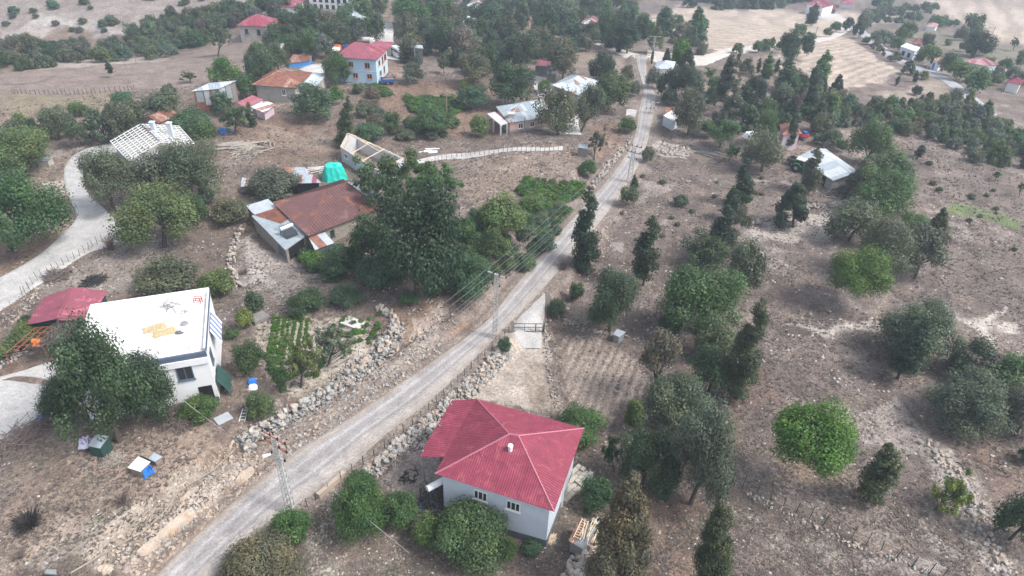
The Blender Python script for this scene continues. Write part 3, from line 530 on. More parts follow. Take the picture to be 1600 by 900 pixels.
def scatter(name, kind, poly, n, wpx, colr, label, group, seed, keep=None, hf=1., cat='tree'):
    g = random.Random(seed); xs = [p[0] for p in poly]; ys = [p[1] for p in poly]; pts = []; tries = 0
    while len(pts) < n and tries < 6000:
        tries += 1; x = g.uniform(min(xs), max(xs)); y = g.uniform(min(ys), max(ys))
        if inpoly(np.array([x]), np.array([y]), poly)[0] and all(abs(x-a)+1.6*abs(y-b) > wpx*.55 for a, b in pts): pts.append((x, y))
    for x, y in pts:
        p = G(x, y); m = mpp(p); W = wpx*m*g.uniform(.65, 1.3); kd = g.choice(kind) if isinstance(kind, (tuple, list)) else kind; c_ = g.choice(colr); c = FC[c_]
        Hh = W*{'cyp': 2.0, 'cone': 1.35}.get(kd, 1.)*hf*g.uniform(.8, 1.15)
        o = inst(name, get_crown(kd, 'S' if wpx > 17 else 'T', g.randrange(4)), (p.x, p.y, p.z+Hh*.44), (0, 0, g.uniform(0, 6.28)), (W/2, W/2, Hh/2), None, tuple(v*g.uniform(.8, 1.2) for v in c))
        xs_ = (x-min(xs))/(max(xs)-min(xs)); tag(o, scatter_label(label, c_, kd, xs_, W), cat, group)

# ------------------------------------------------------------------ trees, one by one
# kind, crown outline in the photo, colour, label, foot of the trunk
TREES = [
 # beside and below the main road
 ('round', (580, 288, 716, 455), 'dark', 'huge dark green oak towering beside the old brown sheet roof', None),
 ('lobed', (545, 335, 610, 415), 'oak', 'dark spreading tree leaning over the corner of the brown sheet roof', None),
 ('airy', (545, 232, 650, 322), 'mid', 'open limbed tree in front of the roofless block house', (605, 330)),
 ('airy', (622, 240, 722, 335), 'mid', 'tall feathery tree behind the huge dark oak', (655, 345)),
 ('bush', (738, 302, 820, 378), 'light', 'light green rounded tree right of the huge dark oak', None),
 ('bush', (742, 355, 800, 415), 'mid', 'mid green thicket between the light green tree and the road', None),
 ('bush', (692, 392, 770, 485), 'fig', 'broad leaved fig tree on the bank just above the road wires', None),
 ('bush', (622, 455, 655, 481), 'fig', 'small round dark bush alone on the bare earth bank', None),
 ('bush', (470, 392, 510, 425), 'bright', 'bright green bush at the front corner of the brown roofed house', None),
 ('bush', (500, 380, 560, 440), 'fig', 'sprawling vine thicket in front of the rubble masonry wall', None),
 ('bush', (555, 398, 630, 455), 'fig', 'bluish green undergrowth at the foot of the huge dark oak', None),
 ('bush', (703, 338, 742, 392), 'mid', 'narrow brighter green bush wedged beside the huge oak crown', None),
 ('cyp', (897, 292, 942, 420), 'cyp', 'tallest dense cypress standing at the right edge of the main road', (916, 424)),
 ('cyp', (993, 336, 1037, 432), 'cyp', 'bent gappy cypress alone in the dry field right of the tallest cypress', (1005, 446)),
 ('bush', (968, 290, 997, 326), 'olive', 'grey green roadside bush under the farther lattice pole', None),
 ('cyp', (984, 272, 998, 300), 'oak', 'little dark conifer at the foot of the farther lattice pole', (989, 300)),
 ('bush', (1003, 226, 1024, 258), 'olive', 'thin roadside shrub beside the pale stone heap', None),
 ('bush', (1050, 303, 1077, 324), 'oak', 'low dark juniper bush alone in the dry field', None),
 ('lobed', (918, 420, 1000, 515), 'oak', 'grey topped evergreen oak above the ploughed plot', None),
 ('bush', (888, 440, 915, 475), 'mid', 'bright weedy bush left of the grey topped evergreen oak', None),
 ('bush', (856, 462, 884, 500), 'fig', 'green shrub against the driveway side fence', None),
 ('bush', (776, 512, 800, 570), 'fig', 'ivy covered shrub beside the left gate post', None),
 ('bush', (905, 248, 934, 279), 'mid', 'round green bush beside the road just above the bean patch', None),
 ('airy', (918, 200, 948, 240), 'olive', 'slender pale leaved tree behind the stake fence', (928, 250)),
 ('bush', (967, 184, 994, 209), 'mid', 'dark green bush beside the concrete road entrance', None),
 ('bush', (980, 123, 1001, 155), 'grey', 'pale oleander bush crowding the road bend', None),
 ('lobed', (1055, 140, 1103, 208), 'olive', 'big grey green oak beside the white metal cabin', (1075, 210)),
 ('bush', (1034, 139, 1060, 167), 'oak', 'dark green tree behind the white metal cabin', None),
 # right hand wooded clumps
 ('round', (1040, 410, 1166, 525), 'mid', 'largest domed green oak in the dry field right of the road', None),
 ('bush', (1025, 488, 1066, 535), 'oak', 'dark lower lobe bush at the left foot of the largest domed oak', None),
 ('lobed', (1130, 372, 1197, 456), 'olive', 'grey green oak behind the largest domed green oak', None),
 ('lobed', (1066, 360, 1138, 416), 'oak', 'spreading dark oak directly above the largest domed oak', None),
 ('cyp', (1112, 318, 1158, 395), 'cyp', 'thick dark juniper rising behind the spreading dark oak', (1128, 400)),
 ('lobed', (1143, 320, 1176, 362), 'olive', 'small grey oak beside the thick dark juniper', None),
 ('cyp', (1126, 290, 1156, 335), 'cyp', 'short dark cypress top above the thick dark juniper', (1140, 345)),
 ('cyp', (1151, 248, 1184, 316), 'cyp', 'mid sized leaning cypress above the wooded clump in the dry field', (1158, 322)),
 ('lobed', (1162, 205, 1224, 264), 'olive', 'wide grey green tree left of the green tractor', (1190, 268)),
 ('lobed', (1183, 170, 1222, 222), 'mid', 'leafy green tree left of the lilac house', None),
 ('airy', (1133, 222, 1158, 250), 'mid', 'small thin tree at the end of the plank heap', (1138, 252)),
 ('round', (1113, 186, 1156, 226), 'mid', 'round green tree left of the junk pile', (1124, 232)),
 ('lobed', (1080, 540, 1154, 606), 'fig', 'blue green oak with short trunk beside the tall warm cypress', (1107, 612)),
 ('lobed', (1088, 495, 1150, 562), 'olive', 'dull green tree just above the blue green short trunk oak', None),
 ('cyp', (1146, 466, 1202, 616), 'cypw', 'tall warm green cypress right of the blue green oak', (1151, 622)),
 ('lobed', (1002, 515, 1066, 585), 'brown', 'brownish sparse conifer at the edge of the ploughed plot', (1022, 625)),
 ('lobed', (1003, 585, 1112, 662), 'olive', 'wide grey green oak above the densest clump right of the red roof', None),
 ('lobed', (1048, 635, 1155, 786), 'olive', 'largest grey oak in the clump right of the red roofed house', None),
 ('round', (965, 664, 1066, 768), 'oak', 'dense green oak nearest the red roofed house corner', None),
 ('lobed', (975, 622, 1005, 672), 'light', 'small light green sapling at the lower corner of the ploughed plot', (986, 678)),
 ('bush', (868, 630, 946, 696), 'mid', 'feathery green pomegranate bush touching the red roof corner', None),
 ('airy', (940, 674, 972, 732), 'fig', 'small dark sapling on bare soil right of the red roof', (960, 737)),
 ('bush', (905, 738, 962, 812), 'fig', 'dark glossy fig bush between the red roofed house and the brown conifer', None),
 ('cone', (932, 738, 1020, 905), 'brown', 'large brown green conifer at the bottom right of the red roofed house', (965, 915)),
 ('cyp', (1080, 778, 1140, 935), 'cypw', 'ragged cypress cut off by the bottom edge', (1105, 950)),
 ('bush', (1200, 619, 1332, 748), 'bright', 'brightest round green mulberry alone on the dry slope', (1262, 760)),
 ('cyp', (1348, 684, 1400, 782), 'cypw', 'crooked juniper with its top bent right on the lower right slope', (1356, 784)),
 ('airy', (1462, 738, 1520, 812), 'yellow', 'almost leafless thin tree leaning on the rocky slope', (1460, 798)),
 ('round', (1572, 762, 1640, 850), 'oak', 'dark bush cut off at the lower right edge', None),
 ('bush', (1592, 690, 1620, 735), 'oak', 'small dark bush at the right edge above the lower right one', None),
 ('round', (1388, 470, 1492, 562), 'olive', 'wide grey oak left of the pale rock gully', None),
 ('cyp', (1395, 494, 1452, 582), 'cyp', 'leaning juniper with bare foot in front of the wide grey oak', (1402, 592)),
 ('round', (1476, 525, 1558, 588), 'oak', 'dark oak between the wide grey oak and the pale round oak', None),
 ('airy', (1500, 545, 1556, 592), 'mauve', 'leafless grey tree above the pale round oak', (1528, 598)),
 ('round', (1466, 582, 1582, 676), 'olive', 'large pale round oak at the right side of the slope', None),
 ('round', (1548, 554, 1630, 610), 'mid', 'green oak cut by the right edge above the pale round oak', None),
 ('round', (1572, 598, 1650, 684), 'olive', 'grey oak cut by the right edge beside the pale round oak', None),
 ('bush', (1297, 386, 1388, 474), 'bright', 'vivid green round tree below the olive clump on the dry slope', (1345, 480)),
 ('lobed', (1300, 312, 1376, 376), 'olive', 'upper left grey olive tree of the clump below the long barn', None),
 ('lobed', (1340, 338, 1426, 432), 'olive', 'central grey olive tree of the clump behind the vivid green tree', None),
 ('lobed', (1413, 356, 1482, 433), 'olive', 'right hand dark olive tree of the clump below the long barn', None),
 ('bush', (1405, 334, 1456, 370), 'mid', 'mid green tree top behind the right hand dark olive tree', None),
 ('cone', (1450, 322, 1484, 378), 'cypw', 'golden green cone shaped juniper at the end of the olive clump', (1470, 382)),
 ('lobed', (1332, 262, 1424, 335), 'mid', 'broad green tree at the right end of the long barn', None),
 ('lobed', (1348, 238, 1430, 294), 'mid', 'green tree crown just behind the broad one at the barn end', None),
 ('cone', (1326, 244, 1374, 306), 'cypw', 'yellowish juniper touching the barn gable', None),
 ('round', (1334, 188, 1394, 252), 'mid', 'green tree on the track above the long barn', None),
 ('cyp', (1256, 228, 1290, 294), 'cypw', 'thin tall juniper growing against the barn roof', (1264, 300)),
 ('cone', (1215, 284, 1266, 350), 'cyp', 'dark fan shaped juniper on the dry stone wall', (1239, 355)),
 ('cyp', (1228, 172, 1247, 226), 'cyp', 'narrow dark cypress in front of the lilac house', (1232, 234)),
 ('round', (1274, 176, 1306, 206), 'olive', 'round grey tree behind the lilac house yard', None),
 ('round', (1288, 202, 1318, 228), 'fig', 'pale fig tree behind the barn roof', None),
 ('bush', (1270, 208, 1292, 228), 'mid', 'green bush at the far corner of the long barn', None),
 ('bush', (1307, 218, 1324, 238), 'mid', 'small green bush beside the barn track', None),
 ('airy', (1552, 266, 1566, 279), 'mid', 'tiny lone tree on the upper right slope', (1555, 283)),
 ('airy', (1590, 284, 1606, 298), 'mid', 'tiny lone tree cut by the right edge', (1592, 308)),
 ('cyp', (1430, 225, 1446, 244), 'cyp', 'small dark juniper at the upper edge of the dry slope', (1432, 247)),
 ('bush', (1515, 234, 1540, 256), 'olive', 'small round grey tree at the lower edge of the wooded belt', None),
 # lower left
 ('lobed', (80, 508, 215, 690), 'oak', 'largest dark green tree hiding the front of the white flat roofed house', None),
 ('lobed', (192, 552, 274, 650), 'oak', 'right hand lobe tree reaching the window of the white house', None),
 ('bush', (62, 570, 130, 680), 'oak', 'lower left dark tree beside the paved yard', None),
 ('bush', (278, 618, 345, 662), 'mid', 'weedy green bush below the doorway of the white house', None),
 ('bush', (366, 530, 413, 592), 'mid', 'upright green bush left of the vegetable rows', None),
 ('bush', (380, 452, 414, 496), 'fig', 'dark round bush at the top corner of the kitchen garden', None),
 ('bush', (366, 480, 396, 517), 'yellow', 'yellow green lemon bush behind the white house', None),
 ('bush', (350, 512, 376, 532), 'mid', 'low green plant patch at the back corner of the white house', None),
 ('bush', (384, 608, 430, 665), 'light', 'pale thin shrub at the lower corner of the kitchen garden', None),
 ('bush', (450, 455, 512, 488), 'oak', 'low hedge bush along the top of the kitchen garden', None),
 ('bush', (512, 440, 566, 482), 'fig', 'bushier hedge shrub at the top right of the kitchen garden', None),
 ('airy', (448, 520, 505, 598), 'light', 'wispy fruit tree among the lower vegetable beds', (470, 605)),
 ('airy', (490, 500, 550, 565), 'grey', 'thin greyish fruit tree near the garden stone wall', (512, 572)),
 ('bush', (420, 790, 490, 862), 'mid', 'green bush at the foot of the nearest lattice pole', None),
 ('bush', (345, 838, 470, 930), 'brown', 'dry brown bramble hedge at the bottom edge beside the road', None),
 ('bush', (516, 745, 606, 852), 'mid', 'leafy climber heap at the fence corner below the road', None),
 ('bush', (540, 735, 575, 765), 'mid', 'small vine top on the fence corner post', None),
 ('bush', (592, 765, 655, 828), 'mid', 'low dark hedge right of the leafy climber heap', None),
 ('bush', (645, 800, 692, 866), 'light', 'yellow tipped bush left of the feathery tree', None),
 ('bush', (672, 780, 796, 894), 'mid', 'big feathery green tree in front of the red roofed house', None),
 ('bush', (772, 836, 808, 878), 'mid', 'low green shrub right of the big feathery tree', None),
 ('bush', (814, 844, 848, 868), 'fig', 'little dark shrub at the plinth of the red roofed house', None),
 ('bush', (213, 402, 306, 470), 'olive', 'sprawling grey green bush behind the white flat roofed house', None),
 ('bush', (308, 418, 368, 470), 'light', 'paler thin bush right of the sprawling grey green one', None),
 ('lobed', (188, 288, 300, 378), 'light', 'yellowish walnut tree on the bend of the paved path', (258, 385)),
 ('lobed', (120, 234, 206, 316), 'olive', 'grey olive tree with dark trunk inside the path bend', (178, 328)),
 ('lobed', (206, 232, 286, 308), 'olive', 'large grey green tree hiding the unfinished roof frame corner', None),
 ('lobed', (262, 214, 350, 306), 'olive', 'second large grey green tree right of the roof frame corner', None),
 ('bush', (284, 306, 326, 352), 'mid', 'dark green bush between the walnut tree and the lean to', None),
 ('bush', (306, 290, 337, 322), 'grey', 'pale leaved shrub below the large grey green trees', None),
 ('bush', (328, 308, 389, 356), 'olive', 'wide dark shrub beside the white sheet lean to', None),
 ('bush', (388, 265, 468, 314), 'olive', 'wide round olive bush behind the brown sheet roof', None),
 ('lobed', (-32, 270, 87, 386), 'mid', 'big green tree cut by the left edge beside the paved path', (15, 392)),
 ('lobed', (-20, 200, 78, 270), 'light', 'light green tree at the left edge above the big green one', None),
 ('bush', (8, 506, 74, 546), 'light', 'green grape vine growing over the pergola frame', None),
 ('bush', (-12, 535, 26, 566), 'light', 'pale vine clump at the left edge below the pergola vine', None),
 ('bush', (28, 492, 52, 508), 'oak', 'low dark shrub beside the dull red shed', None),
 # upper left garden belt
 ('round', (5, 186, 32, 214), 'olive', 'small grey tree at the left end of the garden belt', None),
 ('round', (15, 176, 44, 198), 'light', 'fresh green tree at the left of the garden belt', None),
 ('round', (38, 184, 64, 216), 'oak', 'dark tree second from the left in the garden belt', None),
 ('lobed', (60, 166, 106, 214), 'olive', 'broad olive tree in the left half of the garden belt', None),
 ('lobed', (98, 178, 132, 226), 'olive', 'dull olive tree right of the broad one in the garden belt', None),
 ('bush', (105, 160, 136, 184), 'mid', 'spiky fresh green tree poking above the garden belt', None),
 ('airy', (126, 166, 176, 218), 'olive', 'open tree with visible dark limbs above the unfinished roof frame', (172, 224)),
 ('lobed', (162, 160, 212, 216), 'olive', 'grey green tree just left of the unfinished roof frame', None),
 ('bush', (174, 143, 208, 168), 'fig', 'fresh blue green round tree at the edge of the stubble', None),
 ('lobed', (190, 156, 228, 194), 'olive', 'olive tree left of the small rusty shed', None),
 ('lobed', (224, 142, 284, 182), 'olive', 'wide olive tree behind the small rusty shed', None),
 ('bush', (252, 131, 274, 152), 'oak', 'small dark bush above the wide olive tree', None),
 ('bush', (262, 170, 326, 208), 'fig', 'broad leaved fig tree right of the small rusty shed', None),
 ('bush', (296, 196, 338, 214), 'mid', 'low green fig lobe above the log heap', None),
 ('round', (330, 144, 364, 176), 'fig', 'blue green tree in front of the tall patched shed', None),
 ('airy', (340, 164, 388, 200), 'mid', 'thin trunked tree over the log heap', (368, 210)),
 ('cyp', (384, 160, 400, 196), 'oak', 'narrow dark bush beside the little pink roofed hut', None),
 ('airy', (282, 112, 305, 126), 'olive', 'small leaning tree at the edge of the upper field', (298, 130)),
 ('cyp', (163, 94, 175, 114), 'cyp', 'small leaning dark tree alone in the upper left field', (173, 121)),
 ('airy', (323, 34, 360, 78), 'olive', 'ragged lone tree with dark trunk on the field crest', (341, 88)),
 ('lobed', (322, 90, 374, 132), 'bright', 'bright green tree above the tall patched shed', None),
 ('lobed', (378, 76, 432, 126), 'oak', 'dark tree group left of the rust roofed house', None),
 ('round', (370, 116, 402, 150), 'mid', 'green tree behind the tall patched shed', None),
 ('round', (415, 66, 450, 110), 'olive', 'grey oak below the grey concrete ramp', None),
 ('lobed', (458, 6, 505, 46), 'oak', 'dark oak in front of the white blocks at the top', None),
 ('round', (490, 16, 530, 48), 'olive', 'grey oak beside the grey metal hip roof', None),
 ('round', (462, 44, 506, 86), 'mid', 'green tree above the rust roofed terrace house', None),
 ('round', (485, 52, 520, 88), 'grey', 'pale grey tree in front of the parked trucks', (505, 92)),
 ('lobed', (496, 32, 548, 68), 'oak', 'dark tree spreading before the grey metal hip roof', None),
 ('lobed', (546, 28, 572, 60), 'oak', 'dark tree left of the tanker truck', None),
 ('lobed', (570, 20, 600, 60), 'oak', 'dark tree in front of the pale street', (590, 64)),
 ('round', (535, 4, 584, 24), 'mid', 'green tree behind the grey metal hip roof', None),
 ('round', (578, -6, 604, 22), 'olive', 'dark tree at the top edge above the pale street', None),
 ('round', (440, 56, 470, 86), 'mid', 'green bush tree above the terrace house', None),
 ('round', (428, 40, 450, 58), 'olive', 'small tree by the little red hut', None),
 ('round', (503, 80, 546, 128), 'mid', 'round green tree against the pale blue two storey house', (525, 134)),
 ('cyp', (520, 150, 553, 224), 'cypw', 'brown topped dark cypress below the pale blue house', (534, 228)),
 ('lobed', (456, 132, 524, 182), 'fig', 'dark shrubs under the wall of the rust roofed house', None),
 ('round', (512, 134, 536, 160), 'bright', 'yellow green bush beside the brown topped cypress', None),
 ('bush', (552, 192, 601, 224), 'fig', 'blue green bush behind the roofless block house', None),
 ('round', (599, 174, 627, 204), 'mid', 'small round fruit tree in the middle gardens', (612, 210)),
 ('bush', (640, 168, 710, 216), 'mid', 'wide bright fruit thicket below the bean field', None),
 ('bush', (704, 182, 720, 202), 'mid', 'little dark green shrub below the bean field', None),
 ('round', (736, 180, 764, 210), 'light', 'light green tree left of the pink house porch', None),
 ('bush', (716, 134, 764, 174), 'fig', 'dark blue green bush left of the pink house', None),
 ('bush', (716, 122, 740, 142), 'yellow', 'yellowish shrub above the dark blue green bush', None),
 # middle, right of the van
 ('round', (612, 20, 650, 66), 'olive', 'olive tree on the street corner behind the minibus', None),
 ('lobed', (634, 28, 674, 66), 'oak', 'bushy olive beside the street corner olive', (652, 70)),
 ('lobed', (606, -4, 672, 32), 'mid', 'wide green tree at the top edge beside the street', None),
 ('bush', (624, 56, 652, 98), 'olive', 'feathery tree left of the grey plank shed', None),
 ('bush', (628, 98, 662, 132), 'olive', 'reddish tinged shrub on the garden slope below the plank shed', None),
 ('round', (668, 4, 702, 36), 'oak', 'dark tree at the top edge left of the white roofed block', None),
 ('lobed', (672, 30, 712, 82), 'oak', 'dark tree with bare stems right of the plank shed', (692, 86)),
 ('lobed', (698, 40, 746, 90), 'mauve', 'greyish mauve half dead tree in the middle of the grove', (708, 92)),
 ('round', (700, 8, 722, 42), 'olive', 'small grey tree left of the white roof', None),
 ('lobed', (745, 4, 792, 46), 'oak', 'dark tree right of the rust streaked white house', None),
 ('round', (736, 28, 765, 62), 'mid', 'green tree standing against the white roof', None),
 ('lobed', (750, 46, 780, 78), 'oak', 'dark tree just below the white roof', None),
 ('lobed', (738, 66, 778, 112), 'oak', 'dark green tree right of the wide olive in the grove', None),
 ('lobed', (710, 82, 766, 130), 'olive', 'wide olive above the blue green bush', (738, 134)),
 ('airy', (684, 80, 702, 112), 'olive', 'slim tree above the bean field', (694, 116)),
 ('round', (768, 98, 834, 162), 'oak', 'large round dark oak behind the pink house', None),
 ('lobed', (786, 48, 843, 106), 'oak', 'broad dark tree behind the large round oak', None),
 ('round', (842, 64, 868, 96), 'oak', 'dark tree left of the tall olive above the rust streaked roof', None),
 ('lobed', (855, 60, 908, 122), 'olive', 'tall olive behind the rust streaked white roof', None),
 ('round', (918, 83, 965, 126), 'dark', 'round dark green tree left of the road bend', None),
 ('bush', (930, 116, 983, 180), 'mid', 'fuzzy green tree left of the road bend', None),
 ('bush', (968, 98, 992, 136), 'olive', 'fuzzy grey tree between the road and the round dark tree', None),
 ('lobed', (832, 136, 898, 206), 'olive', 'left of two olive trees in front of the pink house', (872, 210)),
 ('lobed', (900, 132, 946, 196), 'olive', 'right of two olive trees in front of the pink house', (908, 206)),
 ('bush', (840, 124, 863, 147), 'bright', 'small bright bush left of the rust streaked roof', None),
 ('lobed', (830, 8, 874, 60), 'oak', 'dark pair of trees left of the dirt track', (856, 62)),
 ('round', (800, 4, 828, 46), 'olive', 'grey tree at the top left of the dirt track', None),
 ('round', (868, -4, 906, 32), 'olive', 'grey tree behind the little red house', None),
 ('round', (902, -8, 948, 28), 'oak', 'dark tree at the top edge above the little red house', None),
 ('lobed', (932, 18, 968, 68), 'oak', 'dark oak right of the little red house', None),
 ('lobed', (962, 34, 1004, 78), 'dark', 'dark oak left of the junction pole', None),
 ('bush', (918, 46, 942, 68), 'olive', 'grey bush beside the dirt track and red house', None),
 ('cyp', (962, 60, 972, 80), 'cyp', 'tiny cypress beside the dirt track', None),
 ('cyp', (968, 20, 984, 70), 'cyp', 'tall dark conifer in the grove left of the junction', None),
 ('cyp', (983, 12, 996, 46), 'cyp', 'second conifer top in the grove left of the junction', None),
 ('round', (992, 20, 1018, 50), 'mid', 'light crown behind the conifers left of the junction', None),
 ('cyp', (1002, 26, 1013, 60), 'cyp', 'slim conifer right of the conifers left of the junction', None),
 ('round', (1013, 42, 1038, 78), 'light', 'light green tree behind the junction pole', None),
 ('cyp', (1017, 74, 1022, 99), 'cyp', 'very thin cypress at the foot of the junction pole', None),
 ('round', (1022, 25, 1050, 50), 'mid', 'mid green tree behind the junction grove', None),
 ('round', (1048, 60, 1078, 104), 'bright', 'bright yellow green tree right of the junction', (1060, 106)),
 ('cone', (1034, 74, 1050, 106), 'cyp', 'dark conifer left of the bright yellow green tree', None),
 ('cone', (1062, 76, 1088, 110), 'cyp', 'dark conifer right of the bright yellow green tree', None),
 ('round', (1067, 42, 1090, 76), 'oak', 'dark tree above the pale dirt track', None),
 ('round', (1086, 27, 1107, 45), 'mid', 'lone round tree in the far stubble field', (1096, 47)),
 ('bush', (1010, 98, 1036, 150), 'grey', 'pale fig bush on the right of the road bend', None),
 ('lobed', (1030, 108, 1062, 150), 'oak', 'dark tree behind the pale fig bush', None),
 ('lobed', (1054, 102, 1104, 156), 'oak', 'broad dark oak above the white metal cabin', None),
 ('round', (1100, 136, 1120, 168), 'oak', 'dark small tree right of the big grey green oak', None),
 ('airy', (1100, 104, 1120, 122), 'light', 'small thin tree beside the rubble slope', (1108, 127)),
 ('cyp', (1121, 90, 1147, 152), 'cyp', 'tall dark cypress below the pale dirt track', None),
 ('bush', (1143, 90, 1160, 110), 'olive', 'grey bush right of the tall dark cypress', None),
 ('lobed', (1154, 118, 1200, 166), 'dark', 'dark wide pine with short trunk right of the tall cypress', (1174, 172)),
 ('cone', (1143, 146, 1162, 176), 'cyp', 'small dark conifer below the wide pine', None),
 ('round', (1154, 160, 1170, 184), 'olive', 'small grey tree below the wide pine', None),
 ('round', (1184, 154, 1218, 186), 'mid', 'round green tree above the lilac house', None),
 ('round', (1092, 188, 1120, 212), 'mid', 'green bush between the cabin oak and the junk pile', None),
 # upper right
 ('round', (1216, 48, 1252, 98), 'dark', 'left of two dark trees in the stubble field', (1236, 100)),
 ('round', (1250, 54, 1274, 86), 'dark', 'right of two dark trees casting shade on the stubble', (1258, 95)),
 ('round', (1238, 37, 1261, 56), 'mid', 'light tree behind the two dark stubble field trees', None),
 ('cyp', (1258, 5, 1280, 36), 'dark', 'dark tree beside the far red roofed house', (1265, 40)),
 ('round', (1317, 27, 1334, 48), 'dark', 'left dark tree at the far road fork', (1327, 52)),
 ('round', (1333, 34, 1350, 56), 'dark', 'right dark tree at the far road fork', None),
 ('round', (1338, 14, 1364, 46), 'grey', 'grey tree behind the far road fork', None),
 ('round', (1366, -6, 1396, 10), 'dark', 'dark tree at the top edge in the far field', None),
 ('round', (1400, 34, 1434, 64), 'mid', 'green tree above the white flat roofed far house', None),
 ('bush', (1362, 46, 1398, 74), 'grey', 'grey scrub beside the far asphalt lane', None),
 ('bush', (1392, 58, 1414, 82), 'mid', 'green bush left of the white flat roofed far house', None),
 ('round', (1434, 70, 1470, 100), 'mid', 'green tree in front of the white flat roofed far house', None),
 ('round', (1440, 52, 1462, 72), 'oak', 'dark tree behind the white flat roofed far house', None),
 ('round', (1450, 24, 1476, 42), 'mid', 'green tree behind the small far hut', None),
 ('lobed', (1505, 22, 1541, 54), 'oak', 'dark tree on the edge of the wide far field', None),
 ('lobed', (1505, 48, 1556, 82), 'dark', 'large dark tree beside the wide far field', None),
 ('airy', (1579, 58, 1594, 74), 'oak', 'lone leaning tree at the far right field edge', (1583, 79)),
 ('round', (1468, 82, 1500, 114), 'mid', 'green tree beside the blue doored far house', None),
 ('round', (1484, 96, 1522, 122), 'bright', 'fresh green tree left of the long pink roof', None),
 ('round', (1512, 106, 1552, 142), 'mid', 'deep green tree in front of the long pink roof', None),
 ('cone', (1412, 92, 1433, 114), 'olive', 'grey conifer on the near side of the far lane', None),
 ('cyp', (1427, 110, 1437, 127), 'cyp', 'little dark conifer on the near side of the far lane', None),
 ('bush', (1437, 110, 1452, 125), 'yellow', 'yellowish bush on the near side of the far lane', None),
 ('cyp', (1400, 117, 1408, 132), 'cypw', 'little yellow green conifer below the far lane', None),
 ('bush', (1426, 134, 1442, 150), 'cyp', 'dark low juniper on the bare pale knoll', None),
 ('bush', (1346, 57, 1359, 70), 'mid', 'small bush beside the top of the far lane', None),
 ('round', (1218, 105, 1240, 120), 'mauve', 'reddish brown dry tree at the stubble field edge', None),
 ('cone', (1222, 92, 1236, 108), 'cyp', 'small dark conifer above the reddish dry tree', None),
 ('cyp', (1209, 90, 1220, 112), 'cyp', 'thin dark conifer left of the reddish dry tree', None),
 ('cyp', (1242, 107, 1252, 124), 'cyp', 'thin dark conifer right of the reddish dry tree', None),
 ('round', (1225, 116, 1254, 142), 'mid', 'light green crown below the reddish dry tree', None),
 ('cyp', (1258, 112, 1282, 176), 'cyp', 'tall dark conifer in the middle of the wooded belt', None),
 ('cone', (1276, 122, 1294, 155), 'cyp', 'pointed conifer right of the tall middle conifer', None),
 ('cone', (1300, 114, 1320, 144), 'cyp', 'pointed conifer at the belt edge below the stubble', None),
 ('round', (1284, 142, 1314, 172), 'light', 'light green tree inside the wooded belt', None),
 ('round', (1212, 136, 1240, 172), 'olive', 'grey tree above the lilac house', None),
 ('airy', (1240, 140, 1258, 176), 'mauve', 'leafless grey tree in the wooded belt', None),
 ('cyp', (1183, 90, 1192, 112), 'cyp', 'slim dark tree on the rubble slope below the dirt track', None),
 ('cyp', (1152, 77, 1159, 92), 'cyp', 'tiny cypress just below the dirt track', None),
 ('bush', (1190, 70, 1198, 83), 'cyp', 'tiny round juniper beside the dirt track', None),
]
for k_, box_, c_, lab_, base_ in TREES: tree(k_, box_, c_, lab_, base_)
# look-alike trees and shrubs of the far slopes and belts
scatter('scrub_tree', ('round', 'lobed', 'bush'), [(-20, 80), (40, 76), (110, 78), (135, 84), (195, 80), (215, 52), (270, 32), (335, 26), (398, 12), (402, 34), (348, 48), (335, 62), (262, 92), (190, 96), (120, 100), (60, 108), (-20, 114)], 115, 22, ('olive', 'haze', 'oak'), 'dull green scrub tree in the belt behind the upper left field', 'scrub trees behind the upper left field', 5)
scatter('scrub_bush', 'bush', [(-30, -20), (400, -25), (300, 8), (200, 18), (180, 50), (130, 55), (60, 38), (-30, 56)], 38, 13, ('olive', 'haze'), 'small scrub bush scattered on the pale hillside at the upper left', 'bushes on the pale upper left hillside', 6, cat='bush', hf=.7)
scatter('scrub_tree', ('round', 'lobed', 'round', 'cone'), [(1200, 142), (1280, 152), (1350, 168), (1400, 172), (1450, 160), (1500, 158), (1540, 185), (1590, 212), (1640, 225), (1640, 272), (1560, 262), (1500, 238), (1440, 218), (1390, 205), (1310, 198), (1262, 188), (1222, 178)], 150, 21, ('olive', 'haze', 'light', 'mid', 'haze'), 'grey green young tree in the wooded belt crossing the upper right', 'trees of the upper right wooded belt', 8)
scatter('grove_tree', ('round', 'lobed'), [(400, -12), (440, -10), (470, 5), (500, 30), (560, 20), (610, 10), (800, -5), (1000, -10), (1010, 15), (900, 30), (800, 20), (700, 45), (620, 30), (560, 40), (470, 60), (440, 50)], 62, 28, ('oak', 'olive', 'mid', 'oak'), 'dark village tree behind the top houses', 'village trees along the top edge', 9)
scatter('field_tree', ('round', 'cone'), [(1040, -14), (1260, -10), (1258, 14), (1200, 18), (1090, 16), (1040, 2)], 32, 24, ('oak', 'haze', 'dark'), 'dark tree in the row closing the far stubble field', 'row of trees beyond the far stubble field', 10)
scatter('hedge_bush', 'bush', [(1280, 60), (1295, 48), (1312, 40), (1318, 48), (1300, 62), (1200, 82), (1145, 86), (1148, 80), (1200, 72)], 16, 15, ('mid', 'olive'), 'hedge bush lining the pale dirt track', 'hedge along the pale dirt track', 11, cat='bush')
scatter('hedge_bush', 'bush', [(1345, 66), (1352, 60), (1425, 108), (1415, 114)], 14, 9, ('olive', 'brown'), 'low hedge bush along the near side of the far lane', 'hedge along the far lane', 12, cat='bush')
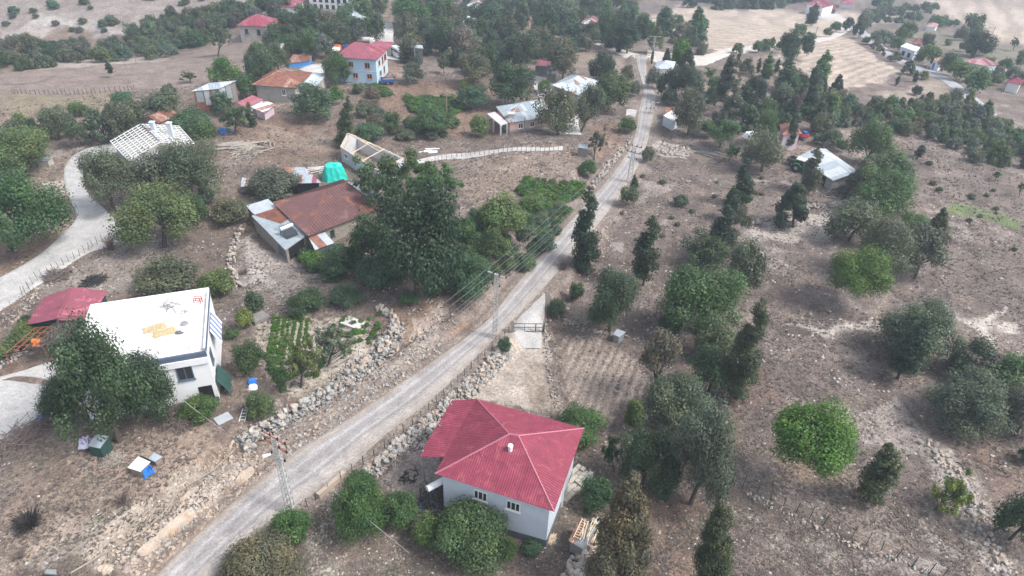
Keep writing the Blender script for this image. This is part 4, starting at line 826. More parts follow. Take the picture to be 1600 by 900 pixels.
scatter('hedge_bush', 'bush', [(1350, 24), (1450, 12), (1500, 40), (1500, 50), (1420, 34), (1390, 44), (1345, 40)], 26, 16, ('haze', 'oak', 'mid'), 'hedge tree between the far fields at the upper right', 'hedge trees between the far right fields', 13)
scatter('garden_tree', ('round', 'bush'), [(1445, 70), (1500, 60), (1560, 80), (1640, 90), (1640, 170), (1560, 150), (1520, 90)], 24, 19, ('haze', 'mid', 'olive'), 'garden tree among the far right cottages', 'garden trees of the far right cottages', 14)
scatter('grove_tree', ('round', 'lobed'), [(640, 60), (760, 20), (800, 40), (790, 110), (740, 120), (700, 100), (640, 110)], 30, 28, ('oak', 'olive', 'dark'), 'dark crown of the dense grove right of the minibus', 'dense grove right of the minibus', 15)
scatter('grove_tree', ('round', 'cone'), [(940, 10), (1090, 45), (1100, 90), (1060, 100), (1040, 60), (960, 75), (935, 60)], 26, 25, ('oak', 'mid', 'olive'), 'crown of the grove around the road junction', 'grove around the road junction', 16)
scatter('grove_tree', ('round', 'cone', 'cyp'), [(1115, 110), (1200, 95), (1300, 130), (1330, 190), (1290, 215), (1230, 200), (1200, 230), (1150, 190), (1110, 200)], 26, 26, ('oak', 'olive', 'cyp', 'mid'), 'scattered dark tree of the grove left of the wooded belt', 'grove left of the wooded belt', 17)
scatter('grove_tree', ('round', 'bush'), [(400, 90), (420, 60), (560, 45), (590, 60), (520, 80), (480, 88), (450, 95), (400, 120)], 24, 26, ('oak', 'mid', 'olive'), 'green crown above the terrace house', 'green crowns above the terrace house', 18)
scatter('grove_tree', ('round', 'lobed'), [(790, 20), (900, 10), (930, 50), (905, 110), (850, 100), (830, 110), (780, 70)], 20, 30, ('oak', 'olive', 'dark'), 'dark crown among the trees left of the little dark red house', 'trees left of the little dark red house', 29)
scatter('slope_shrub', 'bush', [(740, 330), (890, 330), (820, 440), (740, 470), (690, 440)], 26, 34, ('mid', 'fig', 'olive', 'light'), 'green shrub crowding the bank left of the main road', 'shrubs on the bank left of the main road', 19, cat='bush', hf=.7)
scatter('slope_shrub', 'bush', [(470, 400), (600, 400), (700, 440), (690, 470), (620, 455), (560, 440), (500, 440)], 16, 34, ('fig', 'oak', 'mid'), 'dark shrub below the brown roofed house', 'shrubs below the brown roofed house', 20, cat='bush', hf=.7)
scatter('slope_shrub', 'bush', [(460, 140), (560, 150), (560, 200), (620, 220), (700, 222), (700, 205), (600, 190), (590, 150), (480, 130)], 22, 22, ('olive', 'mid', 'brown'), 'low shrub in the middle gardens', 'low shrubs of the middle gardens', 21, cat='bush', hf=.7)
scatter('dry_bush', 'bush', [(1000, 260), (1200, 280), (1200, 330), (1080, 350), (980, 400), (960, 340)], 14, 10, ('brown', 'olive'), 'small dry bush in the brown field right of the road', 'dry bushes in the field right of the road', 22, cat='bush', hf=.6)
scatter('dry_bush', 'bush', [(1400, 240), (1600, 300), (1600, 400), (1480, 340), (1430, 260)], 12, 9, ('brown', 'oak'), 'small bush dotted on the upper right slope', 'small bushes of the upper right slope', 23, cat='bush', hf=.6)
scatter('garden_plant', 'bush', [(812, 290), (830, 282), (905, 290), (912, 302), (880, 320), (850, 332), (820, 325)], 80, 15, ('bright', 'bright', 'light', 'mid'), 'bushy bean plant in the green patch left of the road', 'bean plants in the patch left of the road', 24, cat='plant', hf=.55)
scatter('garden_plant', 'bush', [(815, 325), (850, 335), (880, 322), (900, 330), (850, 375), (820, 360)], 26, 19, ('mid', 'fig', 'light'), 'leafy plant below the bean patch left of the road', 'leafy plants below the bean patch', 25, cat='plant', hf=.6)
scatter('garden_plant', 'bush', [(632, 152), (720, 155), (725, 175), (700, 185), (650, 178), (635, 168)], 80, 12, ('mid', 'bright', 'bright'), 'bean plant in the field below the grove', 'bean plants in the field below the grove', 26, cat='plant', hf=.6)
scatter('garden_plant', 'bush', [(570, 138), (585, 134), (616, 150), (605, 152)], 12, 13, ('bright', 'mid'), 'green garden plant below the pale blue house', 'garden plants below the pale blue house', 27, cat='plant', hf=.5)
def plant_row(a, b, n, wpx, colr, group, label, hf=.7):
    for i in range(n):
        t = (i+random.uniform(-.2, .2))/(n-1); x = a[0]+(b[0]-a[0])*t; y = a[1]+(b[1]-a[1])*t; p = G(x+random.uniform(-1, 1), y); m = mpp(p); W = wpx*m*random.uniform(.7, 1.25)
        o = inst('vegetable_plant', get_crown('bush', 'T', i), (p.x, p.y, p.z+W*.3), (0, 0, random.uniform(0, 6)), (W/2, W/2, W*hf/2), None, tuple(v*random.uniform(.9, 1.2) for v in FC[colr])); tag(o, label, 'plant', group)
for i, (a, b) in enumerate([((429, 498), (419, 560)), ((437, 497), (427, 575)), ((445, 497), (435, 568)), ((453, 497), (444, 560)), ((462, 500), (455, 545)), ((472, 500), (465, 545)), ((481, 502), (476, 540))]):
    plant_row(a, b, 16 if i < 4 else 12, 7.6, 'bright', 'vegetable plants in straight garden rows', 'leafy vegetable plant in the straight garden rows')
plant_row((418, 560), (442, 610), 11, 12, 'mid', 'leafy plants down the left side of the garden', 'leafy plant down the left side of the garden')
scatter('garden_plant', 'bush', [(405, 545), (500, 540), (520, 500), (600, 490), (590, 530), (500, 590), (430, 605)], 75, 12, ('mid', 'light', 'bright'), 'low green plant among the lower garden beds', 'low plants of the lower garden beds', 28, cat='plant', hf=.5)
# bare and burnt shrubs: bundles of twigs
def twig_ball(name, px, py, wpx, n, mat, label, cat='bush', hf=.7, up=True, thick=.02, group=None):
    g = random.Random(int(px*7+py)); p = G(px, py); W = wpx*mpp(p)/2; mb = MB()
    for i in range(n):
        a = g.uniform(0, 6.28); e = g.uniform(.3, 1)*W; el = g.uniform(.15, 1) if up else g.uniform(0, .35)
        if up: s = (g.uniform(-.15, .15)*W, g.uniform(-.15, .15)*W, -.05); q = (math.cos(a)*e, math.sin(a)*e, W*hf*el*1.6)
        else: cx_, cy_ = g.uniform(-.7, .7)*W, g.uniform(-.7, .7)*W; z = g.uniform(.05, hf*W)*(1-math.hypot(cx_, cy_)/(W*1.2)); l = g.uniform(.3, .6)*W; s = (cx_-math.cos(a)*l, cy_-math.sin(a)*l, max(z, .02)); q = (cx_+math.cos(a)*l, cy_+math.sin(a)*l, max(z+g.uniform(-.2, .3)*W*.4, .02))
        mid = tuple((u+v)/2+g.uniform(-.08, .08)*W for u, v in zip(s, q)); mb.tube([s, mid, q], thick, thick*.5, 3)
    return tag(inst(name, mb.mesh(name, mat), p), label, cat, group)
twig_ball('burnt_bush', 47, 822, 55, 260, BURNT, 'charred black bush on the bare soil at the lower left', thick=.03)
twig_ball('dry_bush', 190, 785, 38, 120, TWIG, 'sparse dry twiggy bush in the middle of the bare yard', thick=.02)
twig_ball('dry_bush', 105, 796, 28, 70, TWIG, 'small dry bush right of the charred bush', hf=.5)
twig_ball('dry_bush', 30, 872, 30, 90, TWIG, 'dry dark bush at the lower left corner', thick=.025)
twig_ball('dry_bush', 174, 390, 24, 140, M('dry_reddish_stalk', (.24, .15, .12), .9, .3), 'upright brown dead shrub on the terrace above the red shed', hf=1.3, thick=.025)
twig_ball('burnt_heap', 147, 440, 36, 200, BURNT, 'black burnt patch of ash and twigs on the terrace', 'ash heap', hf=.12, up=False, thick=.05)
twig_ball('brush_pile', 90, 432, 42, 150, TWIG, 'heap of cut poles beside the path fence', 'brush pile', hf=.5, up=False, thick=.04)
twig_ball('dry_bush', 382, 428, 20, 110, TWIG, 'round dark dead bush beside the rubble yard', hf=.8)
twig_ball('brush_pile', 280, 655, 62, 420, TWIG, 'big pile of brushwood under the white house', 'brush pile', hf=.55, up=False, thick=.03)
twig_ball('brush_pile', 178, 720, 36, 160, TWIGG, 'pile of bleached branches beside the green box hut', 'brush pile', hf=.5, up=False, thick=.04)
twig_ball('brush_pile', 40, 690, 95, 200, TWIG, 'long heap of grey branches beside the paved yard', 'brush pile', hf=.14, up=False, thick=.05)
twig_ball('brush_pile', 85, 655, 60, 160, TWIG, 'heap of twigs at the foot of the dark trees', 'brush pile', hf=.25, up=False, thick=.035)
twig_ball('brush_pile', 905, 497, 40, 200, TWIGG, 'stack of grey sticks above the ploughed plot', 'brush pile', hf=.3, up=False, thick=.035)
twig_ball('dry_bush', 880, 420, 30, 120, TWIG, 'leafless dark bush at the road edge by the tallest cypress', hf=1., thick=.025)
twig_ball('brush_pile', 395, 300, 34, 220, TWIG, 'round heap of dry branches by the curved sheet', 'brush pile', hf=.8, up=False, thick=.04)
twig_ball('brush_pile', 650, 870, 26, 80, TWIG, 'small heap of sticks left of the feathery tree', 'brush pile', hf=.3, up=False, thick=.03)
twig_ball('brush_pile', 860, 842, 24, 120, PALEWOOD, 'scattered firewood sticks at the corner of the near house', 'firewood', hf=.2, up=False, thick=.04)
twig_ball('brush_pile', 385, 240, 52, 110, TWIGG, 'pile of chopped branches right of the logs', 'brush pile', hf=.25, up=False, thick=.08)
twig_ball('brush_pile', 640, 862, 20, 50, TWIG, 'loose dry twigs below the hedge corner', 'brush pile', hf=.3, up=False, thick=.03)

# ------------------------------------------------------------------ building helpers
def clip_poly(poly, ax, lo, hi):
    for sgn, lim in ((1, lo), (-1, -hi)):
        out = []
        for i in range(len(poly)):
            a, b = poly[i], poly[(i+1) % len(poly)]; da = sgn*a[ax]-lim; db = sgn*b[ax]-lim
            if da >= 0: out.append(a)
            if (da >= 0) != (db >= 0): t = da/(da-db); out.append(tuple(a[k]+(b[k]-a[k])*t for k in range(2)))
        poly = out
        if len(poly) < 3: return []
    return poly
def roof_face(parent, pts, mats, sw, rib, g, origin, jit=.012, name='roof_sheet', rows=1):
    """one roof slope laid with ribbed sheets; first edge of pts is the eave"""
    pts = [Vector(p) for p in pts]; O = pts[0]; u = (pts[1]-pts[0]).normalized(); n = (pts[1]-pts[0]).cross(pts[2]-pts[0]).normalized()
    if n.z < 0: n = -n
    v = n.cross(u).normalized()
    if (sum((p-O).dot(v) for p in pts)) < 0: v = -v
    P2 = [((p-O).dot(u), (p-O).dot(v)) for p in pts]; us = [p[0] for p in P2]; vs = [p[1] for p in P2]; U0, U1, V1 = min(us), max(us), max(vs)
    k = max(1, round((U1-U0)/sw)); st = (U1-U0)/k
    for i in range(k):
        for r in range(rows):
            q = clip_poly(P2, 0, U0+i*st, U0+(i+1)*st)
            if rows > 1 and len(q) > 2: q = clip_poly(q, 1, V1*r/rows-(.02 if r else 9), V1*(r+1)/rows)
            if len(q) < 3: continue
            ar = abs(sum(q[j][0]*q[(j+1) % len(q)][1]-q[(j+1) % len(q)][0]*q[j][1] for j in range(len(q))))/2
            if ar < .05: continue
            off = g.uniform(0, jit)+(.012 if (i % 2) else 0)+(.02 if r else 0); mb = MB(); top = [O+u*a+v*b+n*(off+.03)-origin for a, b in q]; bot = [O+u*a+v*b+n*(off-.01)-origin for a, b in q]
            m = len(q); base = len(mb.v); mb.v += [tuple(p) for p in top]+[tuple(p) for p in bot]
            mb.f.append(tuple(range(base, base+m))); mb.f.append(tuple(range(base+2*m-1, base+m-1, -1)))
            mb.f += [(base+j, base+m+j, base+m+(j+1) % m, base+(j+1) % m) for j in range(m)]
            if rib:
                nr = max(1, int(st/rib)); w_ = rib*.22
                for j in range(nr):
                    uc = U0+i*st+(j+.5)*st/nr; s = clip_poly(q, 0, uc-w_, uc+w_)
                    if len(s) < 3: continue
                    lo = min(p[1] for p in s); hi = max(p[1] for p in s); sl = clip_poly(q, 0, uc-.01, uc+.01)
                    if len(sl) > 2: lo = min(p[1] for p in sl); hi = max(p[1] for p in sl)
                    if hi-lo < .3: continue
                    L_ = [O+u*(uc+d)+v*t+n*(off+z)-origin for t in (lo, hi) for d, z in ((-w_, .031), (0, .031+rib*.28), (w_, .031))]
                    b0 = len(mb.v); mb.v += [tuple(p) for p in L_]; mb.f += [(b0, b0+1, b0+4, b0+3), (b0+1, b0+2, b0+5, b0+4), (b0, b0+2, b0+1), (b0+3, b0+4, b0+5)]
            me = mb.mesh(name, g.choice(mats)); inst(name, me, parent=parent)
def side_pt(q, s, u, z, out=0.):
    a = Vector(q[s]); b = Vector(q[(s+1) % 4]); p = a.lerp(b, u); d = (b-a).normalized(); nn = Vector((d.y, -d.x, 0)); return Vector((p.x, p.y, z))+nn*out, d, nn
def add_window(parent, q, s, u0, u1, z0, z1, o, frame, panes=2, name='window', glass=None, sill=True):
    a, d, nn = side_pt(q, s, u0, z0); b, _, _ = side_pt(q, s, u1, z0); a = a-o; b = b-o; H = z1-z0; L = (b-a).length; t = .09; U = Vector((0, 0, 1)); mb = MB()
    def bx(x0, x1, y0, y1, d0, d1): mb.hexa([a+d*x0+nn*d0+U*y0, a+d*x1+nn*d0+U*y0, a+d*x1+nn*d1+U*y0, a+d*x0+nn*d1+U*y0][::-1], [a+d*x0+nn*d0+U*y1, a+d*x1+nn*d0+U*y1, a+d*x1+nn*d1+U*y1, a+d*x0+nn*d1+U*y1][::-1])
    bx(0, L, 0, t, 0, .09); bx(0, L, H-t, H, 0, .09); bx(0, t, t, H-t, 0, .09); bx(L-t, L, t, H-t, 0, .09)
    for i in range(1, panes): x = L*i/panes; bx(x-t*.4, x+t*.4, t, H-t, 0, .08)
    if not panes: return
    wo = mb.build(name, frame, None); wo.parent = parent
    for i in range(panes):
        pb = MB(); x0 = L*i/panes+t*.5; x1 = L*(i+1)/panes-t*.5
        pb.poly([a+d*x0+nn*.03+U*t, a+d*x1+nn*.03+U*t, a+d*x1+nn*.03+U*(H-t), a+d*x0+nn*.03+U*(H-t)]); po = pb.build('pane', glass or GLASS, None); po.parent = wo
    if sill and name == 'window':
        mb = MB(); bx(-.1, L+.1, -.09, 0, .0, .16); so_ = mb.build('sill', frame, None); so_.parent = wo
def add_door(parent, q, s, u0, u1, z0, z1, o, mat, name='door'):
    a, d, nn = side_pt(q, s, u0, z0); b, _, _ = side_pt(q, s, u1, z0); a = a-o; b = b-o; U = Vector((0, 0, z1-z0)); mb = MB()
    mb.hexa([b+nn*.04, a+nn*.04, a-nn*.03, b-nn*.03], [b+nn*.04+U, a+nn*.04+U, a-nn*.03+U, b-nn*.03+U]); x = mb.build(name, mat, None); x.parent = parent
def quad_px(pxs, z):
    q = [Pz(*p, z) if p else None for p in pxs]
    for i in range(4):
        if q[i] is None: q[i] = q[(i+1) % 4]+q[(i+3) % 4]-q[(i+2) % 4]
    a = sum(q[i].x*q[(i+1) % 4].y-q[(i+1) % 4].x*q[i].y for i in range(4))
    return q
def shrink(q, d):
    out = []; c = sum(q, Vector())/4
    for i in range(4):
        p = q[i]; e1 = (q[(i+1) % 4]-p).normalized(); e0 = (q[i-1]-p).normalized(); out.append(p+(e1+e0)*d)
    return out
def building(name, label, cat, ref, eave, H, roof=('hip', 1.4), over=.45, wall=WHITE, sheets=(RED,), sw=1., rib=.25, wins=(), doors=(), ridge=None, cap=None, zoff=0., wall_h=None, wallq=None, seed=1, group=None, rows=1, basez=None):
    """eave: four photo corners (front left, front right, back right, back left) of the roof edge; ref: photo foot of the wall; H wall height"""
    g = random.Random(seed); gp = G(*ref); zE = gp.z+H; q = quad_px(eave, zE); c = sum(q, Vector())/4
    root = empty(name, (c.x, c.y, gp.z), label, cat, group); o = Vector(root.location); wq = wallq or shrink(q, over)
    zb = min([h(p.x, p.y) for p in wq]+[gp.z])-.35 if basez is None else basez; kind, rise = roof; mb = MB()
    zt = zE-.02; body = [Vector((p.x, p.y, 0)) for p in wq]
    mb.hexa([p+Vector((0, 0, zb))-o for p in body], [p+Vector((0, 0, zt))-o for p in body])
    capm = cap
    if kind in ('hip', 'gable'):
        A, B, C, D = q
        if (B-A).length+(C-D).length < (C-B).length+(D-A).length and ridge is None: A, B, C, D = B, C, D, A
        sh = min((D-A).length, (B-A).length)/2; ux = ((B-A)+(C-D)).normalized(); R0 = (A+D)/2+ux*(sh*.95 if kind == 'hip' else 0); R1 = (B+C)/2-ux*(sh*.95 if kind == 'hip' else 0)
        if ridge: A, B, C, D = q; R0, R1 = Pz(*ridge[0], zE+rise), Pz(*ridge[1], zE+rise)
        R0.z = R1.z = zE+rise; faces = [[A, B, R1, R0], [C, D, R0, R1]]
        if kind == 'hip': faces += [[B, C, R1], [D, A, R0]]
        else:
            for a_, b_, r_ in ((A, D, R0), (B, C, R1)):
                w0 = a_.lerp(b_, .06); w1 = b_.lerp(a_, .06); e = (c-r_).normalized()*over; e.z = 0; rr = r_+Vector((0, 0, -.12)); mb.hexa([w0+e-o+Vector((0, 0, -.03)), w1+e-o+Vector((0, 0, -.03)), w1+e*1.25-o+Vector((0, 0, -.03)), w0+e*1.25-o+Vector((0, 0, -.03))], [rr+e-o, rr+e-o+Vector((0, 0, .001)), rr+e*1.25-o+Vector((0, 0, .001)), rr+e*1.25-o])
        for f in faces: roof_face(root, f, sheets, sw, rib, g, o, rows=rows)
        rm = MB()
        for a_, b_ in ([(R0, R1)]+([(A, R0), (D, R0), (B, R1), (C, R1)] if kind == 'hip' else [])):
            if (a_-b_).length > .2: rm.tube([a_-o+Vector((0, 0, .05)), b_-o+Vector((0, 0, .05))], .09, .09, 5)
        x = rm.build('ridge_cap', cap or sheets[0], None); x.parent = root
    elif kind == 'shed':       # rise: height of the back edge above the front edge
        A, B, C, D = q; A = Pz(*eave[0], zE); B = Pz(*eave[1], zE); C = Pz(*eave[2], zE+rise) if eave[2] else C+Vector((0, 0, rise)); D = Pz(*eave[3], zE+rise) if eave[3] else D+Vector((0, 0, rise))
        roof_face(root, [A, B, C, D], sheets, sw, rib, g, o, rows=rows); wq = shrink([A, B, C, D], over); mb = MB()
        mb.hexa([Vector((p.x, p.y, zb))-o for p in wq], [p-o+Vector((0, 0, -.06)) for p in wq])
    elif kind == 'flat':
        sm = MB(); up_ = Vector((0, 0, .18)); sm.hexa([p-o for p in q], [p-o+up_ for p in q]); x = sm.build('roof_slab', sheets[0], None); x.parent = root
    x = mb.build('wall', wall, None); x.parent = root
    for s, u0, u1, d0, d1, fr, pn in wins: add_window(root, wq, s, u0, u1, zE-d1, zE-d0, o, fr, pn)
    for s, u0, u1, d0, d1, m_ in doors: add_door(root, wq, s, u0, u1, zE-d1, zE-d0, o, m_)
    return root, q, wq, zE, o, zb
def part_box(root, o, name, mat, pts, z0, z1):
    mb = MB(); mb.hexa([Vector((p.x, p.y, z0))-o for p in pts], [Vector((p.x, p.y, z1))-o for p in pts]); x = mb.build(name, mat, None); x.parent = root; return x

# ---- near house with the red sheet roof
base_pt = (858, 862)
gb = G(*base_pt); Hn = H_at(859, 862, 797); print('HN', Hn, 'HW', H_at(325, 621, 549))
rootN, q, wq, zE, o, zb = building('village_house', 'white house with the largest bright red sheet roof below the road', 'house', base_pt, [(680, 740.5), (865.6, 800), (912.3, 670), (745, 624)], Hn, ('hip', 2.3), .5, WBLUE, (RED,), 1.05, .21,
    wins=[(0, .30, .43, 1.0, 2.15, FRAMEW, 3), (0, .61, .74, 1.0, 2.15, FRAMEW, 3), (1, .12, .22, .9, 2.1, FRAMEW, 2)], doors=[(1, .38, .48, .6, 3.0, FRAMEW)], ridge=[(796, 679), (810, 681.5)], cap=REDL, rows=2)
# lean out roof wing at the back left
g_ = random.Random(5); W0 = [Pz(655, 713.5, zE-.45), q[0].lerp(q[3], .2), q[3].copy(), Pz(706.6, 626, zE-.45)]
roof_face(rootN, [W0[0], W0[3], W0[2], W0[1]][::1], (RED,), 1.05, .21, g_, o, rows=1)
for p in (W0[0].lerp(W0[2], .06), W0[3].lerp(W0[1], .1), W0[0].lerp(W0[3], .5)+Vector((.3, 0, 0))):
    mb = MB(); mb.bar(Vector((p.x, p.y, h(p.x, p.y)-.1))-o, Vector((p.x, p.y, zE-.12))-o, .13); x = mb.build('porch_post', STEEL, None); x.parent = rootN
ch = Pz(797, 710, zE+1.2); mb = MB(); mb.tube([ch-o-Vector((0, 0, .6)), ch-o+Vector((0, 0, .9))], .2, .2, 8); mb.tube([ch-o+Vector((0, 0, .95)), ch-o+Vector((0, 0, 1.15))], .24, .24, 8); x = mb.build('chimney', FRAMEW, None); x.parent = rootN
pl = shrink(wq, -.05); pm = MB()
for s, prof in ((0, [(0, .9), (.35, 1.0), (.55, 1.2), (.62, .9), (.66, .75), (1, 1.0)]), (1, [(0, 1.0), (.3, .5), (1, .2)])):
    for i in range(len(prof)-1):
        a, d, nn = side_pt(wq, s, prof[i][0], 0); b, _, _ = side_pt(wq, s, prof[i+1][0], 0); a -= o; b -= o; a.z = b.z = zb-o.z; za, zb_ = prof[i][1]+o.z-zb, prof[i+1][1]+o.z-zb
        pm.hexa([b+nn*.05, a+nn*.05, a-nn*.02, b-nn*.02], [b+nn*.05+Vector((0, 0, zb_)), a+nn*.05+Vector((0, 0, za)), a-nn*.02+Vector((0, 0, za)), b-nn*.02+Vector((0, 0, zb_))])
x = pm.build('plinth', DARKP, None); x.parent = rootN
for s, u in ((1, .55), (1, .72)):
    p, d, nn = side_pt(wq, s, u, zE); p -= o; mb = MB(); mb.bar(p+nn*.05+Vector((0, 0, -.05)), p+nn*.05+Vector((0, 0, zb-zE+.3)), .3, .3); x = mb.build('pillar', FRAMEW, None); x.parent = rootN

# ---- white flat roofed house
refW = (250, 628); HW = H_at(325, 621, 549)*.97
HWs = min(max(HW, 5.0), 6.6)
rootW, q, wq, zE, o, zb = building('village_house', 'white flat roofed house with slate blue trim behind the largest dark tree', 'house', refW, [(112, 589), (323, 553), (329, 461), (146, 488)], HWs, ('flat', 0), .02, WHITE, (SLAB,), wins=[(0, .735, .86, 1.05, 2.75, DKBLUE, 2), (0, .47, .6, 1.05, 2.75, DKBLUE, 2), (1, .12, .22, .9, 2.5, DKBLUE, 2)])
q2 = shrink(q, .22); zT = zE+.18
for i, (s, hh, m_) in enumerate(((0, .10, DKBLUE), (1, .5, WHITE), (2, .85, WHITE), (3, .85, WHITE))):
    a, b = q[s], q[(s+1) % 4]; c_, d_ = q2[(s+1) % 4], q2[s]; part_box(rootW, o, 'parapet', m_, [a, b, c_, d_], zT+.003, zT+hh)
for s in (0, 1):     # slate blue bands
    a, d, nn = side_pt(q, s, 0, 0); b, _, _ = side_pt(q, s, 1, 0); part_box(rootW, o, 'trim_band', DKBLUE, [a+nn*.06, b+nn*.06, b-nn*.0, a-nn*.0], zE-.28 if s == 0 else zE+.35, zT+.004 if s == 0 else zE+.72)
a, d, nn = side_pt(q, 0, 0, 0); b, _, _ = side_pt(q, 0, 1, 0); part_box(rootW, o, 'cornice', WHITE, [a+nn*.18, b+nn*.18, b, a], zE-1.0, zE-.29)
part_box(rootW, o, 'base_band', DKBLUE, [a+nn*.03, b+nn*.03, b, a], zb, gb.z*0+o.z+.35)
for s, u0, u1 in ((0, .86, .97),): add_door(rootW, wq, s, u0, u1, o.z+.0, o.z+2.0, o, DARK, 'doorway')
for u, v in ((.08, .1), (.08, .16), (.9, .5), (.9, .56), (.52, .42), (.9, .87), (.93, .87), (.86, .1), (.8, .1)):
    p = q[0].lerp(q[1], u).lerp(q[3].lerp(q[2], u), v)-o; mb = MB()
    for k in range(3): mb.tube([p+Vector((k*.14, 0, .1)), p+Vector((k*.14, .02, .85))], .015, .015, 3)
    x = mb.build('rebar_stub', REDST, None); x.parent = rootW
def on_roof(u, v, dz=0.): p = q[0].lerp(q[1], u).lerp(q[3].lerp(q[2], u), v); return Vector((p.x, p.y, zT+dz))
def lump_sheet(name, c, w_, d_, rz, mat, label, cat, hgt=.08, seed=1, n=9):
    g = random.Random(seed); mb = MB(); N = n
    ph = g.uniform(0, 6)
    for i in range(N+1):
        for j in range(N+1):
            u, v = i/N-.5, j/N-.5; e = 1-.08*math.sin(9*v+ph); z = hgt*(.4+g.random())*(0 if i in (0, N) or j in (0, N) else 1); x_, y_ = u*w_*e, v*d_*(1+.08*math.sin(7*u+ph)); mb.v.append((x_*math.cos(rz)-y_*math.sin(rz), x_*math.sin(rz)+y_*math.cos(rz), z+.01))
    for i in range(N):
        for j in range(N): k = i*(N+1)+j; mb.f.append((k, k+N+1, k+N+2, k+1))
    return tag(inst(name, mb.mesh(name, mat), c), label, cat)
lump_sheet('drying_corn', on_roof(.555, .53), 2.2, 1.2, .6, YEL, 'yellow corn spread to dry on the white roof, farther patch', 'corn', .06, 1)
lump_sheet('drying_corn', on_roof(.645, .43), 2.2, 1.2, .6, YEL, 'yellow corn spread to dry on the white roof, nearer patch', 'corn', .06, 2)
def sticks(name, c, n, L, mat, label, cat, spread=.8, seed=3, hgt=.3, th=.035, dirn=None):
    g = random.Random(seed); mb = MB()
    for i in range(n):
        a = g.uniform(0, 3.14) if dirn is None else dirn+g.uniform(-.15, .15); x_, y_ = g.uniform(-spread, spread), g.uniform(-spread, spread); z = g.uniform(.03, hgt); l = L*g.uniform(.5, 1)/2
        mb.tube([(x_-l*math.cos(a), y_-l*math.sin(a), z), (x_+l*math.cos(a), y_+l*math.sin(a), z+g.uniform(-.05, .05))], th, th*.8, 5)
    return tag(inst(name, mb.mesh(name, mat), c), label, cat)
sticks('scrap_heap', on_roof(.66, .88), 14, 1.8, STEEL, 'tangle of scrap metal at the back of the white roof', 'scrap', .7, 4)
sticks('scrap_heap', on_roof(.78, .72), 4, 1.2, STEEL, 'small pieces of scrap near the middle of the white roof', 'scrap', .3, 5, .1)
mb = MB(); p = on_roof(.9, .87)
for a_, b_ in (((-.5, -.3, .5), (.5, -.3, .5)), ((-.5, .3, .5), (.5, .3, .5)), ((-.5, -.3, 0), (-.5, -.3, .9)), ((.5, -.3, 0), (.5, -.3, .9)), ((-.5, .3, 0), (-.5, .3, .9)), ((.5, .3, 0), (.5, .3, .9)), ((-.5, -.3, .9), (.5, -.3, .9)), ((-.5, .3, .9), (.5, .3, .9))): mb.bar(tuple(c*.7 for c in a_), tuple(c*.7 for c in b_), .05)
tag(inst('trestle', mb.mesh('trestle', REDV), p), 'small red steel trestle in the back corner of the white roof', 'trestle')
mb = MB(); mb.tube([(0, 0, 0), (0, 0, .12), (0, 0, .16)], .42, .36, 12); tag(inst('basin', mb.mesh('basin', STEEL), on_roof(.8, .52)), 'round grey metal basin on the white roof', 'basin')
mb = MB(); mb.hexa([(-.3, -.2, 0), (.3, -.2, 0), (.3, .2, 0), (-.3, .2, 0)], [(-.2, -.15, .25), (.2, -.15, .2), (.2, .15, .3), (-.2, .15, .2)]); mb.box(.2, -.05, .02, .5, .1, .15); tag(inst('sack', mb.mesh('sack', DARKP), on_roof(.76, .38)), 'dark crumpled sack beside the basin on the white roof', 'sack')
# striped awning and dark sheet on the right wall
a, d, nn = side_pt(q, 1, .38, 0); b, _, _ = side_pt(q, 1, .74, 0); aw = empty('awning', (a+nn*.5).to_tuple()[:2]+(zE-1.3,), 'blue and white striped awning on the side of the flat roofed house', 'awning'); ao = Vector(aw.location)
for i in range(9):
    e0, e1 = a.lerp(b, i/9), a.lerp(b, (i+1)/9); mb = MB(); T0 = Vector((0, 0, zE-.15)); T1 = Vector((0, 0, zE-1.9)); mb.hexa([e0+nn*.85+T1-ao, e1+nn*.85+T1-ao, e1+nn*.82+T1-ao, e0+nn*.82+T1-ao], [e0+nn*.12+T0-ao, e1+nn*.12+T0-ao, e1+nn*.09+T0-ao, e0+nn*.09+T0-ao])
    x = mb.build('stripe', STRIPE if i % 2 else WHITE, None); x.parent = aw
a, d, nn = side_pt(q, 1, .02, 0); b, _, _ = side_pt(q, 1, .3, 0); mb = MB(); T0 = Vector((0, 0, o.z+2.3)); T1 = Vector((0, 0, o.z+.1)); N_ = 8
for i in range(N_+1):
    e = a.lerp(b, i/N_); fo = .18*math.sin(i*2.1); mb.v += [tuple(e+nn*(.12+fo*.3)+T0), tuple(e+nn*(.7+fo)+Vector((0, 0, o.z+1.2))), tuple(e+nn*(1.1+fo)+T1)]
for i in range(N_):
    for k in range(2): mb.f.append((i*3+k, i*3+k+1, i*3+k+4, i*3+k+3))
tag(inst('dark_tarpaulin', mb.mesh('dark_tarpaulin', DKGREEN)), 'dark green tarpaulin sloping from the white house wall', 'tarpaulin')

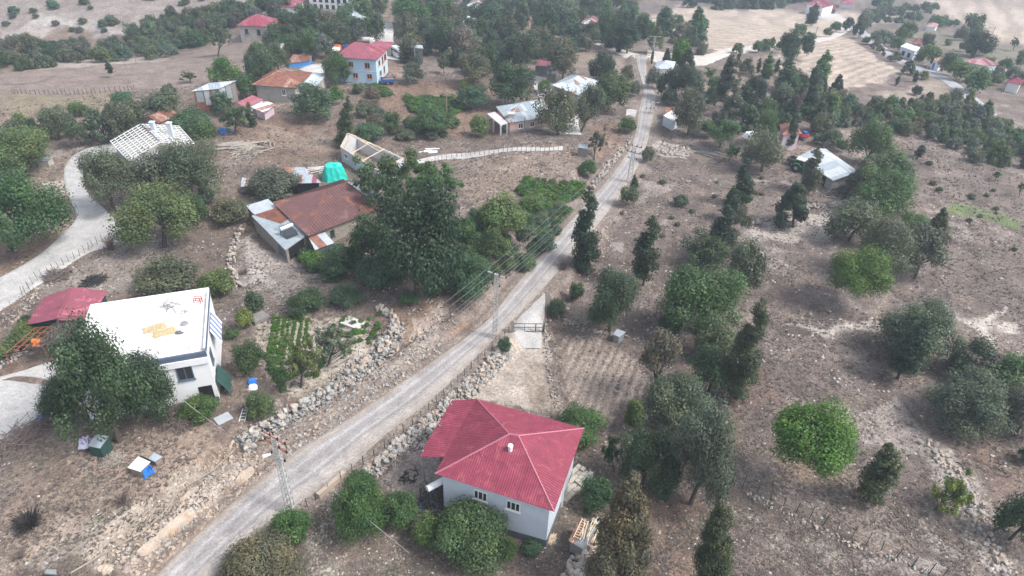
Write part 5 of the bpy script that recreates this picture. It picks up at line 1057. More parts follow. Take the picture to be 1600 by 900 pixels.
# ---- other buildings (front left, front right, back right, back left)
rt = building('shed', 'dull red gable roofed shed between the path and the white house', 'shed', (105, 515), [(141, 500), (168, 455), (69, 464), (41, 508)], 2.3, ('gable', 1.2), .3, DKGREEN, (RED2,), 1.0, .25, ridge=[(89, 498.5), (113, 448.5)], cap=RED2, doors=[(2, .3, .7, .1, 2, DARK)])
building('old_house', 'old stone house with the big brown rusted hip roof', 'house', (470, 392), [(481, 369), (595, 326), None, (426, 317)], 2.9, ('hip', 2.1), .5, STONEW, (BROWN, BROWN, BROWN, BROWN, BROWN, RUST), .9, .3, ridge=[(509, 296), (541, 286.5)], cap=RUST, wins=[(0, .28, .34, .8, 1.9, DARKST, 1)], doors=[(0, .16, .22, .5, 2.5, DARKP)], rows=3)
building('lean_to', 'long lean to of mixed zinc and rusty sheets along the brown roofed house', 'shed', (451, 408), [(446, 391), (482, 366), (432, 325), (393, 338)], 2.3, ('shed', .25), .15, STONEW, (ZINC, ZINC, ZINC, ZINCD, ZINC, RUST), 1.6, .22, doors=[(0, .1, .8, .2, 2.0, DARK), (3, .75, .95, .6, 2., DARKP)], rows=2, seed=9)
building('lean_to', 'bright pale sheet lean to at the far end of the brown roofed house', 'shed', (395, 352), [(400, 338), (434, 326), (419, 311), (384, 322)], 2.3, ('shed', .1), .15, STONEW, (ZINCW,), 1., .25)
building('lean_to', 'small slanting zinc porch sheet at the front of the brown roofed house', 'shed', (500, 395), [(492, 391), (522, 380), (508, 363), (482, 371)], 1.7, ('shed', .5), .2, DARKP, (ZINCW, RUST2, ZINC), .6, .2)
building('shed', 'open shed with rust, red and zinc roof sheets behind the brown roof', 'shed', (485, 298), [(461, 287), (502, 286), (476, 262), (431, 261.5)], 2.2, ('shed', .5), .3, DARK, (RUST2, ZINC, ZINC, RED2, RUST2), .8, .25, rows=2, seed=4)  # walls coloured near-black to paint the shade behind the open front
building('shed', 'low shed of dull grey corrugated sheets at the back of the brown roof', 'shed', (590, 322), [(578, 316), (597, 308.5), (560, 286), (541, 285)], 1.6, ('shed', .1), .3, STONEW, (ZINCD, ZINC), .8, .25)
building('terrace_house', 'rust roofed single storey house with grey wall above the scrub', 'house', (463, 166), [(394, 132.5), (462, 138), (488, 113.5), (425, 109.5)], 3.4, ('hip', 1.5), .5, GREYP, (RUST, RUST, RUST2, RUST), 1.0, .35, wins=[(0, .66, .76, .5, 1.9, FRAMEW, 2)], ridge=[(437, 110), (443, 110)], cap=RUST2)
building('lean_to', 'pale zinc carport joined to the rust roofed house', 'shed', (490, 150), [(474, 130), (493, 135), (510, 117.5), (488, 112.5)], 2.6, ('shed', .1), .2, GREYP, (ZINC, ZINCW), 1.2, .35)
building('shed', 'little rusty roofed blue shed above the pale terrace', 'shed', (487, 103), [(449, 99), (484, 95.5), (488, 87), (458, 86)], 1.1, ('shed', .3), .2, M('bright_blue_wall', (.05, .25, .62), .7, .1), (RUST, RUST2), 1.2, .35)
rb = building('two_storey_house', 'pale blue two storey house with purple red hip roof and orange window frames', 'house', (590, 139), [(523, 89), (589, 94), (608, 75), (546, 69)], H_at(590, 139, 94)*.93, ('hip', 2.2), .5, BLUEP, (RED2, RED2, RED), 1.2, .4, ridge=[(555, 66), (564, 67)], cap=REDL, wins=[(0, .27, .40, .9, 2.2, FRAMEO, 3), (0, .70, .84, .9, 2.2, FRAMEO, 2), (0, .36, .5, 3.4, 4.6, FRAMEO, 2), (0, .74, .88, 3.4, 4.6, FRAMEO, 2), (1, .2, .35, .9, 2.2, FRAMEO, 1), (1, .5, .62, .7, 2.6, FRAMEO, 1), (1, .7, .9, .7, 2.4, FRAMEO, 2), (1, .25, .4, 3.4, 4.6, FRAMEO, 1), (1, .6, .72, 3.2, 5.0, FRAMEO, 1)])
root, q, wq, zE, o, zb = rb
for dz in (3.0, 5.9):
    a = shrink(wq, -.06); part_box(root, o, 'floor_band', DKBLUE if dz > 4 else BLUEP, a, zE-dz, zE-dz+.2)
building('lean_to', 'low pinkish flat roof behind the pale blue house', 'shed', (606, 84), [(580, 70), (610, 74), (614, 66), (585, 64)], 2.6, ('shed', .1), .2, GREYP, (RED2,), 1.3, .4)
rp = building('pink_house', 'pink walled house with rust striped white sheet roof', 'house', (795, 209), [(795, 192), (862, 183), (848, 155), (775, 167)], H_at(795, 209, 192)*.98, ('hip', 1.5), .35, PINK, (ZINC, ZINCW, ZINC, ZINC, ZINCW, ZINC, RUST2), .8, .3, ridge=[(810, 162), (836, 157.5)], cap=ZINC, wins=[(0, .21, .33, .5, 1.6, FRAMEW, 2), (0, .50, .61, .5, 1.6, FRAMEW, 2)], rows=2)
root, q, wq, zE, o, zb = rp; part_box(root, o, 'plinth', GREYP, shrink(wq, -.05), zb, o.z+.5)
pq = [Pz(*p, zE-.3) for p in ((782, 196.5), (794, 193), (773, 176), (761, 179))]; mb = MB(); mb.hexa([p-o for p in pq], [p-o+Vector((0, 0, .2)) for p in pq]); x = mb.build('porch_roof', CONC, None); x.parent = root
for p in (pq[0].lerp(pq[1], .05), pq[3].lerp(pq[2], .1), pq[0].lerp(pq[3], .5), pq[0].lerp(pq[1], .9)):
    mb = MB(); mb.bar(Vector((p.x, p.y, h(p.x, p.y)-.1))-o, Vector((p.x, p.y, zE-.3))-o, .35); x = mb.build('porch_column', CONC, None); x.parent = root
p = Pz(799, 182, zE+.5)-o; mb = MB(); mb.box(p.x-.6, p.y-.5, p.z-.6, p.x+.6, p.y+.5, p.z+.6); mb.box(p.x-.75, p.y-.65, p.z+.61, p.x+.75, p.y+.65, p.z+.75); x = mb.build('chimney', CONC, None); x.parent = root
building('village_house', 'grey walled house with white sheet roof and two rusty patches', 'house', (902, 160), [(862, 133), (903, 149), (936, 127), (893, 117)], 3.0, ('hip', 1.5), .4, GREYP, (ZINCW, ZINC, ZINCW, ZINCW, ZINCW, RUST2), .9, .3, cap=ZINCW, wins=[(0, .8, .88, .5, 1.6, FRAMEW, 1)], rows=2, seed=3)
building('tall_shed', 'tall shed patched with rusty and grey sheets under a pale slanting roof', 'shed', (330, 178), [(298, 143), (342, 139), (370, 126), (326, 130)], H_at(330, 178, 141)*.92, ('shed', .15), .25, RUST, (ZINCW, ZINC), 1.2, .4, seed=6, doors=[(0, .08, .35, .2, 2.4, ZINCD), (0, .4, .6, .2, 3.2, ZINC), (0, .72, .85, .2, 2.5, ZINCD), (1, .02, .35, .2, 3.6, ZINC), (1, .4, .7, .2, 4, ZINCD), (1, .72, .97, .2, 4, GREYWOOD)])
building('shed', 'small rusty gable shed behind the unfinished roof frame', 'shed', (247, 200), [(221, 185), (248, 193), (281, 179), (253, 172)], 2.0, ('gable', .9), .3, GREYP, (RUST, RUST2), .9, .3, seed=2)
building('hut', 'little pink roofed hut beside the rust roofed house', 'hut', (386, 182), [(369, 161), (386, 169), (412, 156), (394, 149)], 2.3, ('shed', .1), .2, WHITE, (RED2, RED), 1., .3)
building('lean_to', 'rust spotted awning over hung washing beside the little pink hut', 'shed', (414, 186), [(395, 169), (413, 177), (431, 163), (414, 157.5)], 1.8, ('shed', .1), .5, LILAC, (RUST2, ZINCW), .8, .3)
rl = building('barn', 'long grey block barn with zinc roof beside the green tractor', 'barn', (1301, 296), [(1247, 245), (1302, 283), (1343, 270), (1290, 233)], H_at(1301, 296, 283)*1.22, ('gable', .9), .25, BLOCK, (ZINC, ZINC, ZINCW), 1.1, .3, ridge=[(1275, 232), (1331, 272)], cap=ZINC, doors=[(0, .73, .83, .3, 2.2, DARK), (0, .3, .42, .3, 2.3, DARK)], seed=7)
building('lilac_house', 'small lilac house with orange red roof beside the narrow cypress', 'house', (1232, 237), [(1223, 211), (1253, 209), (1243, 198), (1218, 195)], H_at(1243, 236, 209)*.95, ('hip', 1.3), .35, LILAC, (M('terracotta_roof', (.40, .20, .15), .8, .2),), 1., .35, wins=[(0, .55, .68, .7, 1.8, FRAMEW, 1)], seed=8)
building('grey_house', 'grey two level house with red hip roof at the upper left', 'house', (415, 53), [(370, 40), (415, 42), (434, 30), (388, 27)], 3.6, ('hip', 2.0), .4, GREYP, (RED2, RED), 1.4, .5, cap=REDL, wins=[(0, .2, .32, .9, 2.2, DARKST, 1), (0, .66, .8, .9, 2.4, DARKST, 1)], basez=G(380, 64).z-1.5)
building('village_house', 'plain white walled house with red roof at the top left of the village', 'house', (448, 24), [(436, 11), (462, 12), (475, 2), (450, 0)], 3.4, ('hip', 1.2), .3, WHITE, (RED2,), 1.4, .5)
building('hut', 'tiny dark red hut between the two upper left houses', 'hut', (440, 38), [(433, 27), (446, 27.5), (447, 24), (436, 23)], 2.4, ('shed', .1), .1, REDV, (RED2,), 1., .4, doors=[(0, .4, .65, .3, 2.2, DARK)])
building('apartment_block', 'white block with red canopies cut by the top edge', 'building', (510, 10), [(480, -14), (545, -10), (560, -30), (500, -34)], 5.5, ('flat', 0), .2, WHITE, (SLAB,), wins=[(0, .1+.15*i, .18+.15*i, 1, 3, DARKST, 2) for i in range(6)]+[(0, .1+.15*i, .18+.15*i, 3.8, 5.0, DARKST, 2) for i in range(6)])
building('shop_canopy', 'red canopy in front of the white block at the top', 'canopy', (510, 10), [(502, 6), (517, 6), (519, 2), (504, 2)], 1.8, ('shed', .2), .2, WHITE, (RED,), 1.5, .4)
building('village_house', 'house with pale grey seamed metal hip roof at the top', 'house', (545, 42), [(525, 21), (545, 34), (572, 27), (548, 16)], 2.6, ('hip', 1.8), .2, WHITE, (ZINC, ZINCW), .9, .25, cap=ZINCD, seed=4)
building('village_house', 'broad plain white roofed building right of the street', 'house', (740, 53), [(718, 40), (759, 46), (768, 36), (731, 25)], 2.6, ('hip', .9), .3, WHITE, (M('white_sheet', (.84, .84, .82), .6, .05),), 2., .0, doors=[(1, .3, .7, .4, 1.8, DARK)])
building('village_house', 'white house with rust streaked sheet roof at the top edge', 'house', (735, 20), [(728, 9), (752, 14), (778, 5), (745, -6)], 2.8, ('hip', 1.6), .3, WHITE, (ZINCW, RUST, ZINC), .8, .3, seed=5)
building('shed', 'low rusty lean to in front of the rust streaked white house', 'shed', (738, 29), [(726, 26), (755, 27), (752, 20), (726, 20)], 1.2, ('shed', .3), .1, GREYP, (RUST,), 1., .3)
building('plank_shed', 'grey plank shed with pale sheet top right of the minibus', 'shed', (657, 97), [(649, 75), (661, 76), (660, 71), (649, 70)], H_at(655, 97, 75)*.95, ('shed', .15), .1, GREYWOOD, (ZINC,), .8, .3)
building('hut', 'low white roofed hut at the right edge of the grove', 'hut', (782, 96), [(776, 85), (790, 89), (793, 84), (778, 78)], 2.0, ('shed', .1), .2, GREYP, (ZINCW,), 1., .4)
building('plank_shed', 'dark plank hut behind the large round oak', 'shed', (860, 127), [(854, 115), (868, 117), (870, 112), (856, 110)], 2.0, ('shed', .1), .1, GREYWOOD, (ZINCD,), .8, .3)
building('shed', 'dark shed with dull red sheet roof under the trees above the pink house', 'shed', (843, 116), [(836, 103), (856, 104), (862, 97), (842, 94)], 2.2, ('shed', .3), .1, DARKP, (RUST, RED2), 1., .3)
building('village_house', 'little dark red walled house with pale streaked roof by the dirt track', 'house', (920, 48), [(908, 37), (932, 40), (936, 30), (914, 28)], 2.7, ('hip', 1.1), .3, M('dull_red_wall', (.35, .12, .10), .8, .1), (RUST, ZINCW, RED2), .9, .3, seed=3)
building('village_house', 'pale roofed house hidden in the trees right of the road bend', 'house', (1040, 112), [(1022, 108), (1052, 108), (1056, 97), (1026, 97)], 2.4, ('hip', 1.0), .3, WHITE, (ZINCW,), 1., .3)
building('cabin', 'white prefabricated metal cabin at the right of the road', 'cabin', (1052, 205), [(1036.5, 180.5), (1053, 190), (1067, 180), (1050, 172.5)], H_at(1052, 204.5, 189)*.95, ('shed', .05), .06, WBLUE, (WHITE,), 1.1, .0)
building('shed', 'rusty sheet roof just behind the white metal cabin', 'shed', (1045, 180), [(1037, 178), (1056, 178), (1057, 168), (1039, 168)], 1.5, ('shed', .2), .2, DARKP, (RUST, RUST2), .8, .3)
building('far_house', 'far white house with pink red hip roof beside the stubble field', 'house', (1284, 23), [(1260, 6), (1287, 12), (1304, 7), (1277, -2)], 4.6, ('hip', 1.6), .4, WHITE, (RED2, REDL), 1.5, .5, wins=[(0, .2, .35, 1, 2.4, DARKST, 1), (0, .6, .75, 1, 2.4, DARKST, 1)])
building('lean_to', 'red veranda roof in front of the far red roofed house', 'shed', (1298, 21), [(1288, 14), (1310, 15), (1305, 9.5), (1285, 10)], 2.4, ('shed', .3), .9, DARKP, (RED2,), 1.5, .5)
building('far_house', 'second far house with red roof at the top right', 'house', (1330, 11), [(1312, 5), (1333, 7.5), (1334, 0), (1316, -2)], 2.6, ('hip', 1.2), .3, WHITE, (RED2, REDL), 1.5, .5)
building('far_hut', 'small pale hut with faded pink roof in the far fields', 'hut', (1455, 47), [(1447, 41), (1463, 43), (1467, 38), (1451, 36)], 2.0, ('hip', .7), .2, WHITE, (M('faded_pink_sheet', (.52, .33, .33), .7, .15),), 1.2, .4)
building('far_house', 'white flat roofed far house with parapet beside the lane', 'house', (1420, 88), [(1407, 73), (1430, 81), (1438, 75), (1416, 68)], 3.0, ('flat', 0), .1, WBLUE, (SLAB,), wins=[(0, .2, .4, .8, 2, DARKST, 1), (0, .6, .8, .8, 2, DARKST, 1)])
building('far_hut', 'hut with faded red roof behind the flat roofed far house', 'hut', (1435, 73), [(1425, 68), (1440, 70), (1443, 63), (1429, 61)], 2.0, ('hip', .8), .2, GREYP, (RUST2, RED2), 1.2, .4)
building('far_hut', 'whitewashed far hut with a blue door beside the lane', 'hut', (1466, 107), [(1458, 95), (1470, 98), (1477, 92), (1463, 89)], 2.6, ('shed', .3), .1, WHITE, (RUST2,), 1.2, .4, doors=[(0, .1, .4, .4, 2.3, BLUET)])
building('far_house', 'long low far house with faded pink roof', 'house', (1540, 110), [(1500, 96), (1540, 103), (1561, 101), (1528, 90)], 2.4, ('hip', 1.0), .3, WBLUE, (M('faded_pink_sheet', (.5, .3, .3)), REDL, ZINCW), 1.3, .4, seed=6)
building('far_hut', 'small far house with bright red hip roof at the right edge', 'house', (1584, 140), [(1573, 128), (1596, 133), (1600, 127), (1580, 123)], 2.4, ('hip', .9), .3, WHITE, (RED,), 1.3, .4)

# ---- unfinished house with bare roof frame
def roof_frame():
    gp = G(205, 262); zE = gp.z+2.9; A, B, D, C = Pz(172, 221, zE), Pz(200, 251, zE), Pz(279, 197, zE), Pz(303, 224, zE); R0 = Pz(219, 194, zE+1.9); R1 = Pz(250, 222, zE+1.9)
    c = (A+B+C+D)/4; root = empty('unfinished_house', (c.x, c.y, gp.z), 'unfinished house with a bare white timber roof frame', 'house'); o = Vector(root.location)
    wq = shrink([A, B, C, D], .5); mb = MB(); mb.hexa([Vector((p.x, p.y, gp.z-1))-o for p in wq], [Vector((p.x, p.y, zE-.3))-o for p in wq]); x = mb.build('wall', BLOCK, None); x.parent = root
    inner = shrink(wq, .3); part_box(root, o, 'floor_slab', GREYP, inner, zE-.3, zE-.25)
    pale = M('pale_painted_timber', (.72, .73, .72), .7, .05)
    for (E0, E1) in ((A, B), (D, C)):
        for i in range(11):
            t = i/10; mb = MB(); mb.bar(E0.lerp(E1, t)-o, R0.lerp(R1, t)-o, .12, .14); x = mb.build('rafter', pale, None); x.parent = root
        for j in range(8):
            t = j/7; mb = MB(); up_ = Vector((0, 0, .12)); mb.bar(E0.lerp(R0, t)-o+up_, E1.lerp(R1, t)-o+up_, .11, .08); x = mb.build('batten', pale, None); x.parent = root
    for u, m_ in ((.62, 0), (.9, 1)):
        p = R0.lerp(R1, .25)+Vector((1.5+3*m_, 0, 0))-o; mb = MB(); mb.box(p.x-.35, p.y-.35, p.z-1.5, p.x+.35, p.y+.35, p.z+1.2); mb.box(p.x-.45, p.y-.45, p.z+1.21, p.x+.45, p.y+.45, p.z+1.35); x = mb.build('chimney', WBLUE, None); x.parent = root
roof_frame()
def roofless():
    gp = G(545, 258); zE = gp.z+2.6; A, B, D = Pz(532, 231, zE), Pz(590, 268, zE), Pz(557, 214, zE); C = Pz(631, 248, zE); q = [A, B, C, D]; c = (A+B+C+D)/4
    root = empty('unfinished_house', (c.x, c.y, gp.z), 'roofless grey block house with a few pale timber beams', 'house'); o = Vector(root.location); q2 = shrink(q, .25)
    for i in range(4):
        a, b, c2, d2 = q[i], q[(i+1) % 4], q2[(i+1) % 4], q2[i]; zt = zE-(0, .05, .1, .02)[i]; mb = MB(); mb.hexa([Vector((p.x, p.y, gp.z-.8))-o for p in (a, b, c2, d2)], [Vector((p.x, p.y, zt))-o for p in (a, b, c2, d2)]); x = mb.build('wall', M('pale_block_wall', (.50, .51, .52), .9, .12), None); x.parent = root
        mb = MB(); mb.bar(a.lerp(d2, .5)-o+Vector((0, 0, .1)), b.lerp(c2, .5)-o+Vector((0, 0, .1)), .16, .12); x = mb.build('wall_plate', PALEWOOD, None); x.parent = root
    M0 = (A+D)/2+Vector((0, 0, 1.6)); M1 = (B+C)/2+Vector((0, 0, 1.2))
    for a_, b_ in ((A, M0), (D, M0), (M0, M0.lerp(M1, .75)), (A.lerp(B, .3), D.lerp(C, .3)), (A.lerp(B, .6), D.lerp(C, .6)), (D.lerp(C, .3), M0.lerp(M1, .45)), (D.lerp(C, .5), M0.lerp(M1, .3)), (A.lerp(B, .12), D.lerp(M0, .5))):
        mb = MB(); mb.bar(a_-o+Vector((0, 0, .15)), b_-o+Vector((0, 0, .15)), .13, .13); x = mb.build('beam', PALEWOOD, None); x.parent = root
    mb = MB(); gq = [D, A, M0]; mb.hexa([A-o, D-o, D-o+Vector((.2, -.1, 0)), A-o+Vector((.2, -.1, 0))], [M0-o, M0-o+Vector((0, 0, .01)), M0-o+Vector((.2, -.1, .01)), M0-o+Vector((.2, -.1, 0))]); x = mb.build('gable_wall', M('pale_block_wall', (.5, .5, .5)), None); x.parent = root
    add_window(root, q, 0, .1, .2, gp.z+1.2, gp.z+2.1, o, FRAMEW, 2); mb = MB()
    part_box(root, o, 'earth_floor', M('earth_floor', (.30, .24, .19), .95, .2), shrink(q, .3), gp.z-.5, max(h(p.x, p.y) for p in q)+.05)
roofless()

# ------------------------------------------------------------------ stones
def rock_mesh(seed, mat, sub=2):
    import bmesh
    g = random.Random(seed); bm = bmesh.new(); bmesh.ops.create_icosphere(bm, subdivisions=sub, radius=.5)
    pl_ = [Vector((g.gauss(0, 1), g.gauss(0, 1), g.gauss(0, 1))).normalized() for _ in range(12)]; ds = [g.uniform(.22, .40) for _ in pl_]
    for v in bm.verts:
        for n_, d_ in zip(pl_, ds):
            e = v.co.dot(n_)-d_
            if e > 0: v.co -= n_*e*.97
        v.co *= 1+g.uniform(-.05, .05)
    me = bpy.data.meshes.new('stone'); bm.to_mesh(me); bm.free(); me.materials.append(mat); return me
RK = [rock_mesh(i, (ROCK, ROCKO, ROCKG)[i % 3]) for i in range(9)]; RKS = [rock_mesh(i+20, (ROCK, ROCKO, ROCKG)[i % 3], 1) for i in range(6)]
def stone_wall(name, label, pts, w_, hgt, size, n, lean=0., group=None, step=False, wid2=None, cat='stone wall'):
    g = random.Random(len(label)*13+n); c = smooth([P(*p)[:2] for p in pts], 60); p0 = c[30]; root = empty(name, (p0[0], p0[1], h(*p0)), label, cat, group); o = Vector(root.location)
    L = np.sum(np.linalg.norm(np.diff(c, axis=0), axis=1)); k = 0
    while k < n:
        t = g.uniform(0, 58.99); i = int(t); f = t-i; p = c[i]*(1-f)+c[i+1]*f; d = c[i+1]-c[i]; d /= np.linalg.norm(d); nn = np.array([-d[1], d[0]]); e = g.uniform(-1, 1)*w_/2
        s = size*g.choice((.5, .7, .9, 1., 1.15, 1.4)); x, y = p+nn*e; lv = g.random()*(hgt-s*.4) if hgt > s*.5 else 0; lv *= (1-abs(e)/(w_/2+1e-6)*.6)
        z = h(x, y)+max(lv, 0)+s*.18
        inst('stone', g.choice(RK if size > .45 else RKS), Vector((x, y, z))-o, (g.uniform(0, 6), g.uniform(0, 6), g.uniform(0, 6)), (s*g.uniform(.9, 1.4), s*g.uniform(.8, 1.1), s*g.uniform(.7, 1)), root); k += 1
stone_wall('boulder_wall', 'tall retaining wall of pale boulders under the kitchen garden', [(380, 700), (430, 668), (480, 640), (530, 607), (580, 572), (612, 540), (622, 515)], 1.35, 1.7, .66, 300)
stone_wall('boulder_wall', 'upper end of the boulder wall curving round the kitchen garden', [(628, 530), (620, 505), (605, 490), (590, 482)], 1.0, .7, .6, 60)
stone_wall('stone_wall', 'low wall of stacked stones along the fence above the red roofed house', [(580, 742), (610, 712), (650, 680), (690, 645), (730, 610), (765, 578), (790, 548)], 1.5, .7, .62, 260)
stone_wall('stone_wall', 'line of stones below the leaning fence on the lower right slope', [(1165, 770), (1215, 795), (1270, 822), (1330, 850), (1390, 872), (1450, 896)], .7, .1, .36, 110)
stone_wall('stone_wall', 'crumbling stone wall running down beside the timber lean to', [(945, 815), (930, 840), (912, 866), (900, 892), (892, 910)], 1.6, .5, .7, 80)
stone_wall('rock_band', 'band of tumbled grey rocks on the far right slope', [(1445, 690), (1475, 725), (1505, 770), (1530, 815), (1550, 860), (1565, 905)], 1.8, .1, .5, 150, cat='rocks')
stone_wall('stone_wall', 'curved dry stone wall below the barn and dark fan juniper', [(1172, 352), (1200, 342), (1235, 335), (1270, 325), (1310, 321)], .9, .8, .55, 170)
stone_wall('stone_wall', 'thin stone edging between the driveway and the ploughed plot', [(853, 500), (853, 540), (857, 580), (865, 620), (873, 640)], .5, .25, .34, 90)
stone_wall('stone_wall', 'rough stone wall between the terrace and the rubble yard', [(378, 356), (366, 385), (362, 410), (368, 435), (375, 450)], .9, .6, .5, 120)
stone_wall('stone_wall', 'pale retaining wall left of the upper road', [(985, 218), (968, 240), (950, 262), (935, 282), (925, 296)], .8, 1.0, .55, 160)
stone_wall('rock_band', 'rocks scattered on the cut bank left of the road', [(450, 705), (500, 668), (560, 625), (620, 585), (680, 535)], 1.6, .1, .36, 90, cat='rocks')
stone_wall('rock_band', 'rocks spilling down the bare bank above the wires', [(650, 500), (680, 480), (700, 500), (670, 540), (630, 560)], 2.6, .1, .45, 80, cat='rocks')
stone_wall('rock_band', 'loose pale stones on the lower left bank beside the road', [(190, 880), (240, 840), (300, 790), (350, 745), (395, 705)], 2.2, .1, .38, 170, cat='rocks')
stone_wall('stone_heap', 'oval heap of white stones in the field right of the road', [(1030, 232), (1045, 235), (1060, 238), (1072, 243)], 5.0, .3, .5, 220, cat='stone heap')
stone_wall('rock_band', 'rocks edging the field above the ploughed plot', [(870, 490), (900, 512), (950, 520), (1000, 530), (1030, 545)], .8, .2, .4, 60, cat='rocks')
stone_wall('stone_wall', 'stone wall beside the smooth courtyard', [(-10, 580), (10, 566), (30, 555), (42, 545)], 1.0, .8, .45, 90)
stone_wall('rock_band', 'white stones at the roadside below the tallest cypress', [(955, 360), (945, 380), (925, 405), (915, 430)], 1.6, .1, .35, 60, cat='rocks')
stone_wall('rock_band', 'rubble verge between the paved path and the dull red shed', [(15, 505), (35, 480), (60, 455), (85, 440)], 2., .1, .3, 120, cat='rocks')
def small_fill(parent_pts, w_, hgt, n, seed):       # gaps between the boulders packed with small stones
    g = random.Random(seed); c = smooth([P(*p)[:2] for p in parent_pts], 60); mb = MB()
    for k in range(n):
        t = g.uniform(0, 58.99); i = int(t); p = c[i]+(c[i+1]-c[i])*(t-i); d = c[i+1]-c[i]; d /= np.linalg.norm(d); q = p+np.array([-d[1], d[0]])*g.uniform(-1, 1)*w_/2; s = g.uniform(.1, .26); z = h(q[0], q[1])+g.random()**1.5*hgt
        v = [Vector((g.gauss(0, 1), g.gauss(0, 1), g.gauss(0, 1))).normalized()*s for _ in range(3)]; b0 = len(mb.v); C = Vector((q[0], q[1], z))
        mb.v += [tuple(C+e) for e in v]+[tuple(C-e) for e in v]; mb.f += [(b0+a, b0+b, b0+c_) for a, b, c_ in ((0, 1, 2), (3, 5, 4), (0, 5, 1), (1, 3, 2), (2, 4, 0), (0, 4, 5), (1, 5, 3), (2, 3, 4))]
    return mb
for pts_, w_, hg, n_, lab in (([(380, 700), (430, 668), (480, 640), (530, 607), (580, 572), (612, 540), (622, 515)], 1.6, 1.2, 1500, 'small stones wedged between the boulders under the garden'), ([(580, 742), (610, 712), (650, 680), (690, 645), (730, 610), (765, 578), (790, 548)], 1.6, .5, 700, 'small stones packed in the low wall above the red roofed house'), ([(450, 705), (500, 668), (560, 625), (620, 585), (680, 535)], 3.0, .05, 300, 'rubble on the cut bank left of the road'), ([(190, 880), (240, 840), (300, 790), (350, 745), (395, 705)], 4., .05, 501, 'rubble on the lower left bank')):
    me = small_fill(pts_, w_, hg, n_, n_).mesh('rubble', ROCKG if n_ != 501 else ROCKO); tag(inst('rubble', me), lab, kind='stuff')
def outcrop(pts, w_, label, seed):           # long bedding slab of pale rock breaking through the bank
    g = random.Random(seed); c = smooth([P(*p)[:2] for p in pts], 14); V = []; Fc = []; m = 5
    for i in range(14):
        d = c[min(i+1, 13)]-c[max(i-1, 0)]; d /= np.linalg.norm(d); nn = np.array([-d[1], d[0]]); tp = math.sin(math.pi*(i+.5)/14)**.5
        for k in range(m):
            e = (k/(m-1)-.5)*w_*tp; x, y = c[i]+nn*e+g.uniform(-.08, .08); V.append((x, y, h(x, y)+(.32*tp*g.uniform(.6, 1.2) if 0 < k < m-1 else -.12)))
    for i in range(13):
        for k in range(m-1): a = i*m+k; Fc.append((a, a+1, a+m+1, a+m))
    me = bpy.data.meshes.new('rock_slab'); me.from_pydata(V, [], Fc); me.materials.append(ROCKO); tag(inst('rock_slab', me), label, 'rock')
outcrop([(246, 842), (275, 820), (303, 798)], 1.1, 'long buff rock slab on the lower left bank, middle one', 1)
outcrop([(215, 868), (245, 845), (250, 838)], .8, 'buff rock slab at the bottom of the left bank', 2)
outcrop([(281, 785), (298, 770), (310, 762)], .6, 'short rock slab beside the bottom fence', 3)
outcrop([(370, 755), (385, 742), (398, 732)], 1.0, 'buff rock slab nearest the lattice pole', 4)
outcrop([(155, 895), (165, 890), (175, 893)], 1.2, 'flat pale rock at the bottom edge of the left yard', 5)
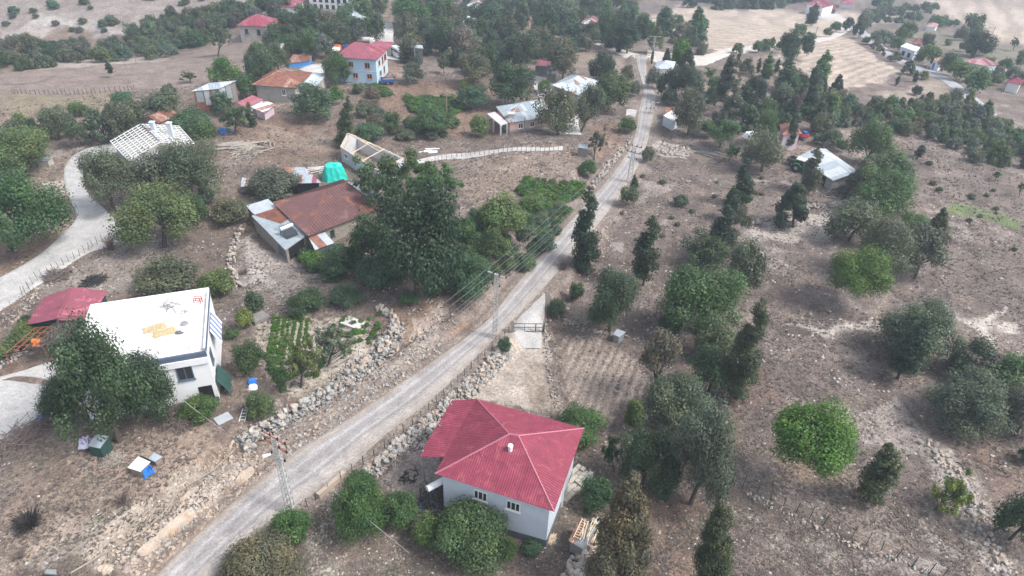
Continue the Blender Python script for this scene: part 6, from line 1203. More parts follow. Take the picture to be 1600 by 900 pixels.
# loose stones and dry grass everywhere: nobody could count them
def scatter_stuff():
    g = np.random.default_rng(3); ico = np.array([(0, 0, .5), (.5, 0, 0), (0, .5, 0), (-.5, 0, 0), (0, -.5, 0)]); tri = np.array([(0, 1, 2), (0, 2, 3), (0, 3, 4), (0, 4, 1)])
    N = 12000; r = 34*np.exp(g.random(N)*math.log(130/34)); a = (g.random(N)*2-1)*math.radians(56); x = r*np.sin(a); y = r*np.cos(a)
    dens = fbm(x, y, 9, 3, 77)+.25*(y < 75)*(np.abs(x-35) < 45)*.6; k = dens+g.random(N)*.35 > .62
    D, sg, al = road_dist(x, y); k &= D > 3.6
    for poly in NOVEG: k &= ~inpoly(x, y, poly)
    x, y = x[k], y[k]; n = len(x)
    s = (.07+.17*g.random(n)**3)*(1+.6*(np.hypot(x, y) > 70)); z = hs_v(x, y); th = g.random(n)*6.28; c, sn = np.cos(th), np.sin(th)
    V = ico[None]*np.stack([s*(1+g.random(n)), s*(.8+.6*g.random(n)), s*(.6+.5*g.random(n))], -1)[:, None]; X = V[..., 0]*c[:, None]-V[..., 1]*sn[:, None]+x[:, None]; Y = V[..., 0]*sn[:, None]+V[..., 1]*c[:, None]+y[:, None]; Z = V[..., 2]+z[:, None]
    Fq = (tri[None]+5*np.arange(n)[:, None, None]).reshape(-1, 3); tag(inst('loose_stones', np_mesh('loose_stones', np.stack([X, Y, Z], -1).reshape(-1, 3), Fq, PEB)), 'pale loose stones strewn over the dry ground', kind='stuff')
    def tufts(name, N, mat, thr, seed, hgt, label, rmax=170, extra=None):
        g = np.random.default_rng(seed); r = 34*np.exp(g.random(N)*math.log(rmax/34)); a = (g.random(N)*2-1)*math.radians(57); x = r*np.sin(a); y = r*np.cos(a)
        den = fbm(x, y, 7, 4, seed)*.6+fbm(x, y, 2, 2, seed+1)*.4; k = den+g.random(N)*.2 > thr; D, sg, al = road_dist(x, y); k &= D > 4.0; bad = np.zeros(N, bool)
        for poly in NOVEG: bad |= inpoly(x, y, poly)
        k &= ~bad; x, y = x[k], y[k]; n = len(x); z = hs_v(x, y); s = hgt*(.5+g.random(n))*(1+np.hypot(x, y)/160)
        P0 = np.stack([x, y, z], -1); out = []
        for j in range(4):
            th = g.random(n)*6.28; w_ = s*.5; d = np.stack([np.cos(th), np.sin(th), 0*th], -1); q_ = np.stack([-np.sin(th), np.cos(th), 0*th], -1); tip = P0+q_*s[:, None]*(.4+1.*g.random(n))[:, None]+np.array([0, 0, 1])*s[:, None]*(.3+.4*g.random(n))[:, None]
            out.append(np.stack([P0-d*w_[:, None], P0+d*w_[:, None], tip], 1))
        V = np.concatenate(out).reshape(-1, 3); tag(inst(name, np_mesh(name, V, np.arange(len(V)).reshape(-1, 3), mat)), label, kind='stuff')
    tufts('dry_grass', 110000, TUFT, .55, 50, .10, 'dry brown grass tufts over the fields')
    tufts('dark_scrub', 120000, M('dark_dead_stalk', (.12, .098, .088), .95, .3), .57, 60, .12, 'dark dead stalks over the fields')
    tufts('green_weeds', 40000, GREENT, .72, 70, .10, 'sparse green weeds')
NOVEG = [np.array([P(*p)[:2] for p in poly]) for poly in ([(0, 440), (60, 400), (120, 345), (100, 265), (150, 230), (195, 230), (130, 270), (190, 350), (190, 365), (60, 445), (-20, 495)], [(-60, 590), (170, 520), (200, 610), (140, 640), (-60, 740)], [(852, 455), (850, 545), (800, 545), (800, 515)], [(790, 530), (845, 535), (862, 640), (800, 640), (730, 620)], [(600, 745), (690, 680), (690, 750), (640, 790)])]
scatter_stuff()

# ------------------------------------------------------------------ fences, gate
def fence(label, pts, n, hgt, mat=DARKST, th=.09, wires=2, lean=.0, group=None, name='wire_fence', off=0):
    g = random.Random(n*31+len(label)); c = smooth([P(*p)[:2] for p in pts], n); m = c[n//2]; root = empty(name, (m[0], m[1], h(*m)), label, 'fence', group); o = Vector(root.location); tops = []
    for i in range(n):
        x, y = c[i]; hh = hgt*g.uniform(.85, 1.12); b = Vector((x, y, h(x, y)-.15)); t = b+Vector((g.uniform(-lean, lean)*hh, g.uniform(-lean, lean)*hh, hh)); mb = MB(); mb.tube([b-o, t-o], th/2*g.uniform(.8, 1.2), th/2*.8, 5); x_ = mb.build('post', mat, None); x_.parent = root; tops.append((b, t))
    for w_ in range(wires):
        mb = MB(); f = .45+.45*w_/max(wires-1, 1)
        for i in range(n-1): mb.tube([tops[i][0].lerp(tops[i][1], f)-o, tops[i+1][0].lerp(tops[i+1][1], f)-o], .012, .012, 3)
        x_ = mb.build('wire', STEEL, None); x_.parent = root
fence('steel post fence along the lower side of the road', [(480, 792), (540, 745), (600, 702), (655, 655), (700, 612), (745, 568), (795, 520)], 25, 1.35, DARKST, .1)
fence('stake fence between the paved path and the terrace', [(35, 462), (60, 440), (95, 418), (130, 398), (160, 380), (200, 372)], 22, 1.5, WOOD, .1, 1, .12, name='stake_fence')
fence('leaning thin post fence on the lower right slope', [(1145, 755), (1205, 782), (1260, 808), (1330, 842), (1400, 875), (1470, 905)], 16, 1.75, DARKST, .09, 2, .1)
fence('rail topped fence on the lower left bank', [(112, 900), (175, 862), (225, 835), (265, 795), (310, 758), (370, 705)], 11, 1.1, WOOD, .09, 1, .1)
mbx = MB(); rp_ = [P(*p) for p in ((112, 900), (175, 862), (225, 835), (250, 812), (265, 795), (280, 772), (335, 738), (372, 702))]
for a_, b_ in zip(rp_[:-1], rp_[1:]): mbx.bar(a_+Vector((0, 0, .35)), b_+Vector((0, 0, .35)), .09, .09)
tag(inst('fence_rail', mbx.mesh('fence_rail', TWIGG)), 'long grey rail of joined poles at the foot of the lower left fence', 'rail')
fence('netted post fence along the boulder wall', [(425, 668), (470, 638), (515, 598), (560, 560), (600, 520), (612, 495), (598, 480)], 12, 1.3, DARKST, .07, 2, .08)
fence('stake fence along the pale track above the brown field', [(680, 252), (720, 246), (770, 240), (820, 238), (870, 236), (915, 236)], 34, 1.6, WOOD, .11, 1, .05, name='stake_fence')
fence('sparse post line above the garden rows', [(400, 480), (425, 494), (450, 480), (448, 468)], 5, 1.3, WOOD, .08, 1, .05)
fence('fence in front of the rust roofed barn track', [(1285, 232), (1305, 245), (1325, 258), (1345, 268)], 14, 1.3, WOOD, .12, 1, .1, name='stake_fence')
fence('dark stake line across the upper left field', [(20, 146), (80, 148), (150, 146), (210, 140)], 30, 1.3, DARKST, .12, 1, .08, name='stake_fence')
fence('three crooked stakes near the lone field tree', [(181, 112), (190, 108), (213, 100)], 3, 2.2, WOOD, .2, 0, .1, name='stake_fence')
fence('thin rod fence beside the paved yard', [(10, 690), (38, 665), (60, 640), (85, 625)], 5, 1.2, DARKST, .05, 1, .05)
fence('rod fence at the upper left edge of the red shed', [(0, 510), (18, 490), (40, 470), (48, 455)], 6, 1.5, WOOD, .1, 1, .1)
def gate():
    a, b = G(801, 519), G(848, 519); root = empty('metal_gate', a, 'dark metal bar gate across the concrete driveway', 'gate'); o = Vector(a); L = b-a; Hh = 1.35
    def P_(t, z): return a.lerp(b, t)-o+Vector((0, 0, z))
    mb = MB()
    for z in (.15, .8, Hh): mb.bar(P_(.02, z), P_(.98, z), .07)
    for t in (.02, .38, .75, .98): mb.bar(P_(t, .15), P_(t, Hh), .06 if t not in (.75,) else .12)
    x = mb.build('gate_frame', DARKST, None); x.parent = root
    mb = MB(); mb.bar(P_(-.02, -.1), P_(-.02, 1.9), .3); x = mb.build('gate_post', STEEL, None); x.parent = root
    mb = MB(); mb.bar(P_(1.02, -.1), P_(1.02, 1.5), .14); x = mb.build('gate_post', DARKST, None); x.parent = root
gate()
fence('dark pipe railing on the right side of the driveway', [(850, 519), (852, 500), (854, 480), (857, 462)], 4, 1.4, DARKST, .1, 3)
mb = MB(); a, b = P(497, 778), P(538, 742); mb.bar(a+Vector((0, 0, .25)), b+Vector((0, 0, .25)), .45, .6); tag(inst('concrete_kerb', mb.mesh('concrete_kerb', M('buff_concrete', (.42, .34, .27), .9, .1)), (0, 0, 0)), 'straight buff concrete kerb wall at the road edge beside the nearest pole', 'kerb wall')
# concrete drain lip along the left of the road
# ------------------------------------------------------------------ power line
def lattice_pole(label, base, topy, wb, wt, arms, lamp=False, STEEL=M('pale_galvanised_steel', (.46, .46, .45), .6, .12, 2., (.34, .26, .2), .1)):
    p = G(*base); Hh = H_at(base[0], base[1], topy); root = empty('power_pole', p, label, 'power pole'); mb = MB(); n = int(Hh/.75)
    def cn(i, z): w_ = (wb+(wt-wb)*z/Hh)/2; return Vector(((-1, 1, 1, -1)[i % 4]*w_, (-1, -1, 1, 1)[i % 4]*w_, z))
    for i in range(4): mb.bar(cn(i, -.3), cn(i, Hh), .07)
    x = mb.build('pole_leg', STEEL, None); x.parent = root; mb = MB()
    for k in range(n):
        z0, z1 = Hh*k/n, Hh*(k+1)/n
        for i in range(4): mb.bar(cn(i, z0), cn(i+1, z1) if k % 2 else cn(i+1, z1), .045); mb.bar(cn(i, z1), cn(i+1, z1), .045)
    x = mb.build('lattice_brace', STEEL, None); x.parent = root; ends = []
    for z, l, ang, m_ in arms:
        z = Hh-z; d = Vector((math.cos(ang), math.sin(ang), 0)); mb = MB(); mb.bar(-d*l+Vector((0, 0, z)), d*l+Vector((0, 0, z)), .1); x = mb.build('crossarm', REDST if m_ else STEEL, None); x.parent = root
        for t in (-1, -.33, .33, 1) if l > 1 else (-1, 1):
            e = d*l*t+Vector((0, 0, z)); mb = MB(); mb.tube([e, e+Vector((0, 0, .12)), e+Vector((0, 0, .22)), e+Vector((0, 0, .34))], .11, .05, 7); x = mb.build('insulator', CERAM, None); x.parent = root; ends.append(p+e+Vector((0, 0, .3)))
    if lamp:
        z = Hh-2.2; mb = MB(); mb.tube([(0, 0, z), (-.3, -.1, z+.25), (-.6, -.2, z+.3)], .04, .04, 5); x = mb.build('lamp_arm', STEEL, None); x.parent = root
        mb = MB(); mb.tube([(-.5, -.16, z+.32), (-.75, -.25, z+.31), (-1.1, -.35, z+.24)], .1, .17, 8); x = mb.build('lamp_head', WHITE, None); x.parent = root
    return ends
ra = math.atan2(*((P(990, 300)-P(445, 795)).normalized()[i] for i in (1, 0)))+math.pi/2
E1 = lattice_pole('nearest tall lattice power pole with street lamp at the bottom of the road', (455, 800), 684, .62, .34, [(0, 1.35, ra, 1), (1.0, 1.3, ra, 1), (2.4, .8, ra, 0)], True)
E2 = lattice_pole('slim lattice power pole beside the metal gate', (773, 528), 428, .55, .3, [(.1, 1.3, ra, 0), (1.6, .5, ra, 0)])
E3 = lattice_pole('tall lattice power pole on the road curve with a dark conifer at its foot', (983, 285), 228, .8, .4, [(0, 1.3, ra, 1), (1.2, 1.2, ra, 1), (2.4, .7, ra, 0)])
E4 = lattice_pole('lattice pole at the narrow part of the upper road', (1018, 178), 160, .6, .4, [(0, 1.6, 0, 0), (1.4, 1.3, 0, 0)])
E5 = lattice_pole('tall pole at the road junction', (1018, 98), 57, .5, .3, [(0, 1.6, 0, 0), (1.4, 1.2, 0, 0)])
def cable(a, b, sag, label, group, th=.014):
    pts = []; a = Vector(a); b = Vector(b)
    for i in range(13): t = i/12; p = a.lerp(b, t); p.z -= sag*4*t*(1-t); pts.append(p)
    c = pts[6].copy(); mb = MB(); mb.tube([p-c for p in pts], th, th, 4); tag(inst('power_cable', mb.mesh('power_cable', STEEL), c), label, 'cable', group)
def pole(label, base, topy, mat=WOOD, arm=True):
    p = G(*base); Hh = H_at(base[0], base[1], topy); root = empty('utility_pole', p, label, 'utility pole'); mb = MB(); mb.tube([(0, 0, -.2), (0, 0, Hh)], .13, .09, 6); x = mb.build('pole_shaft', mat, None); x.parent = root
    if arm: mb = MB(); mb.bar((-.8, 0, Hh-.2), (.8, 0, Hh-.2), .1); x = mb.build('crossarm', mat, None); x.parent = root
    return [p+Vector((-.8, 0, Hh)), p+Vector((.8, 0, Hh))]
for i in range(4): cable(E1[i], E2[min(i, 3)], .7, 'power cable strung between the nearest pole and the gate pole', 'cables from the nearest pole to the gate pole')
for i in range(2): cable(E1[8+i], E2[4+i], 1.0, 'lower cable between the nearest pole and the gate pole', 'lower cables from the nearest pole to the gate pole')
for i in range(4): cable(E2[i], E3[i], .8, 'power cable strung between the gate pole and the road curve pole', 'cables from the gate pole to the curve pole')
for i in range(2): cable(E2[4+i], E3[8+i], 1.2, 'lower cable between the gate pole and the road curve pole', 'lower cables to the curve pole')
for i in range(3): cable(E3[i], E4[i], .8, 'power cable strung up the narrow part of the road', 'cables up the narrow road')
for i in range(3): cable(E4[i], E5[i], .8, 'power cable strung to the junction pole', 'cables to the junction pole')
q1 = pole('grey pole beside the grove path right of the minibus', (649, 106), 72, STEEL); q2_ = pole('slim pole among the bean plants', (698, 182), 148, WOOD); q3 = pole('grey pole in front of the pink house', (819, 206), 182, STEEL, False)
q4 = pole('pole behind the white metal cabin beside the road', (1033, 150), 117, WOOD); q5 = pole('dark pole in the far field below the red roofed house', (1274, 56), 42, WOOD); q6 = pole('white pole beside the blue doored far hut', (1448, 108), 92, CONC, False)
q7 = pole('thin pole on the wide far field', (1550, 55), 42, WOOD, False); q8 = pole('pole at the right edge of the far cottages', (1588, 118), 93, WOOD, False); q9 = pole('pole among the trees at the top middle', (775, 46), 27, CONC, False); q10 = pole('pale pole on the dirt track at the top', (859, 60), 36, CONC, False)
q11 = pole('thin pole below the small red roof at the far right', (1565, 145), 126, WOOD, False); q12 = pole('white pole by the grey concrete ramp', (425, 72), 52, CONC, False); q13 = pole('grey pole at the street beside the minibus', (617, 72), 46, STEEL, False)
cable(q1[0], q2_[0], .8, 'cable from the grove pole down to the bean field pole', None); cable(q2_[1], q3[0], 1.2, 'cable from the bean field pole to the pink house', None); cable(q13[0], q1[1], .6, 'cable from the street pole to the grove pole', None)
cable(E1[3], P(640, 865, 1.), .2, 'cable slanting down from the nearest pole over the hedge', None, .018)
tw = G(370, 690); cable(Pz(270, 612, tw.z+4.5), tw+Vector((0, 0, .4)), .3, 'pale cable hanging from the white house over the yard', None, .025); cable(tw+Vector((0, 0, .4)), E1[0]-Vector((0, 0, 2)), .2, 'pale cable from the yard up to the nearest pole', None, .025)

# ------------------------------------------------------------------ vehicles
def wheel(parent, x, y, r, w_, o=Vector()):
    mb = MB(); mb.tube([(x, y-w_/2, r), (x, y+w_/2, r)], r, r, 14); t = mb.build('wheel', BLACKR, None); t.parent = parent; mb = MB(); mb.tube([(x, y-w_/2-.015, r), (x, y+w_/2+.015, r)], r*.5, r*.5, 10); t2 = mb.build('rim', STEEL, None); t2.parent = t
def loft(secs):        # secs: list of (x, [(y,z)...]) rings joined along x
    mb = MB(); m = len(secs[0][1])
    for x, r in secs: mb.v += [(x, y, z) for y, z in r]
    for i in range(len(secs)-1):
        for k in range(m): mb.f.append((i*m+k, i*m+(k+1) % m, (i+1)*m+(k+1) % m, (i+1)*m+k))
    mb.f.append(tuple(range(m-1, -1, -1))); mb.f.append(tuple((len(secs)-1)*m+k for k in range(m))); return mb
def ring(w_, z0, z1, tw_=.85, r=.15): return [(-w_, z0), (w_, z0), (w_, z0+(z1-z0)*.5), (w_*tw_, z1-r*.3), (w_*tw_-r, z1), (-w_*tw_+r, z1), (-w_*tw_, z1-r*.3), (-w_, z0+(z1-z0)*.5)]
def minibus():
    p = G(623, 90); root = empty('minibus', p, 'white minibus parked beside the pale blue house', 'minibus', None, math.radians(-52)); s = .85
    mb = loft([(-2.9*s, ring(.95, .45, 2.4)), (-2.7*s, ring(1., .4, 2.62)), (1.1*s, ring(1., .4, 2.62)), (1.7*s, ring(1., .4, 2.35)), (2.35*s, ring(.98, .4, 1.45)), (2.95*s, ring(.92, .4, 1.2)), (3.05*s, ring(.85, .45, .95))]); x = mb.build('body', WHITEB, None); x.parent = root
    mb = MB(); mb.hexa([(1.66*s, -.86, 2.2), (2.32*s, -.88, 1.5), (2.36*s, .88, 1.5), (1.70*s, .86, 2.2)][::-1], [(1.7*s, -.84, 2.28), (2.38*s, -.86, 1.55), (2.38*s, .86, 1.55), (1.7*s, .84, 2.28)][::-1]); x = mb.build('windscreen', GLASS, None); x.parent = root
    for sd in (-1, 1):
        for k in range(5): mb = MB(); x0 = (-2.5+.82*k)*s; mb.box(x0, sd*.93-.05, 1.55, x0+.7*s, sd*.93+.08 if sd > 0 else sd*.93+.05, 2.15); mb.v = [(a, (b if abs(b) < 1.01 else b), c) for a, b, c in mb.v]; x = mb.build('side_window', GLASS, None); x.parent = root
        for wx in (-1.9*s, 2.05*s): wheel(root, wx, sd*.88, .36, .24)
        mb = MB(); mb.box(2.95*s, sd*.7-.15, .85, 3.06*s, sd*.7+.15, 1.05); x = mb.build('headlight', GLASS, None); x.parent = root
    mb = MB(); mb.box(3.0*s, -.9, .35, 3.15*s, .9, .6); x = mb.build('bumper', DARKST, None); x.parent = root
minibus()
def tractor():
    p = G(1251, 268); root = empty('tractor', p, 'green tractor with white cab roof parked beside the long barn', 'tractor', None, math.radians(-38))
    mb = loft([(.2, ring(.42, .8, 1.5, .9, .1)), (1.5, ring(.38, .8, 1.45, .85, .1)), (1.9, ring(.33, .8, 1.3, .8, .1))]); x = mb.build('bonnet', GREENV, None); x.parent = root
    mb = MB(); mb.box(-.9, -.4, .55, 1.7, .4, .85); x = mb.build('chassis', DARKST, None); x.parent = root
    mb = loft([(-1.15, ring(.62, 1.0, 2.3, .9, .1)), (.1, ring(.62, 1.0, 2.3, .85, .1)), (.3, ring(.6, 1.0, 1.5, .9, .1))]); x = mb.build('cab', GLASS, None); x.parent = root
    mb = MB(); mb.hexa([(-1.3, -.7, 2.3), (.3, -.7, 2.3), (.3, .7, 2.3), (-1.3, .7, 2.3)], [(-1.2, -.6, 2.45), (.2, -.6, 2.45), (.2, .6, 2.45), (-1.2, .6, 2.45)]); x = mb.build('cab_roof', WHITEB, None); x.parent = root
    for sd in (-1, 1):
        wheel(root, -.75, sd*.85, .78, .4); wheel(root, 1.4, sd*.75, .48, .28); mb = MB(); mb.tube([(-1.45, sd*.85, 1.2), (-1.1, sd*.85, 1.62), (-.4, sd*.85, 1.62), (0, sd*.85, 1.2)], .14, .14, 6); x = mb.build('mudguard', GREENV, None); x.parent = root
    mb = MB(); mb.tube([(.9, .3, 1.4), (.9, .3, 2.3)], .05, .05, 6); x = mb.build('exhaust', DARKST, None); x.parent = root
tractor()
def trailer(base, rz, label, mat, load=None, L=3.4, name='farm_trailer'):
    p = G(*base); root = empty(name, p, label, 'trailer', None, rz); mb = MB(); mb.box(-L/2, -1, .75, L/2, 1, .85)
    for x0, y0, x1, y1 in ((-L/2, -1, L/2, -.95), (-L/2, .95, L/2, 1), (-L/2, -.95, -L/2+.05, .95), (L/2-.05, -.95, L/2, .95)): mb.box(x0, y0, .853, x1, y1, 1.35)
    x = mb.build('trailer_bed', mat, None); x.parent = root; mb = MB(); mb.bar((L/2, 0, .7), (L/2+1.3, 0, .5), .1); x = mb.build('drawbar', DARKST, None); x.parent = root
    for sd in (-1, 1): wheel(root, -.2, sd*.8, .42, .25)
    if load: mb = MB(); mb.hexa([(-L/2+.1, -.9, .86), (L/2-.1, -.9, .86), (L/2-.1, .9, .86), (-L/2+.1, .9, .86)], [(-L/3, -.5, 1.45), (L/4, -.6, 1.3), (L/3, .5, 1.4), (-L/3, .6, 1.25)]); tag(mb.build('cargo_load', load, None, (p.x, p.y, p.z)), 'brown load heaped in the blue farm trailer', 'load').rotation_euler = (0, 0, rz)
trailer((607, 131), math.radians(15), 'blue farm trailer beside the pale blue house', BLUEV, TWIG)
trailer((1240, 258), math.radians(-40), 'dark flat trailer behind the green tractor', DARKST, None, 2.4)
def truck(base, rz, label, cabm, tank=None, box=None, name='truck'):
    p = G(*base); root = empty(name, p, label, 'truck', None, rz); mb = loft([(1.7, ring(1.1, .8, 2.6, .95)), (3.0, ring(1.1, .8, 2.5, .92)), (3.3, ring(1.05, .8, 1.7, .95))]); x = mb.build('cab', cabm, None); x.parent = root
    mb = MB(); mb.hexa([(3.02, -.9, 1.75), (3.3, -.9, 1.65), (3.3, .9, 1.65), (3.02, .9, 1.75)], [(3.0, -.85, 2.4), (3.06, -.85, 2.38), (3.06, .85, 2.38), (3.0, .85, 2.4)]); x = mb.build('windscreen', GLASS, None); x.parent = root
    mb = MB(); mb.box(-3.2, -.9, .7, 1.7, .9, .95); x = mb.build('chassis', DARKST, None); x.parent = root
    if tank: mb = MB(); mb.tube([(-3.3, 0, 1.95), (-3.2, 0, 1.95), (1.4, 0, 1.95), (1.5, 0, 1.95)], 1., 1., 14); x = mb.build('tank', tank, None); x.parent = root
    if box: mb = MB(); mb.box(-3.2, -1.1, .96, 1.5, 1.1, 2.1); x = mb.build('cargo_box', box, None); x.parent = root
    for sd in (-1, 1):
        for wx in (-2.3, 2.3): wheel(root, wx, sd*.95, .48, .3)
    root.scale = (.72, .72, .72)
truck((572, 70), math.radians(-3), 'white tanker truck parked behind the blue house', WHITEB, CONC); truck((525, 84), math.radians(85), 'white and orange lorry parked by the trees behind the terrace', ORNG, None, WHITEB); truck((545, 79), math.radians(10), 'white cabbed blue lorry behind the blue house roof', WHITEB, None, BLUEV)
p = G(525, 66); root = empty('water_tank', p, 'round white water tank on stilts behind the terrace', 'water tank'); mb = MB(); mb.tube([(-1, 0, 2.6), (-.9, 0, 2.6), (.9, 0, 2.6), (1, 0, 2.6)], .9, .9, 14); x = mb.build('tank_body', CONC, None); x.parent = root; mb = MB(); [mb.bar((a_, b_, 0), (a_, b_, 1.9), .1) for a_ in (-.8, .8) for b_ in (-.5, .5)]; x = mb.build('stand', DARKST, None); x.parent = root
p = G(1255, 218); root = empty('farm_cart', p, 'small red and blue farm implement in the lilac house yard', 'farm machine', None, .4); mb = MB(); mb.box(-.9, -.5, .5, .9, .5, 1.2); x = mb.build('hopper', REDV, None); x.parent = root; mb = MB(); mb.box(-.5, -.4, 1.21, .5, .4, 1.7); x = mb.build('motor_cover', BLUEV, None); x.parent = root; wheel(root, -.5, .6, .4, .2); wheel(root, -.5, -.6, .4, .2)

# ------------------------------------------------------------------ huts, tanks, clutter
def solar_heater(p, rz, label, s=1., hgt=1.6):
    root = empty('solar_water_heater', p, label, 'water heater', None, rz); mb = MB(); mb.tube([(-1.1*s, 0, hgt+.9*s), (-1.0*s, 0, hgt+.9*s), (1.*s, 0, hgt+.9*s), (1.1*s, 0, hgt+.9*s)], .27*s, .27*s, 12); x = mb.build('tank', WHITE, None); x.parent = root
    mb = MB(); mb.hexa([(-1*s, -1.5*s, hgt-.35*s), (1*s, -1.5*s, hgt-.35*s), (1*s, -.1, hgt+.5*s), (-1*s, -.1, hgt+.5*s)], [(-1*s, -1.55*s, hgt-.28*s), (1*s, -1.55*s, hgt-.28*s), (1*s, -.15, hgt+.57*s), (-1*s, -.15, hgt+.57*s)]); x = mb.build('collector_panel', GLASS, None); x.parent = root
    mb = MB()
    for sx in (-1, 1):
        for sy in (-1.4, .3): mb.bar((sx*s, sy*s, -.1), (sx*s, sy*s, hgt+(-.4 if sy < 0 else .6)*s), .06)
        mb.bar((sx*s, -1.4*s, 0.3), (sx*s, .3*s, hgt+.5*s), .05); mb.bar((sx*s, .3*s, .3), (sx*s, -1.4*s, hgt-.4*s), .05)
    for z in (.4, 1.2): mb.bar((-s, -1.4*s, z), (s, -1.4*s, z), .05); mb.bar((-s, .3*s, z), (s, .3*s, z), .05)
    x = mb.build('frame', DARKST, None); x.parent = root
g0 = G(688, 795); solar_heater(Vector((g0.x, g0.y, g0.z)), math.radians(218), 'white solar water heater tank on a dark frame at the near house corner', 1.15, 2.7)
zr = G(451, 408).z+2.45; solar_heater(Pz(449, 364, zr+.1), math.radians(50), 'silver solar water heater on the lean to roof of the old house', .9, .2)
solar_heater(G(675, 24)*1., .2, 'small solar water heater at the top beside the tree', 1., 1.5)
solar_heater(Pz(571, 20, G(571, 34).z+3.2), .1, 'pale solar water heater beside the grey metal roof', 1., .4)
building('shed', 'leaning dark shed covered with rusty sheets and a ladder beside the stone wall', 'shed', (908, 862), [(888, 845), (911, 859), (932, 826), (908, 809)], 1.6, ('shed', .05), .15, GREYWOOD, (ZINCD, ZINC, RUST2, ZINCD), .8, .2, seed=12)
def ladder(a, b, w_, n, label, mat=PALEWOOD):
    a = Vector(a); b = Vector(b); c = (a+b)/2; root = empty('ladder', c, label, 'ladder'); d = (b-a).normalized(); s = d.cross(Vector((0, 0, 1))).normalized()*w_/2
    for k in (-1, 1): mb = MB(); mb.bar(a+s*k-c, b+s*k-c, .07); x = mb.build('rail', mat, None); x.parent = root
    for i in range(n): q_ = a.lerp(b, (i+.5)/n)-c; mb = MB(); mb.bar(q_-s, q_+s, .05); x = mb.build('rung', mat, None); x.parent = root
zz = G(908, 862).z+1.75; ladder(Pz(901, 842, zz+.1), Pz(915, 812, zz+.12), .6, 8, 'wooden ladder lying on the rusty shed roof')
g1 = G(378, 660); g2 = G(384, 640); ladder(g1+Vector((0, 0, .12)), g2+Vector((0, 0, .12)), .55, 4, 'short white ladder lying on the soil below the garden', FRAMEW)
tag(sticks('plank_heap', Pz(920, 830, zz+.05), 10, 2.6, PALEWOOD, 'loose planks on the rusty shed roof', 'planks', .8, 8, .2, .05, 1.2))
def plank_stack(p, rz, L, nx, nz, mat, label):
    root = empty('block_stack', p, label, 'block stack', None, rz); g = random.Random(3)
    for i in range(nx):
        for k in range(nz):
            for j in range(4):
                if k == nz-1 and g.random() < .25: continue
                mb = MB(); x0 = (i-nx/2)*.52+g.uniform(-.03, .03); y0 = -1.0+j*.48+g.uniform(-.03, .03); mb.box(x0, y0, k*.24, x0+.48, y0+.42, k*.24+.22); x = mb.build('block', mat, None); x.parent = root
plank_stack(G(893, 760), math.radians(52), 3, 9, 3, M('pale_block', (.52, .47, .40), .9, .15), 'stack of pale building blocks against the side of the near house')
building('hut', 'dark green box hut with a grey lid roof below the largest dark tree', 'hut', (160, 716), [(137, 697), (156, 701), (170, 682), (150, 678)], 1.35, ('shed', .15), .02, DKGREEN, (ZINC,), 1.3, .0)
lump_sheet('sack_cover', G(136, 700)+Vector((0, 0, .5)), 1., 1.2, .3, M('lilac_white_cloth', (.6, .58, .72), .8, .1), 'pale lilac cloth draped against the dark green box hut', 'cloth', .5, 4)
building('kennel', 'small hut with a white board roof and blue tarpaulin side', 'kennel', (213, 742), [(199, 731), (219, 737.5), (235, 722), (216, 713.5)], 1.0, ('shed', .1), .08, WOOD, (M('white_board', (.70, .68, .63), .8, .08),), 2.2, .0)
lump_sheet('blue_tarpaulin', G(229, 739)+Vector((0, 0, .15)), 1.1, 1.3, .9, BLUET, 'blue tarpaulin hanging beside the white board hut', 'tarpaulin', .7, 6)
building('kennel', 'low hut with rotten brown board roof beside the white board one', 'kennel', (240, 728), [(219, 711), (242, 722), (254, 714), (229, 701)], .8, ('shed', .1), .08, WOOD, (WOOD, ZINC), 1.2, .0)
building('kennel', 'small corrugated hut with half rusty roof above the ploughed plot', 'kennel', (966, 531), [(958, 523), (968, 527), (978, 519), (964, 514)], 1.1, ('shed', .1), .1, ZINCD, (ZINC, RUST2), .9, .2)
building('kennel', 'dark green cabinet half hidden under the clump of oaks', 'kennel', (1040, 776), [(1032, 768), (1046, 773), (1050, 762), (1036, 757)], 1.2, ('flat', 0), .02, DKGREEN, (DKGREEN,))
building('kennel', 'grey half buried hut beside the bend of the path', 'kennel', (62, 258), [(56, 252), (74, 252), (82, 246), (66, 245)], 1.0, ('shed', .2), .05, GREYP, (ZINCD,), 1.2, .3)
building('kennel', 'small grey shed at the end of the stake fence', 'kennel', (910, 240), [(903, 231), (918, 233), (919, 226), (905, 225)], 1.6, ('shed', .2), .05, GREYWOOD, (ZINCD,), 1.2, .3)
building('kennel', 'grey box at the bottom edge of the left yard', 'kennel', (82, 905), [(70, 898), (90, 900), (88, 892), (74, 892)], .7, ('flat', 0), .02, DARKST, (STEEL,))
building('ruin', 'low stone ruin with curved zinc sheet left of the olive bush', 'ruin', (392, 305), [(376, 292), (398, 292), (400, 280), (378, 278)], 1.2, ('shed', .3), .3, STONEW, (ZINC, RUST2), 1., .3)
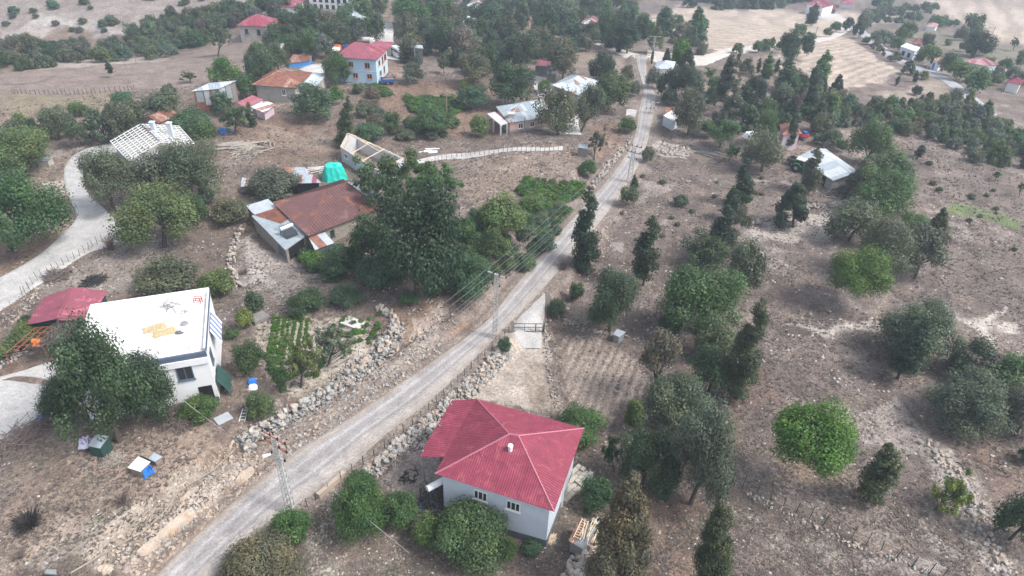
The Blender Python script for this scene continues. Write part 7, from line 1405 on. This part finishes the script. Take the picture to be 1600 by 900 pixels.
# pergola
def pergola():
    zt = G(60, 555).z+2.3; A, B, C, D = Pz(8, 553, zt), Pz(125, 532, zt), Pz(150, 505, zt), Pz(55, 512, zt); c = (A+B)/2; root = empty('pergola', (c.x, c.y, zt-2.3), 'rusty red steel pergola with vine and brushwood on top', 'pergola'); o = Vector(root.location)
    mb = MB()
    for i in range(10): t = i/9; mb.bar(A.lerp(B, t)-o, D.lerp(C, t)-o, .07)
    x = mb.build('roof_bar', REDST, None); x.parent = root; mb = MB()
    for t in (0, .25, .5, .75, 1): mb.bar(A.lerp(D, t)-o, B.lerp(C, t)-o, .07)
    x = mb.build('cross_bar', REDST, None); x.parent = root; mb = MB(); dz = Vector((0, 0, .35)); mb.bar(A-o, B-o, .07); mb.bar(A-o-dz, B-o-dz, .07)
    for i in range(18): mb.bar(A.lerp(B, i/18)-o-(dz if i % 2 else Vector()), A.lerp(B, (i+1)/18)-o-(Vector() if i % 2 else dz), .04)
    x = mb.build('truss', DARKST, None); x.parent = root
    for p in (A, B, C, D, A.lerp(B, .5)): mb = MB(); mb.bar(Vector((p.x, p.y, h(p.x, p.y)-.1))-o, p-o, .1); x = mb.build('post', REDST, None); x.parent = root
    g = random.Random(8); mb = MB()
    for i in range(420):
        u, v = .42+.58*g.random(), g.random(); p = A.lerp(B, u).lerp(D.lerp(C, u), v)-o+Vector((0, 0, g.uniform(.1, .7))); a_ = g.uniform(0, 3.14); l = g.uniform(.5, 1.1); e = Vector((math.cos(a_)*l, math.sin(a_)*l, g.uniform(-.15, .15))); mb.tube([p-e, p+Vector((g.uniform(-.1, .1), g.uniform(-.1, .1), .05)), p+e], .03, .02, 3)
    tag(mb.build('brushwood', TWIG, None, tuple(o)), 'grey brushwood piled on the pergola roof beside the red shed', 'brushwood')
    p = Pz(58, 537, zt+.1); mb = MB(); mb.tube([(-.4, 0, .3), (.4, .1, .3)], .3, .25, 8); mb.hexa([(-.3, -.5, 0), (.5, -.5, 0), (.4, .2, 0), (-.2, .2, 0)], [(-.1, -.3, .3), (.3, -.3, .3), (.3, .1, .35), (0, .1, .3)]); tag(inst('red_bundle', mb.mesh('red_bundle', ORNG), p), 'orange red bundle lying on the pergola bars', 'bundle')
pergola()
# tarp heap
def tarp_heap(c, rx, ry, hz, mat, label, name='tarpaulin_heap', seed=2, box=.6):
    g = random.Random(seed); V = [(0, 0, hz)]; Fc = []; n = 20; rings = [(.35, 1.02), (.62, .93), (.78, .62), (.9, .3), (1.05, -.05)]
    for ri, (r, z) in enumerate(rings):
        for k in range(n):
            a = 6.283*k/n; sq = 1/max(abs(math.cos(a)), abs(math.sin(a)))**box; j = 1+.07*math.sin(k*2.7+ri)+g.uniform(-.03, .03); V.append((math.cos(a)*rx*r*sq*j, math.sin(a)*ry*r*sq*j, hz*z*(1+g.uniform(-.07, .07)) if z > 0 else -.1))
    for k in range(n): Fc.append((0, 1+k, 1+(k+1) % n))
    for ri in range(len(rings)-1):
        for k in range(n): a = 1+ri*n+k; b = 1+ri*n+(k+1) % n; Fc.append((a, a+n, b+n, b))
    me = bpy.data.meshes.new(name); me.from_pydata(V, [], Fc); me.materials.append(mat); tag(inst(name, me, c, (0, 0, .4)), label, 'tarpaulin')
tarp_heap(G(523, 278), 2.1, 1.6, 2.6, TURQ, 'turquoise tarpaulin tied over a stack behind the old house')
tarp_heap(G(352, 206), 1.4, .8, .8, BLUET, 'crumpled blue tarpaulin beside the log heap', seed=5)
tarp_heap(G(394, 598), .5, .4, .5, BLUET, 'small blue bundle left of the garden', seed=6); tarp_heap(G(395, 606), .5, .5, .3, WHITE, 'white sack just below the small blue bundle', seed=7)
tarp_heap(G(719, 10), 1.2, .8, .9, BLUET, 'tiny blue tarpaulin beside the rust streaked white house', seed=8); tarp_heap(G(1173, 214), 1.8, 1.3, 1., WHITE, 'white sheet draped over the junk pile', seed=9); tarp_heap(G(1157, 199), 1.4, 1., .9, CONC, 'pale heap of sacks on the junk pile', seed=10); tarp_heap(G(1165, 192), 1.3, .5, .5, M('terracotta_cover', (.5, .18, .1), .8, .1), 'orange cover on the junk pile', seed=11)
sticks('log_heap', G(372, 232), 10, 7., TWIGG, 'heap of long bleached logs beside the blue tarpaulin', 'logs', 2.2, 21, .7, .22, .4); sticks('log_heap', G(398, 232), 26, 3., TWIGG, 'scattered cut wood right of the bleached logs', 'logs', 3., 22, .5, .12)
sticks('plank_heap', G(1110, 236), 16, 5., GREYWOOD, 'grey planks lying at the field edge right of the cabin', 'planks', 2.2, 23, .3, .12, -.6); sticks('plank_heap', G(670, 237), 8, 3., FRAMEW, 'pale boards lying beside the pale track', 'planks', 1., 24, .4, .12, .2)
sticks('plank_heap', G(500, 266), 12, 4., CONC, 'pale scrap boards left of the turquoise tarpaulin', 'planks', 1.6, 25, .3, .1, .5); sticks('plank_heap', G(535, 560), 9, 3., TWIGG, 'grey poles leaning along the boulder wall fence', 'poles', .8, 26, .5, .06, .9)
sticks('scrap_heap', G(1322, 315), 22, 2.5, STEEL, 'rubbish strewn below the barn gable', 'rubbish', 2.2, 27, .2, .1); sticks('scrap_heap', G(1180, 196), 20, 2., LILAC, 'jumble of household junk below the round green tree', 'junk', 2.5, 28, .8, .12); sticks('scrap_heap', G(560, 134), 40, 3., WOOD, 'dark timber jumble under the pale blue house', 'timber', 3.5, 29, .9, .07)
sticks('scrap_heap', G(676, 778), 24, 1.8, DARKST, 'dark scrap pile beside the solar heater frame', 'scrap', 1.2, 30, .4, .05); sticks('firewood', G(640, 745), 18, 1., BURNT, 'ash and charred sticks in the bare yard of the near house', 'ash heap', .8, 31, .12, .05)
for px, py, s, lab in ((640, 506, .5, 'small boulder'), ): pass
def slab(px, py, w_, d_, rz, mat, label, name='board', cat='board', t=.08, z=.05):
    mb = MB(); mb.box(-w_/2, -d_/2, 0, w_/2, d_/2, t); p = G(px, py); tag(inst(name, mb.mesh(name, mat), p+Vector((0, 0, z)), (0, .04, rz)), label, cat)
slab(349, 655, 1.5, 1.2, .8, M('grey_sheet_board', (.38, .40, .42), .7, .1), 'flat grey board lying below the white house'); slab(56, 663, 1.6, 1.1, .3, CONC, 'grey slab leaning at the foot of the paved yard', z=.2); slab(552, 507, 2.6, 1.6, -.4, CONC, 'pale concrete well cover in the upper garden', 'well_cover', 'well cover', .25); slab(376, 585, .9, .7, .4, WOOD, 'small brown board beside the upright green bush')
slab(405, 500, 2., 1.6, .9, GREYWOOD, 'grey wooden garden frame beside the vegetable rows', 'garden_bed_box', 'frame', .5); slab(66, 655, .8, .5, .2, BLUET, 'bit of blue cloth beside the paved yard', 'cloth', 'cloth', .15, .2)
# hose rings
for px, py, lab in ((670, 792, 'coiled blue hose right of the dark scrap pile'),):
    p = G(px, py); mb = MB(); mb.tube([(math.cos(t*.35)*.8, math.sin(t*.35)*.6, .08) for t in range(30)], .035, .035, 5); tag(inst('garden_hose', mb.mesh('garden_hose', M('blue_hose', (.25, .35, .6), .5, .1)), p), lab, 'hose')
# people seen as specks
# ------------------------------------------------------------------ haze
def haze():
    mb = MB(); mb.box(-520, -60, -70, 520, 900, 95); m = bpy.data.materials.new('haze'); m.use_nodes = True; n = m.node_tree; n.nodes.remove(n.nodes['Principled BSDF']); v = n.nodes.new('ShaderNodeVolumePrincipled')
    v.inputs['Color'].default_value = (.74, .86, 1., 1); v.inputs['Density'].default_value = HAZE_D; v.inputs['Anisotropy'].default_value = .2; n.links.new(v.outputs[0], n.nodes['Material Output'].inputs['Volume'])
    tag(inst('haze', mb.mesh('haze', m)), 'thin pale bluish haze over the whole village', kind='stuff')
HAZE_D = .00058
haze()
